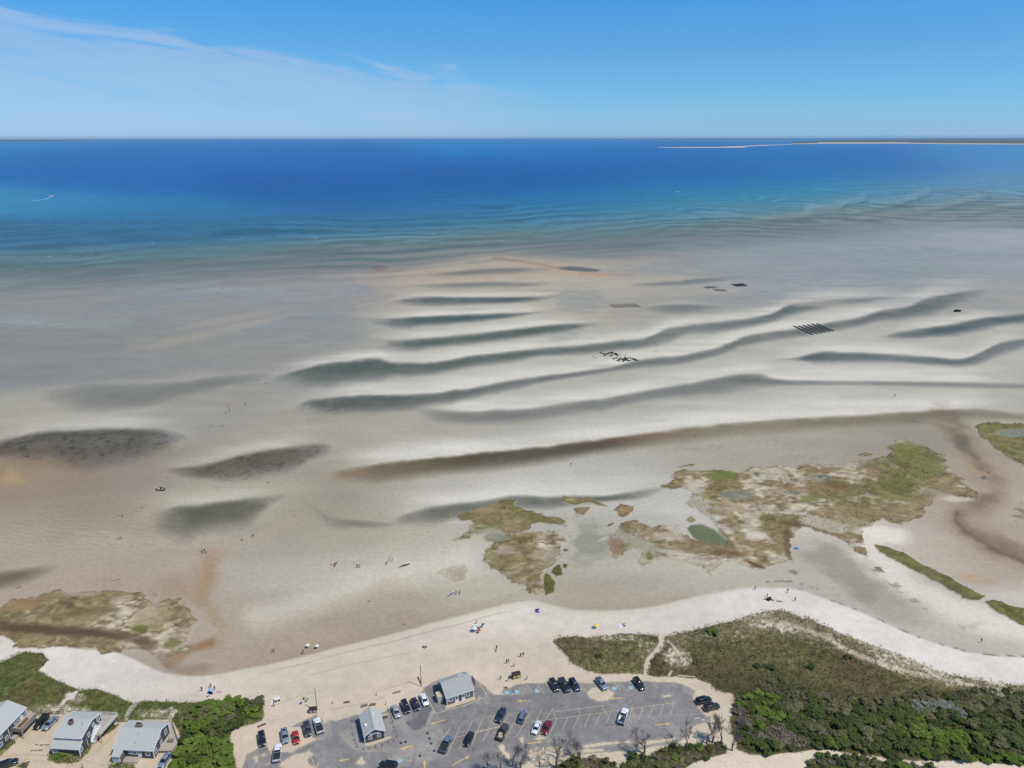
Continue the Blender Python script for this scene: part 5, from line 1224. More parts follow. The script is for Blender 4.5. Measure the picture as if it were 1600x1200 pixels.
# boardwalk planks through the dune gaps by the houses
def boardwalk(pts, zf, w, label):
    P = [zf(*p) for p in pts]
    base = P[0]; o = empty('boardwalk', (base.x, base.y, 0)); tag(o, label, 'boardwalk')
    first = None
    for a, b in zip(P[:-1], P[1:]):
        d = b - a; n = int(d.length / .45); ang = math.atan2(d.y, d.x)
        for i in range(n):
            p = a + d * ((i + .5) / n) - base
            if first is None: q = first = MB().box(-.2, .2, -w/2, w/2, .35, .43).build('plank', M_DECK, o)
            else: q = first.copy(); C.objects.link(q); q.parent = o
            q.location = (p.x, p.y, 0); q.rotation_euler.z = ang
boardwalk([(960,235),(1010,180),(1065,120)], ZA, 1.2, 'short plank walk through the dune gap behind the middle house')
boardwalk([(490,330),(560,220),(640,130),(690,80)], ZB, 1.3, 'plank walk through the dune gap left of the chimney house')
def fence(zf, a, b, label, hh=1.0):
    p = zf(*a); q = zf(*b); d = q - p
    o = empty('rail_fence', (p.x, p.y, 0), math.atan2(d.y, d.x)); tag(o, label, 'fence')
    n = max(2, round(d.length / 2))
    for i in range(n + 1): MB().box(d.length * i / n - .06, d.length * i / n + .06, -.06, .06, 0, hh).build('post', M_WOOD, o)
    for z in (hh * .5, hh * .88): MB().box(0, d.length, -.03, .03, z - .07, z + .07).build('rail', M_WOOD, o)
fence(ZA, (740, 258), (1060, 275), 'low grey rail fence behind the two cars by the left house')
fence(ZB, (240, 395), (500, 405), 'low grey rail fence left of the chimney house')
box_ = empty('stepping_stones', ZA(650, 820)); tag(box_, 'row of dark stepping stones and a grey slab in the sandy yard', 'stepping stones')
for x, y, w, m in ((595,778,.3,M_TIMBER),(672,785,.42,M_TIMBER),(735,778,.26,M_TIMBER),(780,780,.34,M_TIMBER),(520,875,.32,M_TIMBER),(578,875,.34,M_TIMBER),(655,872,.6,M_WOOD)):
    p = ZA(x, y) - box_.location; MB().box(p.x - w, p.x + w, p.y - w * .55, p.y + w * .55, 0, .06).build('stone', m, box_)
# small blue boat under the tarp beside the middle house
o = empty('dinghy', ZB(150, 525), math.radians(60)); tag(o, 'little pale blue dinghy lying beside the deck of the middle house', 'dinghy')
bm_ = MB(); st = [(-1.5, .45, .1), (-.6, .62, .0), (.5, .55, .02), (1.5, .05, .25)]
v = []
for x, hw, zb in st: v += [(x, -hw, .55), (x, -hw * .6, zb), (x, hw * .6, zb), (x, hw, .55)]
f = [(0, 1, 2, 3), (12, 13, 14, 15)]
for i in range(3):
    for k in range(3): f.append((i*4+k, i*4+k+1, i*4+4+k+1, i*4+4+k))
bm_.add(v, f).build('hull', mat('pale_blue_hull', alb(140, 170, 190), .5), o)
MB().box(-.9, -.65, -.5, .5, .4, .44).build('thwart', M_TIMBER, o)

# ------------------------------------------------------------------ vehicles
M_TYRE = mat('tyre_rubber', (.02, .02, .02, 1), .9); M_RIM = mat('wheel_rim', (.45, .45, .47, 1), .35, metal=.8)
M_AUTOGL = mat('car_glass', (.012, .016, .02, 1), .05, spec=.8)
M_LAMP = mat('headlight_lens', (.75, .76, .78, 1), .15, spec=.8); M_TAIL = mat('tail_light_lens', (.35, .02, .015, 1), .2)
M_TRIMB = mat('black_plastic', (.025, .025, .027, 1), .7)
def paint_mat(name, c): return mat(name, c, .32, metal=.0, spec=.5, coat=.9)
P_BLACK = paint_mat('black_car_paint', (.014, .014, .017, 1)); P_WHITE = paint_mat('white_car_paint', (.82, .82, .82, 1))
P_SILV = paint_mat('silver_car_paint', (.36, .37, .38, 1)); P_SBLUE = paint_mat('silver_blue_car_paint', (.20, .26, .32, 1))
P_RED = paint_mat('red_car_paint', (.42, .02, .02, 1)); P_MAR = paint_mat('dark_red_car_paint', (.20, .012, .022, 1)); P_NAVY = paint_mat('navy_car_paint', (.03, .04, .075, 1))
P_GREY = paint_mat('dark_grey_car_paint', (.05, .055, .065, 1)); P_BROWN = paint_mat('maroon_grey_car_paint', (.075, .055, .06, 1)); P_STEEL = paint_mat('steel_blue_car_paint', (.13, .18, .24, 1))
def loft(sections, parent, name, material, smooth=True):
    m = MB(); n = len(sections[0]); v = [p for s in sections for p in s]
    f = [(i*n+k, i*n+(k+1) % n, (i+1)*n+(k+1) % n, (i+1)*n+k) for i in range(len(sections)-1) for k in range(n)]
    f += [tuple(range(n)), tuple(range((len(sections)-1)*n, len(sections)*n))]
    o = m.add(v, f).build(name, material, parent)
    if smooth:
        o.data.polygons.foreach_set('use_smooth', [len(p.vertices) == 4 for p in o.data.polygons])
    return o
def sect(x, hw, zb, zt, crown=.04):
    return [(x, -hw*.90, zb), (x, -hw, zb+.16), (x, -hw, zt-.20), (x, -hw*.90, zt-.02), (x, -hw*.45, zt+crown), (x, hw*.45, zt+crown), (x, hw*.90, zt-.02), (x, hw, zt-.20), (x, hw, zb+.16), (x, hw*.90, zb)]
def make_vehicle(kind):
    """front towards +x, origin on the ground under the middle"""
    root = empty({'sedan': 'parked_sedan', 'coupe': 'parked_coupe', 'suv': 'parked_suv', 'wagon': 'parked_wagon', 'hatch': 'parked_hatchback', 'pickup': 'pickup_truck', 'covered': 'pickup_truck', 'utility': 'pickup_truck'}[kind])
    truck = kind in ('pickup', 'covered', 'utility')
    L, w, belt, top = {'sedan': (4.7, .90, .92, 1.44), 'coupe': (4.5, .90, .88, 1.34), 'suv': (4.75, .94, 1.05, 1.74), 'wagon': (4.6, .89, .95, 1.55), 'hatch': (4.2, .88, .95, 1.50), 'pickup': (5.6, .98, 1.12, 1.82), 'covered': (5.5, .98, 1.12, 1.80), 'utility': (5.7, 1.0, 1.15, 1.88)}[kind]
    h = L / 2
    hood = belt - (.06 if truck or kind == 'suv' else .10)
    if truck: bedx = -.35
    if not truck:
        S_ = [sect(-h, w*.80, .42, belt-.16), sect(-h+.12, w*.93, .28, belt-.04), sect(-h+.7, w, .24, belt), sect(0, w, .22, belt), sect(h*.45, w, .24, belt-.02), sect(h*.78, w*.97, .25, hood-.03), sect(h-.14, w*.88, .30, hood-.16), sect(h, w*.70, .40, hood-.30)]
    else:
        S_ = [sect(bedx, w, .40, belt), sect(h*.42, w, .40, belt), sect(h*.80, w*.98, .42, hood), sect(h-.12, w*.92, .45, hood-.12), sect(h, w*.82, .50, hood-.25)]
    body = loft(S_, root, 'body', P_BLACK)
    MB().box(h-.10, h+.03, -w*.55, w*.55, .42, .62).build('grille', M_TRIMB, body)
    # cabin
    if kind in ('sedan', 'coupe'): xa, xb, xc, xd = -h+.75, -h+1.45, h*.20, h*.52
    elif kind == 'suv': xa, xb, xc, xd = -h+.12, -h+.45, h*.22, h*.46
    elif kind in ('wagon', 'hatch'): xa, xb, xc, xd = -h+.15, -h+.65, h*.18, h*.50
    else: xa, xb, xc, xd = bedx+.03, bedx+.22, h*.22, h*.42
    wb, wt = w*.88, w*.72
    zb = belt - .02
    def panel(name, q, m=M_AUTOGL):
        """thin glass pane from four corners"""
        q = [Vector(p) for p in q]; n = (q[1]-q[0]).cross(q[3]-q[0]).normalized()*.02
        return MB().add([p for p in q] + [p - n for p in q], [(0,1,2,3), (7,6,5,4), (0,4,5,1), (1,5,6,2), (2,6,7,3), (3,7,4,0)]).build(name, m, root)
    loft([[(xa, -wb, zb), (xa, wb, zb), (xa+.02, wb*.99, zb+.03), (xa+.02, -wb*.99, zb+.03)], [(xd, -wb, zb), (xd, wb, zb), (xd-.02, wb*.99, zb+.03), (xd-.02, -wb*.99, zb+.03)]], body, 'sill', M_TRIMB, False)
    panel('windscreen', [(xd, -wb, zb), (xd, wb, zb), (xc, wt, top-.04), (xc, -wt, top-.04)])
    panel('rear_window', [(xa, wb, zb), (xa, -wb, zb), (xb, -wt, top-.04), (xb, wt, top-.04)])
    for s in (-1, 1):
        panel('side_window', [(xa, s*wb, zb), (xd, s*wb, zb), (xc, s*wt, top-.04), (xb, s*wt, top-.04)] if s < 0 else [(xd, s*wb, zb), (xa, s*wb, zb), (xb, s*wt, top-.04), (xc, s*wt, top-.04)])
    rf = loft([[(x, -wt*1.03, top-.06), (x, -wt*.8, top+a), (x, wt*.8, top+a), (x, wt*1.03, top-.06)] for x, a in ((xb-.06, -.03), (xb+.2, .02), (xc-.25, .02), (xc+.06, -.03))], root, 'roof', P_BLACK)
    # pillars
    m = MB()
    for s in (-1, 1):
        for (x0, x1) in ((xd, xc), (xa, xb), ((xa+xd)/2, (xb+xc)/2)):
            m.tube((x0, s*wb*1.0, zb), (x1, s*wt*1.0, top-.05), .05, n=4)
    m.build('pillars', P_BLACK, root)
    if kind in ('suv', 'wagon'):
        for s in (-1, 1): MB().tube((xb+.1, s*wt*.82, top+.06), (xc-.2, s*wt*.82, top+.06), .03, n=5).build('roof_rail', M_TRIMB, root)
    if kind == 'suv': MB().box(xb+.5, xb+1.25, -wt*.5, wt*.5, top+.015, top+.035).build('sunroof', M_AUTOGL, rf)
    if truck:
        floor, rim = .78, belt + .02
        b = MB().box(-h+.05, bedx, -w, w, .42, floor)
        b.box(-h+.05, bedx, -w, -w+.09, floor, rim).box(-h+.05, bedx, w-.09, w, floor, rim).box(-h, -h+.09, -w*.97, w*.97, .45, rim-.01)
        bed = b.build('bed', P_BLACK, root)
        if kind == 'covered': MB().box(-h+.1, bedx-.03, -w+.05, w-.05, rim-.06, rim+.035).build('bed_cover', M_TRIMB, root)
        elif kind == 'pickup': MB().box(-h+.1, bedx-.02, -w+.1, w-.1, floor+.003, floor+.03).build('bed_liner', M_TRIMB, bed)
        else:
            MB().box(-h+.10, -h+.5, -w*.8, w*.8, floor, rim+.35).box(-h+.5, bedx-.1, -w+.1, -w+.4, floor, rim+.12).build('tool_chest', M_NAVYBOX, bed)
            MB().tube((-h-.15, -.3, .7), (-h+.3, -.3, 1.4), .08).tube((-h-.15, .4, .7), (-h+.3, .4, 1.4), .08).build('tow_frame', M_TRIMB, root)
            MB().box(-h+1.0, bedx-.3, -.3, .3, floor+.01, floor+.4).build('cargo', M_DARK, bed)
        MB().box(-h-.10, -h, -w*.9, w*.9, .45, .62).build('rear_bumper', M_TRIMB, root)
    # lamps, mirrors, wheels
    zl = hood - .25 if not truck else hood - .28
    for s in (-1, 1):
        MB().box(h-.20, h-.02, s*w*.72-.16, s*w*.72+.16, zl-.07, zl+.08).build('headlight', M_LAMP, root)
        MB().box(-h-.015, -h+.14, s*w*.74-.14, s*w*.74+.14, belt-.32, belt-.14).build('tail_light', M_TAIL, root)
        MB().box(xd-.22, xd-.06, min(s*wb, s*(wb+.22)), max(s*wb, s*(wb+.22)), zb+.0, zb+.15).build('mirror', P_BLACK, root)
    r = .38 if truck else (.36 if kind == 'suv' else .33)
    for x in (-h*.60, h*.62):
        for s in (-1, 1):
            t = MB().tube((x, s*(w-.20), r), (x, s*(w+.025), r), r, n=14).build('wheel', M_TYRE, root)
            MB().tube((x, s*(w+.025), r), (x, s*(w+.04), r), r*.62, n=10).build('rim', M_RIM, t)
    root['len'] = L
    return root
M_NAVYBOX = mat('navy_toolbox', (.03, .045, .12, 1), .5)
PROTO = {}
def car(kind, zf, rear, front, paintm, label, cat='car', group='cars parked in the beach car park', extra=None):
    """placed between the pictured rear and front ends"""
    a = zf(*rear, .7); b = zf(*front, .5)
    mid = (a + b) / 2; d = b - a
    if kind not in PROTO: PROTO[kind] = o = make_vehicle(kind)
    else: o = copy_tree(PROTO[kind])
    o.location = (mid.x, mid.y, LOTZ); o.rotation_euler.z = math.atan2(d.y, d.x)
    def walk(q):
        for ch in q.children:
            if ch.name.split('.')[0] in ('body', 'roof', 'pillars', 'mirror', 'bed'):
                ch.material_slots[0].link = 'OBJECT'; ch.material_slots[0].material = paintm
            walk(ch)
    walk(o)
    tag(o, label, cat, group)
    return o
car('suv', Z2, (438,598), (452,712), P_BLACK, 'black SUV alone on the sand, first from the green thicket')
car('covered', Z2, (575,845), (592,712), P_WHITE, 'white pickup standing in front of the row on the drifted asphalt', 'pickup')
car('suv', Z2, (640,568), (660,692), P_SBLUE, 'silver blue SUV left of the small red car')
car('hatch', Z2, (738,588), (758,695), P_RED, 'bright red hatchback on the sandy left end of the car park')
car('suv', Z2, (838,508), (862,630), P_GREY, 'dark grey SUV between the bright red hatchback and a white pickup')
car('covered', Z2, (972,608), (928,462), P_WHITE, 'white pickup with black bed cover at the right end of the sandy row', 'pickup')
car('suv', Z3, (486,1030), (318,1010), P_BLACK, 'black car driving in at the very bottom, left of the painted box')
car('sedan', Z3, (452,445), (500,558), P_SILV, 'silver sedan right of the shed, first in the row of four')
car('suv', Z3, (548,402), (590,516), P_BLACK, 'black SUV right beside the silver sedan, back wheels on sand')
car('sedan', Z3, (642,378), (684,484), P_BLACK, 'black sedan between the black SUV and the white sedan')
car('sedan', Z3, (722,328), (774,448), P_WHITE, 'white sedan next to the yellow line left of the bath house')
car('covered', Z3, (915,905), (1003,732), P_STEEL, 'steel blue pickup with dark bed cover, first of the middle bays', 'pickup')
car('sedan', Z3, (1203,702), (1150,832), P_BLACK, 'black sedan alone between two slanted lines in the middle bays')
car('suv', Z3, (1517,472), (1455,618), P_NAVY, 'dark blue SUV nose to tail with the open maroon pickup')
pk = car('pickup', Z3, (1462,785), (1543,618), P_BROWN, 'maroon grey pickup with tan load in its open bed', 'pickup')
car('wagon', Z4, (500,710), (555,562), P_STEEL, 'grey blue wagon parked alone right of the dark blue SUV')
car('coupe', Z4, (715,680), (652,830), P_WHITE, 'white coupe with black roof glass beside the dark red sedan')
car('sedan', Z4, (828,680), (768,830), P_MAR, 'dark red sedan beside the white coupe')
car('suv', Z4, (848,230), (912,350), P_BLACK, 'black SUV, left of three dark ones near the blue bays')
car('covered', Z4, (952,216), (1032,362), P_BLACK, 'black pickup between two dark SUVs in the upper row', 'pickup')
car('suv', Z4, (1068,228), (1142,346), P_NAVY, 'navy SUV, right of three dark ones in the upper row')
car('suv', Z4, (1358,216), (1446,334), P_SBLUE, 'silver SUV alone above the round sand drift')
car('suv', Z5, (403,202), (492,322), paint_mat('black_red_car_paint', (.022, .012, .014, 1)), 'very dark red SUV beside the blue bay near the dune path')
car('suv', Z5, (1035,452), (1208,412), P_BLACK, 'black SUV at the far right end, upper of two')
car('suv', Z5, (1118,520), (1292,482), P_BLACK, 'black SUV at the far right end, lower of two')
car('utility', Z5, (255,685), (312,512), P_WHITE, 'white work pickup with blue tool chest parked across the empty bays', 'pickup')
car('suv', ZA, (775,282), (570,522), P_BLACK, 'black SUV parked beside the deck of the left house', group='cars parked by the houses')
car('sedan', ZA, (905,325), (738,512), P_SBLUE, 'silver blue sedan parked left of the middle house', group='cars parked by the houses')
car('suv', ZA, (-20,1150), (232,1062), P_BLACK, 'black SUV in the sandy lane at the bottom left corner', group='cars parked by the houses')
car('sedan', ZB, (1215,915), (1060,1150), P_SBLUE, 'silver blue sedan beside the thicket right of the chimney house', group='cars parked by the houses')
M_TAN = mat('tan_load', (.45, .36, .27, 1), .9)
bed = [c for c in pk.children if c.name.startswith('bed')][0]
MB().box(-2.5, -1.6, -.6, .5, .82, 1.15).box(-1.5, -.7, -.3, .7, .82, 1.05).build('load', M_TAN, bed)

# ------------------------------------------------------------------ plants
def leaf_mat(name, c1, c2, inst=.25):
    m = bpy.data.materials.new(name); m.use_nodes = True
    nt = m.node_tree; p = nt.nodes['Principled BSDF']; p.inputs['Roughness'].default_value = .9; p.inputs['Specular IOR Level'].default_value = .08
    geo = nt.nodes.new('ShaderNodeNewGeometry'); oi = nt.nodes.new('ShaderNodeObjectInfo')
    n = nt.nodes.new('ShaderNodeTexNoise'); n.inputs['Scale'].default_value = 1.1; n.inputs['Detail'].default_value = 6; n.inputs['Roughness'].default_value = .7
    nt.links.new(geo.outputs['Position'], n.inputs['Vector'])
    ad = nt.nodes.new('ShaderNodeMath'); ad.operation = 'MULTIPLY_ADD'; nt.links.new(oi.outputs['Random'], ad.inputs[0]); ad.inputs[1].default_value = inst
    nt.links.new(n.outputs[0], ad.inputs[2])
    mr = nt.nodes.new('ShaderNodeMapRange'); mr.inputs[1].default_value = .38; mr.inputs[2].default_value = .62 + inst; nt.links.new(ad.outputs[0], mr.inputs[0])
    mx = nt.nodes.new('ShaderNodeMixRGB'); mx.inputs[1].default_value = (*c1, 1); mx.inputs[2].default_value = (*c2, 1)
    nt.links.new(mr.outputs[0], mx.inputs[0]); nt.links.new(mx.outputs[0], p.inputs['Base Color'])
    return m
ML = {
 'dark': leaf_mat('dark_scrub_leaves', (.034, .052, .014), (.112, .132, .036)),
 'green': leaf_mat('bright_green_leaves', (.070, .115, .016), (.185, .235, .048)),
 'olive': leaf_mat('olive_scrub_leaves', (.085, .088, .034), (.195, .178, .080)),
 'brown': leaf_mat('brown_heath_twigs', (.115, .092, .068), (.23, .185, .14)),
 'grey': leaf_mat('grey_green_leaves', (.110, .120, .088), (.25, .255, .205)),
}
M_BARK = mat('grey_bark', (.13, .105, .085, 1), .95, noise=.25, scale=3)
M_TWIG = mat('bare_twigs', (.19, .16, .14, 1), .95)
def crown_mesh(name, r, hgt, n, seed, size=.34, flat=1.15):
    rg = np.random.RandomState(seed)
    # several lobes give an uneven outline with gaps
    k = rg.randint(6, 10)
    lc = np.stack([rg.uniform(-.75, .75, k) * r, rg.uniform(-.75, .75, k) * r, rg.uniform(.42, .80, k) * hgt], -1)
    lr = rg.uniform(.30, .60, k) * r
    li = rg.randint(0, k, n)
    d = rg.normal(size=(n, 3)); d /= np.linalg.norm(d, axis=1)[:, None]; d[:, 2] = np.abs(d[:, 2]) * 1.0 - .35 * (rg.rand(n) < .5)
    rad = lr[li] * (rg.rand(n) ** .35)
    c = lc[li] + d * rad[:, None] * np.array([1, 1, hgt / r * .55])
    c[:, 2] = np.clip(c[:, 2], .08, hgt * 1.15)
    a = rg.normal(size=(n, 3)); a += d * .2; a /= np.linalg.norm(a, axis=1)[:, None]
    nrm = d * .8 + rg.normal(size=(n, 3)) * .5; nrm[:, 2] += flat; nrm /= np.linalg.norm(nrm, axis=1)[:, None]
    t = np.cross(nrm, a); t /= np.linalg.norm(t, axis=1)[:, None]; b = np.cross(nrm, t)
    s = size * rg.uniform(.6, 1.35, n)[:, None]
    v = np.stack([c - t * s - b * s * .6, c + t * s * .4 - b * s * .8, c + t * s + b * s * .5, c - t * s * .3 + b * s * .9], 1).reshape(-1, 3)
    return v, [(4*i, 4*i+1, 4*i+2, 4*i+3) for i in range(n)]
def stem_part(parent, r, hgt, seed):
    rg = random.Random(seed); m = MB()
    for i in range(4):
        a = rg.uniform(0, 6.28); q = (math.cos(a) * r * .35, math.sin(a) * r * .35, hgt * .45)
        m.tube((0, 0, -.1), q, .07, .04, 4); m.tube(q, (q[0] * 1.9, q[1] * 1.9, hgt * .75), .04, .015, 3)
    return m.build('trunk', M_BARK, parent)
SHRUB = {}
def shrub(kind, p, sc, rz, label, group, zs=1.0):
    v_ = random.randrange(5)
    key = (kind, v_)
    if key not in SHRUB:
        o = empty({'dark': 'scrub_bush', 'green': 'green_bush', 'olive': 'olive_bush', 'brown': 'heath_bush', 'grey': 'grey_bush'}[kind])
        vv, ff = crown_mesh('crown', 1.5, 2.2 if kind != 'brown' else 1.3, {'dark': 520, 'green': 560, 'olive': 480, 'brown': 380, 'grey': 300}[kind], 100 + v_ + 10 * len(kind), .17)
        mesh_obj('crown', vv, ff, ML[kind], o); stem_part(o, 1.5, 2.2, v_)
        SHRUB[key] = o
    else: o = copy_tree(SHRUB[key])
    o.location = p; o.rotation_euler.z = rz; o.scale = (sc, sc, sc * zs)
    return tag(o, label, 'bush', group)
def px_of(x, y, z=0):
    d = y * CS + (H - z) * SN
    return 800 + x / d * F, 600 - (y * SN - (H - z) * CS) / d * F
def in_poly(p, poly):
    x, y = p; r = False; n = len(poly)
    for i in range(n):
        ax, ay = poly[i]; bx, by = poly[(i + 1) % n]
        if (ay > y) != (by > y) and x < (bx - ax) * (y - ay) / (by - ay) + ax: r = not r
    return r
def scatter(poly, spacing, seed, accept=None, tries=9000, cap=400, skip=()):
    """random points on the ground inside a pictured outline, no two closer than the spacing"""
    rg = random.Random(seed)
    ws = [W(*p) for p in poly]; x0, x1 = min(p.x for p in ws), max(p.x for p in ws); y0, y1 = min(p.y for p in ws), max(p.y for p in ws)
    got = []
    for _ in range(tries):
        x, y = rg.uniform(x0, x1), rg.uniform(y0, y1)
        q = px_of(x, y)
        if q[0] < -60 or q[0] > 1680 or not in_poly(q, poly): continue
        if accept and not accept(*q, rg): continue
        if any((x - a) ** 2 + (y - b) ** 2 < spacing ** 2 for a, b, *_ in got): continue
        got.append((x, y, q[0], q[1]))
        if len(got) >= cap: break
    return got
GRID_GZ = GZ
def gz(px, py): return ground_at(px, py)
# the thicket inland of the right dune
THICK = [(1150,1092),(1170,1078),(1200,1062),(1240,1072),(1290,1092),(1330,1100),(1380,1098),(1420,1082),(1470,1084),(1520,1078),(1600,1082),(1700,1095),(1700,1215),(1600,1196),(1540,1187),(1470,1186),(1400,1184),(1345,1174),(1285,1166),(1200,1176),(1165,1172),(1152,1140)]
def kind_at(px, py, rg):
    w = rg.random()
    if blob_s(px, py, 1190, 1108, 34, 26) > w: return 'green'
    if blob_s(px, py, 1470, 1165, 60, 22) > w * 1.1 or blob_s(px, py, 1440, 1150, 20, 30) > w: return 'green'
    if blob_s(px, py, 1240, 1155, 60, 12) > w: return 'brown'
    if blob_s(px, py, 1465, 1112, 60, 12) > w * 1.3: return 'grey'
    if blob_s(px, py, 1160, 1120, 16, 40) > w: return 'brown'
    if py < 1110: return rg.choice(['olive', 'olive', 'dark', 'brown'])
    return rg.choice(['dark', 'dark', 'dark', 'olive', 'green' if py > 1130 else 'olive', 'green' if py > 1160 else 'dark'])
def blob_s(px, py, cx, cy, rx, ry): return max(0.0, 1.3 - math.hypot((px - cx) / rx, (py - cy) / ry))
rg_ = random.Random(5)
LABK = {'dark': 'dark green rounded bush in the thicket inland of the right dune', 'green': 'fresh bright green bush in the thicket inland of the right dune', 'olive': 'olive brown bush in the thicket inland of the right dune', 'brown': 'bare brown heath bush at the thicket edge right of the car park', 'grey': 'pale grey green bush in the thicket below the beach rim'}
LABW = {'dark': 'dark green bush ', 'green': 'fresh bright green bush ', 'olive': 'olive brown bush ', 'brown': 'bare brown heath bush ', 'grey': 'pale grey green bush '}
def zone(px, py):
    if px < 1215: return 'in the thicket just right of the car park' + (', upper half' if py < 1112 else ', lower half')
    if py > 1152: return 'along the sandy lane, thicket front ' + ('left of the middle' if px < 1330 else 'in the middle' if px < 1460 else 'at the right')
    if px > 1500: return 'in the thicket at the right edge of the photo' + (', upper half' if py < 1118 else ', lower half')
    if py < 1112: return 'at the ragged top of the thicket below the heath' + (', left part' if px < 1330 else ', right part')
    return 'deep in the ' + ('left' if px < 1310 else 'middle' if px < 1410 else 'right') + ' part of the right thicket'
top_t = lambda px: float(np.interp(px, [1150, 1170, 1200, 1240, 1290, 1330, 1380, 1420, 1470, 1520, 1600], [1092, 1078, 1062, 1072, 1092, 1100, 1098, 1082, 1084, 1078, 1082]))
def dense_below(px, py, rg): return rg.random() < min(1, .12 + (py - top_t(px)) / 42) and vnoise(np.array([px / 16.]), np.array([py / 9.]), 3)[0] > .24
pts = scatter(THICK, 2.2, 11, accept=dense_below, cap=285, tries=22000)
for x, y, px, py in pts:
    k = kind_at(px, py, rg_)
    shrub(k, (x, y, gz(px, py) - .15), rg_.uniform(.8, 1.75) * (.75 if py < 1105 else 1), rg_.uniform(0, 6.28), LABW[k] + zone(px, py), k + ' bushes of the right thicket, ' + zone(px, py), rg_.uniform(.42, .78))
# lone dark bushes further up the dune
for i, (px, py, sc, lab) in enumerate([(1111,1092-100,1.1,'round green bush alone near the top of the right dune'),(1325,1032,.8,'small dark bush on the dune beside the sandy track'),(1265,1046,.9,'dark bush in the middle of the dune, left one'),(1203,1048,.9,'dark bush above the green patch right of the car park'),(1180,1044,.7,'small dark bush near the path end of the dune'),(935,1029,.6,'single dark bush in the left dune patch beside the path'),(1330,1094,.8,'dark bush where the thicket meets the heath'),(1085,1040,.5,'little bush at the sandy triangle beside the path')]):
    if i == 0: px, py = 1111, 992
    p = W(px, py); shrub('dark' if i else 'green', (p.x, p.y, gz(px, py) - .1), sc, i * 1.7, lab, None, .7)
# thicket between the houses and the car park
THL = [(318,1102),(345,1098),(380,1096),(402,1100),(404,1118),(388,1128),(362,1140),(354,1150),(356,1170),(362,1190),(364,1230),(270,1230),(276,1190),(286,1165),(290,1135),(298,1118)]
for x, y, px, py in scatter(THL, 2.0, 21, cap=120):
    w = rg_.random()
    k = 'green' if (py > 1160 or px < 300 or blob_s(px, py, 345, 1105, 30, 14) > w) and w < .85 else rg_.choice(['dark', 'olive', 'green', 'brown' if px > 370 else 'dark'])
    shrub(k, (x, y, gz(px, py) - .1), rg_.uniform(.7, 1.4), rg_.uniform(0, 6.28), {'green': 'fresh green bush between the houses and the car park', 'dark': 'dark green bush between the houses and the car park', 'olive': 'olive bush between the houses and the car park', 'brown': 'brown twiggy bush at the rim of the thicket by the car park'}[k], k + ' bushes between houses and car park', rg_.uniform(.5, .95))
# strip below the car park, and the clump across the lane
for poly, seed, lab, g, sp in ((DUNE_B, 31, 'the strip below the car park', 'strip below the car park', 2.0), (DUNE_C, 37, 'the clump across the sandy lane at the bottom', 'clump across the lane', 2.0)):
    for x, y, px, py in scatter(poly, sp, seed, cap=75):
        if py > 1225: continue
        k = rg_.choice(['dark', 'green', 'olive', 'dark', 'brown'])
        shrub(k, (x, y, gz(px, py) - .1), rg_.uniform(.45, .85), rg_.uniform(0, 6.28), {'dark': 'dark', 'green': 'bright green', 'olive': 'olive', 'brown': 'brown'}[k] + ' low bush in ' + lab, k + ' bushes of the ' + g, rg_.uniform(.6, 1.0))
for px, py, sc, lab in ((98,1178,.85,'green bush before the front wall of the middle house'),(88,1182,.6,'low bush at the left front corner of the middle house'),(108,1180,.6,'low bush at the right front corner of the middle house'),(10,1194,.6,'brown tuft beside the car in the lane corner'),(38,1194,.6,'second brown tuft right of the car in the lane corner'),(185,1194,.5,'small bush beside the white porch')):
    p = W(px, py); shrub('green' if py < 1190 else 'brown', (p.x, p.y, 0), sc, px, lab, None, .6)
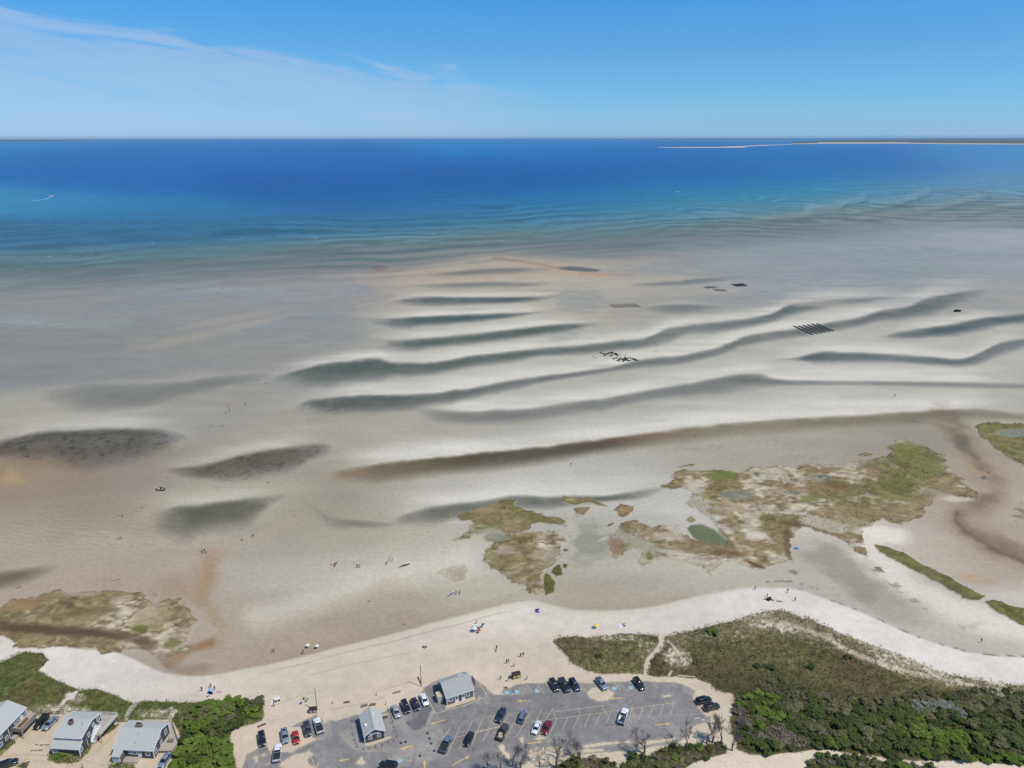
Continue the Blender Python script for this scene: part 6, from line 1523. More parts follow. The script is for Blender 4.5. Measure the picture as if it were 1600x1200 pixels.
# bare trees
def bare_tree_mesh(seed, h_, spread, depth=5, r0=.11):
    rg = random.Random(seed); m = MB()
    def grow(p, d, ln, r, lev):
        q = p + d * ln
        m.tube(p, q, r, r * .7, 5 if lev > 3 else 3)
        if lev == 0: return
        for _ in range(rg.choice([2, 3, 3]) if lev > 1 else 3):
            nd = (d + Vector((rg.uniform(-1, 1), rg.uniform(-1, 1), rg.uniform(-.25, .8))) * spread).normalized()
            grow(p + d * ln * rg.uniform(.55, 1), nd, ln * rg.uniform(.62, .85), max(r * .62, .013), lev - 1)
    grow(Vector((0, 0, -.1)), Vector((rg.uniform(-.15, .15), rg.uniform(-.1, .1), 1)).normalized(), h_ * .3, r0, depth)
    return m
BT = []
ZVf = zo(880, 1100, 5.333)
for i, (zf, bx, by, hh, lab) in enumerate([
  (Z4,900,1190,9.0,'tall bare tree at the lot edge, left one of the tall pair'),(Z4,1160,1125,8.0,'tall bare tree at the lot edge, right one of the tall pair'),(Z4,510,1210,7.0,'bare tree at the bottom edge below the open pickup'),(Z4,420,1190,6.0,'bare tree at the bottom edge beside the long sand drift'),(Z4,150,1215,5.5,'spreading bare tree at the bottom below the black sedan'),(Z4,290,1215,5.5,'spreading bare tree at the bottom just left of the sand drift'),(Z4,720,1190,5.0,'low bare tree above the green strip below the lot'),
  (ZVf,670,415,8.0,'thin tall bare tree in the middle of the strip below the lot'),(ZVf,600,400,3.2,'small dense bare tree on the verge below the lot'),(ZVf,110,455,5.0,'crooked bare tree on the verge left of the white work pickup'),(ZVf,1020,380,7.0,'leaning bare tree at the left of the lot corner group'),(ZVf,1190,330,6.5,'forked bare tree in the middle of the lot corner group'),(ZVf,1235,325,6.0,'upright bare tree behind the fork at the lot corner'),(ZVf,1310,340,7.5,'tallest bare tree at the right corner of the lot'),(ZVf,1400,390,6.5,'bare tree at the mouth of the sandy path right of the lot'),(ZVf,1440,250,5.0,'bare tree on the sand right of the two black SUVs'),(ZVf,890,290,2.2,'small bare bush on the asphalt edge below the arrow'),(ZVf,1460,180,4.0,'grey bare bush at the thicket edge right of the lot')]):
    if len(BT) < 5:
        o = empty('bare_tree')
        bare_tree_mesh(50 + i, 6.0, .62 if i != 2 else .8, 6).build('branches', M_TWIG, o)
        MB().tube((0, 0, -.2), (.05, .02, 1.6), .16, .11, 6).build('trunk', M_BARK, o)
        BT.append(o)
    else: o = copy_tree(BT[i % 5])
    p = zf(bx, by); o.location = (p.x, p.y, 0); o.rotation_euler.z = i * 2.1
    k = hh / 4.6; o.scale = (k, k, k)
    tag(o, lab, 'tree', 'bare trees at the car park edge')
# beach grass: tens of thousands of blades
def grass(name, material, sel_fn, n_try, blades, hgt, wid, seed, poly_list):
    rg = np.random.RandomState(seed)
    V = []
    for poly in poly_list:
        ws = [W(max(-100, min(1700, a)), min(1235, b)) for a, b in poly]
        x0, x1 = min(p.x for p in ws), max(p.x for p in ws); y0, y1 = min(p.y for p in ws), max(p.y for p in ws)
        n = int(n_try * (x1 - x0) * (y1 - y0))
        x = rg.uniform(x0, x1, n); y = rg.uniform(y0, y1, n)
        d = y * CS + H * SN; px = 800 + x / d * F; py = 600 - (y * SN - H * CS) / d * F
        jj = np.clip(np.searchsorted(cols, px), 0, len(cols) - 1); ii = np.clip(len(rows) - 1 - np.searchsorted(rows[::-1], py), 0, len(rows) - 1)
        ok = sel_fn(ii, jj, rg) & (px > -60) & (px < 1660) & (py < 1230)
        x, y, ii, jj = x[ok], y[ok], ii[ok], jj[ok]
        z = GRID_GZ[ii, jj]
        for b in range(blades):
            m = len(x); a = rg.uniform(0, 6.28, m); h_ = hgt * rg.uniform(.55, 1.25, m); w = wid * rg.uniform(.6, 1.4, m)
            ox = x + rg.normal(0, .16, m); oy = y + rg.normal(0, .16, m); ln = rg.uniform(.15, .75, m) * h_
            la = rg.uniform(0, 6.28, m)
            p0 = np.stack([ox - np.cos(a) * w, oy - np.sin(a) * w, z - .05], -1); p1 = np.stack([ox + np.cos(a) * w, oy + np.sin(a) * w, z - .05], -1)
            p2 = np.stack([ox + np.cos(la) * ln, oy + np.sin(la) * ln, z + h_], -1)
            V.append(np.stack([p0, p1, p2], 1).reshape(-1, 3))
    V = np.concatenate(V).astype(np.float32); nf = len(V) // 3
    me = bpy.data.meshes.new(name); me.vertices.add(len(V)); me.vertices.foreach_set('co', V.ravel())
    me.loops.add(nf * 3); me.loops.foreach_set('vertex_index', np.arange(nf * 3, dtype=np.int32))
    me.polygons.add(nf); me.polygons.foreach_set('loop_start', np.arange(0, nf * 3, 3, dtype=np.int32)); me.polygons.foreach_set('loop_total', np.full(nf, 3, np.int32))
    me.update(calc_edges=True); me.materials.append(material)
    o = bpy.data.objects.new(name, me); C.objects.link(o)
    o['kind'] = 'stuff'; o['label'] = 'beach grass growing in tufts over the dunes' if 'beach' in name else 'salt marsh grass on the low peat islands'
    return nf
M_GRASS = leaf_mat('beach_grass_blades', (.105, .112, .045), (.235, .225, .115), 0)
M_GRASSG = leaf_mat('green_grass_blades', (.070, .100, .028), (.170, .195, .075), 0)
bare_r = rim_b
def sel_r(ii, jj, rg):
    bare = rim_b[ii, jj]; inn = inner[ii, jj]
    return (DUNES[ii, jj] > -2.0) & (rg.rand(len(ii)) < np.clip(1.05 - bare * 1.0 - inn * .5, 0.05, 1)) & (PATHS[ii, jj] < .3)
def sel_l(ii, jj, rg): return (DUNES[ii, jj] > -1.5) & (PATHS[ii, jj] < .3)
GRASS_N = grass('beach_grass', M_GRASS, sel_r, 2.1, 3, .62, .085, 3, [DUNE_R, DUNE_A])
GRASS_N += grass('beach_grass', M_GRASSG, sel_l, 2.4, 3, .55, .085, 4, [DUNE_L, DUNE_B] + GRASS_YARD)
M_MGRASS = leaf_mat('marsh_grass_blades', (.085, .092, .040), (.200, .185, .105), 0)
GMASK = sst(-.1, .5, pat + .4 * pat2) * sst(0, 3, MARSH_SD) * (PONDS < .2)
def sel_m(ii, jj, rg): return rg.rand(len(ii)) < GMASK[ii, jj]
GRASS_N += grass('marsh_grass', M_MGRASS, sel_m, .42, 2, .38, .16, 6, [m_[1] for m_ in MARSH if m_[0] in 'abegrs'])

# low growth filling the gaps between the bushes
def undergrowth(name, poly, dens, material, label, seed, hmax, accept=None):
    rg = np.random.RandomState(seed)
    ws = [W(max(-60, min(1660, a)), min(1230, b)) for a, b in poly]
    x0, x1 = min(p.x for p in ws), max(p.x for p in ws); y0, y1 = min(p.y for p in ws), max(p.y for p in ws)
    n = int(dens * (x1 - x0) * (y1 - y0)); x = rg.uniform(x0, x1, n); y = rg.uniform(y0, y1, n)
    d = y * CS + H * SN; px = 800 + x / d * F; py = 600 - (y * SN - H * CS) / d * F
    ins = np.zeros(n, bool)
    for i in range(len(poly)):
        ax, ay = poly[i]; bx, by = poly[(i + 1) % len(poly)]
        if ay != by: ins ^= ((ay > py) != (by > py)) & (px < (bx - ax) * (py - ay) / (by - ay) + ax)
    ins &= (px > -60) & (px < 1660) & (py < 1230)
    ii = np.clip(len(rows) - 1 - np.searchsorted(rows[::-1], py), 0, len(rows) - 1); jj = np.clip(np.searchsorted(cols, px), 0, len(cols) - 1)
    thick = .5 + .5 * np.clip(vnoise(x / 4, y / 4, 5) * 2 - .4, 0, 1)
    ins &= rg.rand(n) < thick; ins &= PATHS[ii, jj] < .3; ins &= DUNES[ii, jj] > -1
    x, y, ii, jj = x[ins], y[ins], ii[ins], jj[ins]; m = len(x)
    z = GRID_GZ[ii, jj] + hmax * rg.rand(m) ** 1.5 * (.3 + vnoise(x / 3, y / 3, 9))
    c = np.stack([x, y, z], -1); nr = rg.normal(size=(m, 3)) * .6 + np.array([0, -.2, 1.0]); nr /= np.linalg.norm(nr, axis=1)[:, None]
    t = np.cross(nr, rg.normal(size=(m, 3))); t /= np.linalg.norm(t, axis=1)[:, None]; b = np.cross(nr, t); s_ = rg.uniform(.12, .26, m)[:, None]
    V = np.stack([c - t * s_, c - b * s_ * .8, c + t * s_, c + b * s_ * .7], 1).reshape(-1, 3).astype(np.float32)
    me = bpy.data.meshes.new(name); me.vertices.add(len(V)); me.vertices.foreach_set('co', V.ravel())
    me.loops.add(m * 4); me.loops.foreach_set('vertex_index', np.arange(m * 4, dtype=np.int32))
    me.polygons.add(m); me.polygons.foreach_set('loop_start', np.arange(0, m * 4, 4, dtype=np.int32)); me.polygons.foreach_set('loop_total', np.full(m, 4, np.int32))
    me.update(calc_edges=True); me.materials.append(material)
    o = bpy.data.objects.new(name, me); C.objects.link(o); o['kind'] = 'stuff'; o['label'] = label
undergrowth('scrub_undergrowth', THICK, 6.0, ML['dark'], 'low dark scrub between the bushes of the right thicket', 71, 1.3)
undergrowth('scrub_undergrowth', THICK, 4.5, ML['olive'], 'low olive scrub between the bushes of the right thicket', 72, 1.4)
undergrowth('scrub_undergrowth', THL, 7.0, ML['green'], 'low green growth between the bushes left of the car park', 73, .8)
undergrowth('heath_undergrowth', [(1040,1050),(1080,1010),(1180,1000),(1290,1030),(1400,1070),(1470,1085),(1290,1095),(1240,1078),(1170,1085),(1145,1090),(1110,1070)], 2.2, ML['olive'], 'low olive heath on the middle of the right dune', 74, .5)
undergrowth('scrub_undergrowth', DUNE_B, 5.0, ML['dark'], 'low scrub in the strip below the car park', 75, .6)

# ------------------------------------------------------------------ people
M_SKIN = mat('skin', (.42, .27, .20, 1), .7); M_HAIR = mat('dark_hair', (.04, .028, .02, 1), .8)
def cloth(name, c): return mat('cloth_' + name, c, .9)
CL = dict(black=cloth('black', (.02, .02, .022, 1)), navy=cloth('navy', (.03, .04, .10, 1)), white=cloth('white', (.75, .75, .74, 1)), red=cloth('red', (.45, .04, .04, 1)), blue=cloth('blue', (.06, .15, .42, 1)), grey=cloth('grey', (.18, .18, .19, 1)), orange=cloth('orange', (.6, .22, .06, 1)), pink=cloth('pink', (.6, .25, .3, 1)), tan=cloth('tan', (.38, .30, .22, 1)), yellow=cloth('yellow', (.75, .6, .12, 1)), teal=cloth('teal', (.10, .30, .34, 1)))
def person_mesh(pose):
    """one continuous skinned figure, about 1.72 m tall, facing +y"""
    J = dict(pelvis=(0, 0, .95), chest=(0, .0, 1.28), neck=(0, .0, 1.47), head=(0, .02, 1.56), crown=(0, .01, 1.70))
    for s, n in ((-1, 'l'), (1, 'r')):
        J[n + 'hip'] = (s * .10, 0, .90); J[n + 'knee'] = (s * .11, .02, .50); J[n + 'ankle'] = (s * .11, -.01, .09); J[n + 'toe'] = (s * .12, .17, .03)
        J[n + 'sh'] = (s * .19, 0, 1.40); J[n + 'elb'] = (s * .25, -.03, 1.12); J[n + 'wri'] = (s * .26, .06, .88); J[n + 'hand'] = (s * .26, .09, .79)
    if pose == 'walk':
        J['lknee'] = (-.11, .20, .52); J['lankle'] = (-.11, .26, .10); J['ltoe'] = (-.12, .43, .06); J['rknee'] = (.11, -.06, .50); J['rankle'] = (.11, -.32, .14); J['rtoe'] = (.12, -.18, .03)
        J['lelb'] = (-.25, -.16, 1.14); J['lwri'] = (-.25, -.10, .90); J['lhand'] = (-.25, -.06, .82); J['relb'] = (.25, .08, 1.14); J['rwri'] = (.24, .26, .98); J['rhand'] = (.24, .33, .92)
    if pose == 'bend':
        J['chest'] = (0, .28, 1.10); J['neck'] = (0, .44, 1.16); J['head'] = (0, .52, 1.16); J['crown'] = (0, .66, 1.14)
        for s, n in ((-1, 'l'), (1, 'r')): J[n + 'sh'] = (s * .19, .38, 1.14); J[n + 'elb'] = (s * .22, .44, .86); J[n + 'wri'] = (s * .2, .52, .62); J[n + 'hand'] = (s * .19, .54, .54)
    if pose == 'sit':
        J = {k: (x, y, z - .50) for k, (x, y, z) in J.items()}
        J['chest'] = (0, -.10, .76); J['neck'] = (0, -.14, .95); J['head'] = (0, -.13, 1.04); J['crown'] = (0, -.15, 1.18)
        for s, n in ((-1, 'l'), (1, 'r')):
            J[n + 'hip'] = (s * .11, .03, .42); J[n + 'knee'] = (s * .13, .48, .52); J[n + 'ankle'] = (s * .13, .62, .10); J[n + 'toe'] = (s * .14, .78, .05)
            J[n + 'sh'] = (s * .19, -.12, .88); J[n + 'elb'] = (s * .25, .02, .62); J[n + 'wri'] = (s * .18, .26, .56); J[n + 'hand'] = (s * .16, .34, .56)
    E_ = [('pelvis', 'chest'), ('chest', 'neck'), ('neck', 'head'), ('head', 'crown')]
    R = dict(pelvis=.15, chest=.165, neck=.062, head=.105, crown=.075)
    for n in 'lr':
        E_ += [('pelvis', n + 'hip'), (n + 'hip', n + 'knee'), (n + 'knee', n + 'ankle'), (n + 'ankle', n + 'toe'), ('chest', n + 'sh'), (n + 'sh', n + 'elb'), (n + 'elb', n + 'wri'), (n + 'wri', n + 'hand')]
        R.update({n + 'hip': .105, n + 'knee': .07, n + 'ankle': .05, n + 'toe': .04, n + 'sh': .075, n + 'elb': .05, n + 'wri': .036, n + 'hand': .045})
    names = list(J); me = bpy.data.meshes.new('person_' + pose)
    me.from_pydata([J[n] for n in names], [(names.index(a), names.index(b)) for a, b in E_], [])
    o = bpy.data.objects.new('person_tmp', me); C.objects.link(o)
    sk = o.modifiers.new('skin', 'SKIN'); sk.use_smooth_shade = True
    for i, n in enumerate(names):
        v = me.skin_vertices[0].data[i]; v.radius = (R[n], R[n]); v.use_root = (n == 'pelvis')
    ss = o.modifiers.new('sub', 'SUBSURF'); ss.levels = 1
    dg = bpy.context.evaluated_depsgraph_get(); ev = o.evaluated_get(dg)
    out = bpy.data.meshes.new_from_object(ev); out.name = 'person_' + pose
    bpy.data.objects.remove(o)
    # slots: 0 skin, 1 shirt, 2 trousers, 3 hair
    out.materials.clear()
    for m in (M_SKIN, CL['white'], CL['navy'], M_HAIR): out.materials.append(m)
    P = {n: Vector(c) for n, c in J.items()}
    def near(p, a, b):
        a, b = P[a], P[b]; d = b - a; t = max(0, min(1, (p - a).dot(d) / d.length_squared)); return (p - a - d * t).length
    for f in out.polygons:
        c = f.center; best = min(E_, key=lambda e: near(c, *e)); e1 = best[1]
        k = 0
        if e1 in ('chest', 'lsh', 'rsh', 'lelb', 'relb'): k = 1
        if e1 == 'neck' and near(c, 'chest', 'neck') and (c - P['neck']).length > .09: k = 1
        if e1 in ('lhip', 'rhip', 'lknee', 'rknee'): k = 2
        if best[0] == 'pelvis' and (c - P['pelvis']).length < .15: k = 2
        if e1 in ('crown', 'head') and (c - P['head']).dot((P['crown'] - P['head']).normalized()) > .02: k = 3
        f.material_index = k
    return out
PM = {p: person_mesh(p) for p in ('stand', 'walk', 'bend', 'sit')}
def person(px, py, pose, shirt, legs, label, rz=0.0, sc=1.0):
    p = W(px, py)
    o = bpy.data.objects.new('person', PM[pose]); C.objects.link(o)
    o.location = (p.x, p.y, max(0, gz(px, py)) if PY_OK(px, py) else 0); o.rotation_euler.z = rz; o.scale = (sc,) * 3
    for i, m in ((1, CL[shirt]), (2, CL[legs])):
        o.material_slots[i].link = 'OBJECT'; o.material_slots[i].material = m
    return tag(o, label, 'person')
def PY_OK(px, py): return py < 1060
PEOPLE = [
 (382.5,631.5,'stand','black','black','person in black standing alone on the wet flats left of the dark trough end',0),
 (352.5,646.5,'walk','navy','black','person in navy, lowest of three walking on the left flats',1),(357,635,'stand','red','navy','person in a red top, highest of three on the left flats',2),(358,642,'walk','grey','navy','person in grey, middle of three on the left flats',.5),
 (315,865,'walk','black','black','person in black, left of a trio walking out from the rust seep',2.9),(318.7,863,'walk','black','navy','person in black and navy, middle of the trio above the rust seep',2.9),(321.8,864,'stand','white','black','person in a white top, right of the trio above the rust seep',2.5),
 (378,844.5,'walk','orange','black','person in orange walking right of the trio on the flats',1.2),(394.7,839.5,'stand','black','black','person in black standing at the end of the tan streak',.3),
 (557.5,887,'stand','navy','black','person in navy, left of a pair on the bright bar',.4),(561,887,'stand','pink','grey','person in pink, right of a pair on the bright bar',-.4),
 (603,883,'stand','black','black','person in black, lowest of three by the kayak',.4),(608,877,'walk','red','white','person in red, upper left of three by the kayak',1),(612.5,877,'stand','orange','red','person in orange, upper right of three by the kayak',2),
 (717.2,929,'stand','red','black','person in dark red beside the row of pale beach chairs',.2),(712,929,'stand','tan','tan','person in tan between the pale chairs and the one in red',.5),
 (790.5,1037,'stand','black','black','person in black, left of two standing above the brown bin',.2),(794,1036,'stand','grey','tan','person in grey, right of two standing above the brown bin',-.2),
 (812.5,1027,'stand','black','navy','person in black, left of a close pair right of the open sand',.3),(816.5,1026,'stand','black','black','taller person in black, right of a close pair on the open sand',-.3),
 (775,1015,'walk','black','black','person in black walking alone between bath house and shore',2.6),(774.5,1018.5,'sit','tan','tan','person in tan sitting just below the lone walker',0),
 (661,1012.5,'sit','black','black','person in black sitting alone on the sand left of the path to the bath house',.6),(664,1013,'sit','navy','black','person in navy sitting beside the lone black figure on the sand',-.6),
 (802,1042.5,'walk','tan','navy','small person in tan just above the brown bin with yellow panels',.8),
 (781,1062,'stand','tan','black','person in tan at the sand edge left of the brown bin',.2),(793.5,1064.5,'walk','black','grey','person in black at the sand edge under the brown bin',1.0),(822.5,1062,'walk','white','black','person in white at the sand edge right of the brown bin',2),
 (313.5+1,1079.5,'stand','black','black','person in black left of the blue beach tent',.2),(328.3,1074,'stand','tan','navy','person in tan behind the blue beach tent',.4),(334.5,1078,'stand','navy','black','person in navy right of the blue beach tent',-.4),
 (1178.5,922,'stand','grey','black','person in grey standing at the water line, leftmost of the right beach group',.4),(1229.5,926.5,'stand','black','tan','person in black standing near the wrack line, upper right of the beach group',.1),(1197.5,934,'walk','grey','navy','person in grey walking just above the black beach chairs',.5),(1241,939.8,'stand','navy','grey','small person in navy, rightmost of the right beach group',.3),
 (891.5,728,'walk','black','red','person in black and red alone on the bar above the small marsh islands',2.7),(1397.5,620.5,'walk','black','black','person in black alone on the far right flats',2.9),
 (1531.5,1005,'walk','black','tan','person in black wading alone in the right lagoon',1.4),
 (472.5,1021.5,'walk','black','navy','person in black walking under the two small white umbrellas at the shore',1.3),(427,1019,'bend','grey','black','person in grey bending at the water line left of the white umbrellas',1.3),
 (926.5,558.5,'stand','black','black','oyster worker in black, upper left of the scattered trays',.3),(931.5,561,'bend','black','navy','oyster worker in black bending left of the scattered trays',1),(968.3,556.5,'stand','black','black','oyster worker in black standing among the scattered trays',2),(977,556.5,'bend','navy','black','oyster worker bending in the gap between the tray clusters',.3),
 (1022,550.5,'stand','tan','grey','person in tan, left of two right of the scattered trays',.3),(1025,550.5,'stand','pink','grey','person in pink, right of two right of the scattered trays',-.3),(997.5,518,'walk','black','black','person in black between the thin racks and the thick racks',2),
 (1248,522.5,'bend','black','navy','oyster worker bending at the left end of the thick racks',.5),(1258,523.5,'bend','black','black','oyster worker bending below the thick racks',.8),
 (645.7,434,'stand','black','black','tiny far person in black near the rust streak, upper of two',0),(632.5,450,'stand','navy','black','tiny far person near the rust streak, lower of two',0),(511.7,573.5,'walk','black','black','far person in black on the upper edge of the green trough',1),
 (427,1103.5,'walk','orange','black','person in orange below the white beach cart on the sand',.5),
 (1200,936.7,'sit','black','black','person in black sitting among the black beach chairs at the right beach',.5),
 (737,985,'stand','blue','navy','person in blue left of the white sunshade group',.5),(743.5,975,'walk','pink','tan','person in pink behind the white sunshade group',1.5),(748,984,'sit','navy','black','person in navy sitting between white and red sunshades',0),(752,980.5,'walk','blue','grey','person in blue right behind the white sunshade group',.9),
 (838.5,957,'sit','navy','navy','person in navy sitting at the tip of the beach point',.5),(973.5,977.8,'sit','black','white','person in black beside the white towel near the dune',.3),
]
for t in PEOPLE: person(*t)

# ------------------------------------------------------------------ things on the beach
def sunshade(px, py, m, label, r=1.1, hh=1.9):
    p = W(px, py); o = empty('beach_umbrella', (p.x, p.y, 0), px); tag(o, label, 'beach umbrella')
    v = [(0, 0, hh)] + [(r * math.cos(i * math.pi / 4), r * math.sin(i * math.pi / 4), hh - .38) for i in range(8)]
    v += [(0, 0, hh - .03)] + [(r * math.cos(i * math.pi / 4), r * math.sin(i * math.pi / 4), hh - .41) for i in range(8)]
    f = [(0, 1 + i, 1 + (i + 1) % 8) for i in range(8)] + [(9, 10 + (i + 1) % 8, 10 + i) for i in range(8)] + [(1 + i, 10 + i, 10 + (i + 1) % 8, 1 + (i + 1) % 8) for i in range(8)]
    MB().add(v, f).build('canopy', m, o); MB().tube((0, 0, -.1), (0, 0, hh + .06), .025).build('pole', M_TRIM, o)
def chair(px, py, m, label, rz=0.0, grp=None):
    p = W(px, py); o = empty('beach_chair', (p.x, p.y, 0), rz); tag(o, label, 'beach chair', grp)
    MB().prism([(-.28, .22), (.28, .30), (.28, .34), (-.28, .26)], -.28, .28, 'x').build('seat', m, o)
    MB().prism([(-.28, .24), (-.24, .24), (-.55, .86), (-.59, .86)], -.28, .28, 'x').build('backrest', m, o)
    for s in (-.27, .27): MB().tube((s, .3, 0), (s, -.45, .55), .018, n=4).tube((s, -.4, 0), (s, .25, .42), .018, n=4).build('frame', M_RIM, o)
def towel(px, py, m, label, rz=0.0, w=.8, l=1.7):
    p = W(px, py); v = []; f = []
    for i in range(6):
        for j in range(4): v.append((w * (j / 3 - .5), l * (i / 5 - .5), .03 + .012 * math.sin(i * 1.7 + j * 2.3)))
    for i in range(5):
        for j in range(3): f.append((i*4+j, i*4+j+1, i*4+5+j, i*4+4+j))
    o = mesh_obj('beach_towel', v, f, m); o.location = (p.x, p.y, .0); o.rotation_euler.z = rz; tag(o, label, 'towel')
def cooler(px, py, m, label):
    p = W(px, py); o = empty('cool_box', (p.x, p.y, 0), px); tag(o, label, 'cool box')
    MB().box(-.35, .35, -.22, .22, 0, .36).build('box', m, o); MB().box(-.37, .37, -.24, .24, .36, .45).build('lid', M_TRIM, o)
    MB().tube((-.38, -.1, .3), (-.38, .1, .3), .02).build('handle', M_TRIMB, o)
def tent(px, py, m, label, w=2.0):
    p = W(px, py); o = empty('beach_tent', (p.x, p.y, 0), .2); tag(o, label, 'beach tent')
    prof = [(w/2 * math.cos(t), 1.25 * math.sin(t)) for t in [i * math.pi / 8 for i in range(9)]]
    inn = [(x * .96, z * .95) for x, z in prof][::-1]
    MB().prism(prof + inn, -.7, .7, 'y').build('canopy', m, o); MB().box(-w/2, w/2, -.7, .9, 0, .03).build('floor', CL['navy'], o); MB().box(-w/2*.9, w/2*.9, .66, .69, 0, .9).build('back_panel', CL['white'], o)
def cart(px, py, label, m):
    p = W(px, py); o = empty('beach_cart', (p.x, p.y, 0), .5); tag(o, label, 'beach cart')
    MB().box(-.7, .7, -.4, .4, .45, .95).build('tub', m, o); MB().tube((.7, 0, .6), (1.4, 0, .9), .03).build('handle', M_RIM, o)
    for x in (-.45, .45):
        for y in (-.45, .45): MB().tube((x, y - .06, .28), (x, y + .06, .28), .28, n=10).build('wheel', M_TYRE, o)
sunshade(740.5,987,CL['white'],'white beach umbrella in the busy group left of the point',.85,1.8); sunshade(747.5,989,CL['red'],'red beach umbrella lowest in the busy group left of the point',.6,1.5); sunshade(744,985.5,CL['navy'],'navy beach umbrella behind the white one',.6,1.6)
sunshade(930,981.5,CL['yellow'],'yellow beach umbrella on the sand above the left dune',.9,1.6); towel(925,980,CL['white'],'white towel beside the yellow umbrella',.3,1.2,1.6)
towel(969.5,978,CL['white'],'white towel on the sand above the path mouth',.6,1.1,1.7); chair(974.5,979,CL['black'],'black chair beside the white towel above the path mouth',.4)
tent(328,1082,cloth('pale_blue', (.35, .45, .62, 1)),'blue and white beach tent on the left beach below the tidal bay', 1.6); cooler(324,1087,CL['black'],'black cool box in front of the blue beach tent'); towel(341,1081,CL['pink'],'pink towel right of the blue beach tent',1.2)
for i, (x, y, c) in enumerate(((700.5,930.5,'white'),(703.5,929,'teal'),(706,927.5,'blue'),(708.5,926,'white'),(711,925,'teal'))): chair(x, y, CL[c], ['first', 'second', 'third', 'fourth', 'fifth'][i] + ' chair from the left in the row by the person in dark red', .3 * i, 'row of beach chairs on the flats')
for i, (x, y, c, n) in enumerate(((518,882,'white','white chair left in the blue group on the bright bar'),(521.5,881,'blue','blue chair in the middle of the group on the bright bar'),(524.5,880,'blue','small blue chair right in the group on the bright bar'),(522,885,'red','red chair in front of the group on the bright bar'))): chair(x, y, CL[c], n, i)
sunshade(480,1012,CL['white'],'small white umbrella at the bay shore, left of two',.65,1.5); sunshade(494.5,1013,CL['white'],'small white umbrella at the bay shore, right of two',.65,1.5)
towel(426,1098,CL['white'],'white towel on the sand left of the pole',.2,1.2,1.5); cart(432,1094.5,'white beach cart on the sand left of the tall pole',CL['white'])
chair(469,1099,CL['blue'],'blue chair under the pole, right one',.5); chair(473.5,1092,CL['navy'],'navy chair above the two blue ones near the pole',1.5); chair(477,1095.5,CL['teal'],'teal chair right of the navy chair near the pole',2.2)
cart(1200.5,938,'black beach cart with gear on the right beach',CL['black']); towel(1204,937.5,CL['navy'],'navy towel right of the black cart on the right beach',1.0); towel(1216,940,CL['grey'],'grey towel with gear right of the black cart',1.4); chair(1193.5,937,CL['grey'],'grey chair left of the black cart on the right beach',.4)
chair(836.5,953.5,CL['navy'],'navy chair at the tip of the beach point, left',.4); chair(840,953,CL['blue'],'blue chair at the tip of the beach point, right',-.4); towel(838.5,955.5,CL['blue'],'blue towel in front of the chairs at the beach point',.9)
chair(751.5,980,CL['teal'],'teal chair at the right of the busy umbrella group',.4); chair(754,976,CL['navy'],'navy chair highest at the right of the busy umbrella group',.8)
towel(1243,857.5,CL['blue'],'bright blue towel on the white sand of the lagoon edge',.4,1.6,1.6)
# kayak on the bright bar
p = W(631, 884); o = empty('kayak', (p.x, p.y, 0), math.radians(28)); tag(o, 'long dark kayak lying on the bright bar right of the three people', 'kayak')
st = [(-2.3, .03, .28), (-1.6, .24, .06), (-.4, .36, 0), (.8, .34, 0), (1.7, .22, .06), (2.3, .03, .30)]
v = []
for x, hw, zb in st: v += [(x, -hw, .32), (x, -hw * .6, zb), (x, hw * .6, zb), (x, hw, .32), (x, 0, .38)]
f = [(0, 1, 2, 3, 4), (25, 26, 27, 28, 29)]
for i in range(5):
    for k in range(5): f.append((i*5+k, i*5+(k+1) % 5, i*5+5+(k+1) % 5, i*5+5+k))
MB().add(v, f).build('hull', CL['navy'], o, True); MB().tube((-.2, 0, .37), (.6, 0, .37), .22, .22, 10).build('cockpit', M_DARK, o); MB().tube((-1.0, .5, .1), (1.1, .7, .15), .02).build('paddle', M_TRIM, o)
# stranded work skiff and small craft on the flats
def skiff(px, py, L, label, rz, top, side, cat='boat'):
    p = W(px, py); o = empty('stranded_skiff', (p.x, p.y, -.1), rz); tag(o, label, cat)
    h = L / 2; st = [(-h, L*.20, .10), (-h*.3, L*.22, .0), (h*.5, L*.19, .04), (h, .06, .5)]; top_z = L * .24
    v = []
    for x, hw, zb in st: v += [(x, -hw, top_z), (x, -hw * .75, zb), (x, hw * .75, zb), (x, hw, top_z)]
    f = [(0, 1, 2, 3), (12, 13, 14, 15)]
    for i in range(3):
        for k in range(3): f.append((i*4+k, i*4+k+1, i*4+4+k+1, i*4+4+k))
    MB().add(v, f).build('hull', side, o)
    m = MB()
    for (x0, w0, _), (x1, w1, _) in zip(st[:-1], st[1:]):
        for s in (-1, 1): m.tube((x0, s * w0, top_z), (x1, s * w1, top_z), .07, n=4)
    m.build('gunwale', top, o)
    MB().box(-h*.9, h*.5, -L*.15, L*.15, top_z * .55, top_z * .6).build('deck', top, o)
    MB().box(-h*.5, -h*.1, -L*.12, L*.12, top_z*.6, top_z*1.45).build('console', side, o)
    MB().box(-h*1.12, -h*1.0, -.18, .18, top_z * .2, top_z * 1.35).tube((-h*1.1, 0, top_z*1.3), (-h*1.35, 0, top_z*.5), .06).build('outboard', M_DARK, o)
M_HULLD = mat('dark_hull', (.045, .04, .032, 1), .8)
skiff(249, 765, 4.2, 'dark skiff with white rim stranded alone on the left flats', math.radians(172), M_TRIM, M_HULLD)
skiff(189.5, 840, 2.2, 'tiny brown dinghy with white top stranded near the left edge', math.radians(35), M_TRIM, M_TIMBER)
skiff(1496, 488, 6.5, 'dark work skiff stranded on the far bar at the right', math.radians(5), M_TRIMB, M_HULLD)
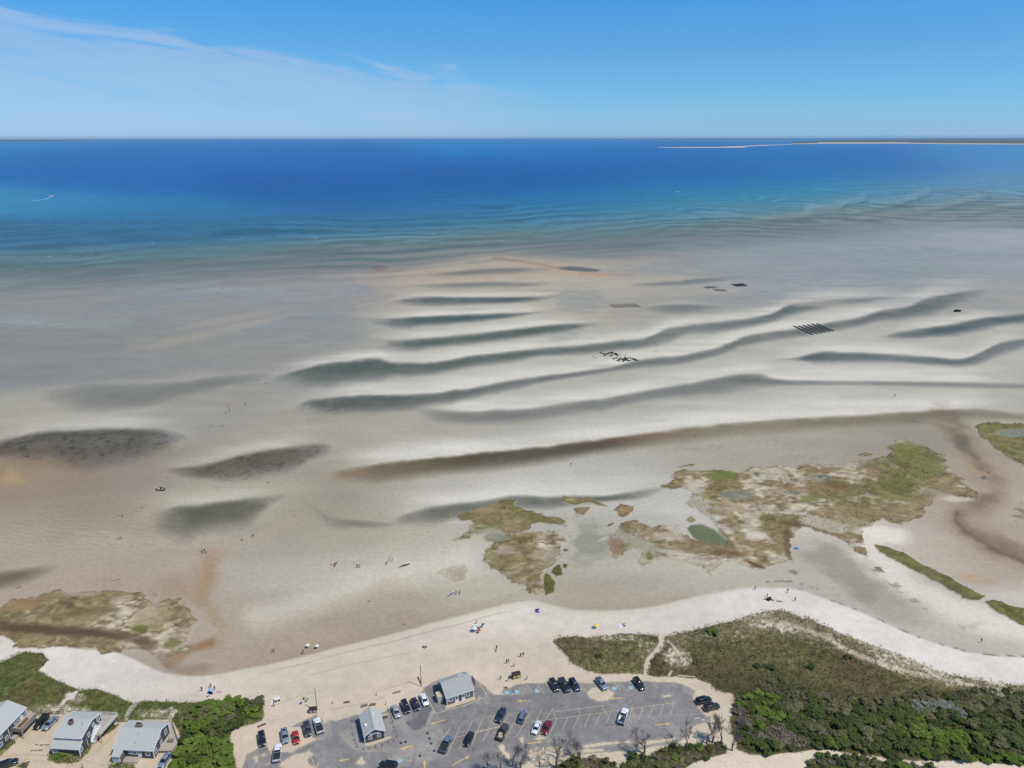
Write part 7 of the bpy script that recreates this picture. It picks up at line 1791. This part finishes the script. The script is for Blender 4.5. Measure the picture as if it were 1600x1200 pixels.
# dark weed clumps and driftwood on the flats
M_WEED = mat('dark_seaweed', (.05, .045, .03, 1), .9)
def clump(px, py, w, label, seed):
    rg = random.Random(seed); p = W(px, py); m = MB()
    for i in range(7):
        a = rg.uniform(0, 6.28); d = rg.uniform(0, w); q = (math.cos(a) * d * 1.6, math.sin(a) * d, 0)
        m.tube((q[0], q[1], 0), (q[0] + rg.uniform(-.5, .5) * w, q[1] + rg.uniform(-.4, .4) * w, rg.uniform(.08, .3)), .16 * w, .05, 5)
    o = m.build('seaweed_clump', M_WEED); o.location = (p.x, p.y, 0); tag(o, label, 'seaweed')
for i, (x, y, w, l) in enumerate(((188,806,.9,'flat dark weed clump left of the green pool'),(328,665,1.0,'weed clump left of a pair above the dark trough'),(345,665,1.1,'weed clump right of a pair above the dark trough'),(399,593,1.2,'upper dark clump of three at the tip of the green trough'),(416,599,1.0,'lower dark clump of three at the tip of the green trough'),(391,594,.9,'left dark clump of three at the tip of the green trough'),(261,746,.6,'small clump above the stranded skiff'),(418,754,.9,'clump on the pale bar below the brown pool'),(221,793,.6,'small clump below left of the stranded skiff'),(288,702,.7,'clump right of the dark left pool'),(42,712,1.0,'clump on the edge of the dark left pool'),(480,656,.5,'clump at the end of the long grey trough'),(1086,682,.9,'clump on the brown trough in the middle'),(978,689,.7,'clump at the rusty start of the brown trough'),(630,976,.5,'clump on the wet bay sand left of the umbrellas'),(574,940,.5,'clump on the wet flats left of the chairs'),(183,905,.7,'clump on the flats above the left marsh'),(28,917,.7,'clump near the left edge above the marsh'),(700,809,.5,'clump beside the marsh tip in the grey pool'),(885,810,.5,'clump between the small marsh islands'))): clump(x, y, w, l, i)

# ------------------------------------------------------------------ oyster gear on the far flats
M_RACK = mat('rack_mesh', (.035, .036, .038, 1), .8); M_BAG = mat('oyster_bag', (.055, .055, .055, 1), .85, noise=.2)
BAG = None
def rack(a, b, width, label, group, nbag, hh=.28):
    global BAG
    p, q = W(*a), W(*b); d = q - p; L = d.length
    o = empty('oyster_rack', (p.x, p.y, 0), math.atan2(d.y, d.x)); tag(o, label, 'oyster rack', group)
    m = MB()
    for s in (-1, 1): m.box(0, L, s * width * .4 - .04, s * width * .4 + .04, hh - .08, hh)
    m.build('rails', M_RACK, o)
    m = MB(); n = max(3, int(L / 4))
    for i in range(n):
        for s in (-1, 1): m.box(L * i / n, L * i / n + .08, s * width * .4 - .05, s * width * .4 + .05, -.2, hh - .08)
    m.build('legs', M_RACK, o)
    st = L / nbag
    if BAG is None: BAG = bpy.data.meshes.new('oyster_bag'); BAG.from_pydata(*(lambda w: (w.v, [], w.f))(MB().box(-.42, .42, -.5, .5, 0, .16).box(-.34, .34, -.42, .42, .16, .22))); BAG.materials.append(M_BAG)
    for i in range(nbag):
        g = bpy.data.objects.new('oyster_bag', BAG); C.objects.link(g); g.parent = o
        g.location = (st * (i + .5), 0, hh); g.scale = (st * .9 / .84, width, .9)
ORD = ['first', 'second', 'third', 'fourth', 'fifth', 'sixth', 'seventh', 'eighth', 'ninth', 'tenth']
zq = lambda x, y: (940 + x / 4.211, 430 + y / 4.211)
for i, (a, b) in enumerate([((1262,338),(1388,395)),((1293,337),(1420,389)),((1323,333),(1448,384)),((1352,329),(1474,379)),((1380,324),(1500,375)),((1412,323),(1525,372))]):
    rack(zq(*a), zq(*b), 1.7, ORD[i] + ' from the left of the six long thick dark oyster racks', 'long thick oyster racks', 16)
for i in range(9):
    x = 55 + i * 20.5; y = 194 - min(i, 5) * .8
    rack(zq(x, y), zq(x + 36, y + 24), .5, ORD[i] + ' from the left of the nine thin oyster racks in one block', 'thin oyster racks', 8)
for i in range(5): rack(zq(672 + i * 15, 80 - i * 1.2), zq(700 + i * 15, 90 - i * 1.2), .6, ORD[i] + ' from the left of the short racks in the upper row, far flats', 'short far racks, upper row', 5)
for i in range(5): rack(zq(730 + i * 17, 93 + i * .8), zq(756 + i * 17, 107 + i * .5), .6, ORD[i] + ' from the left of the short racks in the lower row, far flats', 'short far racks, lower row', 5)
for i in range(6): rack(zq(853 + i * 14, 62 - i * 1.0), zq(888 + i * 14, 77 - i * .4), 1.5, ORD[i] + ' from the left of the darkest rack block, farthest out', 'darkest far racks', 5)
zt = lambda x, y: (900 + x / 11.43, 530 + y / 11.43)
TRAY = empty('oyster_tray'); m = MB().box(-.75, .75, -.5, .5, .12, .18)
for s in (-1, 1): m.box(-.75, .75, s * .5 - .04, s * .5 + .04, .12, .5); m.box(s * .75 - .04, s * .75 + .04, -.5, .5, .12, .5)
m.build('tray', M_RACK, TRAY); MB().box(-.6, .6, -.38, .38, .18, .42).build('oysters', M_BAG, TRAY)
m = MB()
for x in (-.65, .65):
    for y in (-.42, .42): m.box(x - .04, x + .04, y - .04, y + .04, -.1, .12)
m.build('feet', M_RACK, TRAY)
rg = random.Random(12); first = True
def tray(x, y, label, group):
    global first
    o = TRAY if first else copy_tree(TRAY); first = False
    p = W(*zt(x, y)); o.location = (p.x, p.y, 0); o.rotation_euler.z = rg.uniform(-.6, .6); s = rg.uniform(.5, .85); o.scale = (s, s * rg.uniform(1, 1.8), s)
    tag(o, label, 'oyster tray', group)
for i in range(34):
    t = rg.random(); u_ = rg.random(); tray(430 + 300 * t + 90 * u_ - 60 * (t * u_), 240 + 8 * t + 72 * u_ * (1 - .25 * t) , 'dark oyster tray in the upper left cluster on the bright bar', 'oyster trays, upper left cluster')
for i in range(9): tray(620 + 15 * i, 233 + 8 * i, 'dark oyster tray in the slanting line of the upper left cluster', 'oyster trays in the slanting line')
for i in range(62):
    t = rg.random(); u_ = rg.random(); tray(625 + 370 * t + 110 * u_, 338 - 26 * t + 80 * u_ * (1 - .12 * t), 'dark oyster tray in the lower right cluster on the bright bar', 'oyster trays, lower right cluster')

# ------------------------------------------------------------------ boats out on the sea, foam, far shores
M_FOAM = mat('white_foam', (.8, .82, .84, 1), .9)
def boat(px, py, L, rz, label, wake=None):
    p = W(px, py); o = empty('motor_boat', (p.x, p.y, 0), rz); tag(o, label, 'boat')
    h = L / 2; st = [(-h, L*.14, .1), (0, L*.16, .0), (h*.6, L*.11, .1), (h, .05, L*.10)]; zt_ = L * .13
    v = []
    for x, hw, zb in st: v += [(x, -hw, zt_), (x, -hw * .7, zb), (x, hw * .7, zb), (x, hw, zt_)]
    f = [(0, 1, 2, 3), (12, 13, 14, 15)]
    for i in range(3):
        for k in range(4): f.append((i*4+k, i*4+(k+1) % 4, i*4+4+(k+1) % 4, i*4+4+k))
    MB().add(v, f).build('hull', M_TRIM, o)
    MB().prism([(-h*.35, zt_), (h*.3, zt_), (h*.12, zt_*2.1), (-h*.3, zt_*2.1)], -L*.1, L*.1, 'y').build('cabin', M_TRIM, o)
    MB().box(-h*.2, h*.17, -L*.102, L*.102, zt_*1.4, zt_*1.85).build('cabin_window', M_GLASS, o)
    MB().tube((-h*.1, 0, zt_*2.1), (-h*.1, 0, zt_*3.2), .06).build('mast', M_RIM, o)
    if wake:
        pts = [W(*w) - p for w in wake]; v = []; n = len(pts)
        mi = Matrix.Rotation(-rz, 3, 'Z')
        for i, q in enumerate(pts):
            w = L * .06 + i * L * .025; d = (pts[min(i+1, n-1)] - pts[max(i-1, 0)]).normalized(); nn = Vector((-d.y, d.x, 0)) * w
            v += [mi @ (q - nn) + Vector((0, 0, .06)), mi @ (q + nn) + Vector((0, 0, .06))]
        mesh_obj('wake', v, [(2*i, 2*i+2, 2*i+3, 2*i+1) for i in range(n - 1)], mat('thin_wake_foam', (.42, .52, .60, 1), .9), o)
boat(80, 306.3, 13, math.radians(20), 'white motor boat with curving wake nearest the left edge', [(79,306.8),(76,308),(71,309.8),(64,311.3),(55,312.6),(48,313.3)])
boat(274.5, 235.3, 22, 0, 'tiny white boat far out at the left, alone', None); boat(435, 235.6, 22, 0, 'tiny white boat far out, left of the centre pair', [(437,235.7),(441,235.8)])
boat(676, 240.6, 18, 0, 'small white boat far out right of a wake line', None); boat(643, 237.2, 16, math.radians(180), 'small white boat far out with a wake trailing right', [(644,238.3),(650,239.2),(655,239.4)])
boat(1055, 251.3, 14, 0, 'tiny white boat far out right of the middle', None); boat(1040, 234.8, 20, 0, 'tiny white boat just below the sand spit', None)
fm_ = MB(); rg = random.Random(4)
for (x, y) in [(73,400),(76,400),(238,379),(348,387),(351,387),(378,371),(486,372),(492,372),(582,364),(667,360),(678,365),(1062,333),(1128,325),(1130,325),(1246,322),(1268,323),(1350,314),(1100,338),(988,345),(940,343),(1058,300),(25,232),(60,232),(15,231)]:
    p = W(x, y, .09); L = rg.uniform(4, 8) * (1 if y > 300 else 4); wd = rg.uniform(1.0, 2.2) * (1 if y > 300 else 6)
    n = 6; top = [(p.x + L * (i / n - .5), p.y + wd * math.sin(math.pi * i / n) * rg.uniform(.3, .6), .09) for i in range(n + 1)]; bot = [(a, p.y - wd * math.sin(math.pi * i / n) * rg.uniform(.2, .5), .09) for i, (a, b, c) in enumerate(top)]
    fm_.add(top + bot, [(i, n + 1 + i, n + 2 + i, i + 1) for i in range(n)])
fo = fm_.build('breaking_foam', M_FOAM); tag(fo, 'white flecks of breaking foam along the outer bars', None, None, 'stuff')
def far_land(name, front, back, hh, material, seed, step=3.0, ramp=.10):
    xs = np.arange(front[0][0], front[-1][0] + .1, step); nb = 12
    yf = np.interp(xs, [p[0] for p in front], [p[1] for p in front]); yb = np.minimum(np.interp(xs, [p[0] for p in back], [p[1] for p in back]), yf - .02)
    V = []; rgn = np.random.RandomState(seed)
    for k in range(nb):
        t = (k / (nb - 1)) ** 1.6
        for x, a, b in zip(xs, yf, yb):
            p = W(x, a + (b - a) * t); z = .5 if k == 0 else hh * min(1, t / ramp + .3) * rgn.uniform(.65, 1.1)
            V.append((p.x, p.y, z))
    n = len(xs); Fc = [(k*n+i, k*n+i+1, k*n+n+i+1, k*n+n+i) for k in range(nb - 1) for i in range(n - 1)]
    o = mesh_obj(name, V, Fc, material); o['kind'] = 'structure'; return o
M_WOODS = mat('far_woods', (.070, .082, .066, 1), .95, noise=.4, scale=.004); M_FSAND = mat('far_sand', (.55, .47, .36, 1), .95, noise=.12, scale=.004)
far_land('far_headland', [(1240,225.0),(1290,224.2),(1400,224.2),(1500,225.2),(1700,226.8),(1900,228)], [(1240,224.4),(1300,220.6),(1400,219.0),(1500,218.4),(1900,218)], 30, M_WOODS, 3)
far_land('far_beach', [(1236,225.8),(1290,225.3),(1400,225.2),(1500,226.2),(1700,227.8),(1900,229)], [(1236,225.4),(1290,224.2),(1400,224.1),(1500,225.2),(1700,226.9),(1900,228.1)], 6, M_FSAND, 4)
far_land('far_dune_bluff', [(1278,224.6),(1300,224.5),(1360,224.3),(1420,224.6)], [(1278,224.3),(1300,223.0),(1360,223.2),(1420,224.2)], 14, M_FSAND, 14)
far_land('sand_spit', [(1028,230.6),(1060,231.6),(1120,231.4),(1160,231.4),(1170,229.3),(1240,226.3)], [(1028,230.2),(1060,230.4),(1120,230.1),(1160,228.8),(1185,227.4),(1240,225.9)], 1.6, M_FSAND, 5)
far_land('far_shore', [(-60,220.4),(0,220.3),(60,219.8),(140,218.9)], [(-60,219.0),(0,218.8),(60,218.7),(140,218.6)], 26, M_WOODS, 6)
far_land('far_shore', [(860,217.7),(1000,217.8),(1160,218.4),(1240,218.8)], [(860,217.5),(1000,217.5),(1160,217.6),(1240,217.6)], 14, M_WOODS, 7)

# ------------------------------------------------------------------ the air
hz = MB().box(-60000, 60000, -400, 47000, -2.0, 163.0).build('haze', None)
hz['kind'] = 'stuff'; hz['label'] = 'thin blue sea haze over the bay'
m = bpy.data.materials.new('haze_air'); m.use_nodes = True
nt = m.node_tree; nt.nodes.clear()
ho = nt.nodes.new('ShaderNodeOutputMaterial'); hv = nt.nodes.new('ShaderNodeVolumePrincipled')
hv.inputs['Color'].default_value = (.62, .84, 1.0, 1); hv.inputs['Density'].default_value = 1.4e-5; hv.inputs['Anisotropy'].default_value = .1
nt.links.new(hv.outputs[0], ho.inputs['Volume'])
hz.data.materials.append(m)
S.cycles.volume_bounces = 0
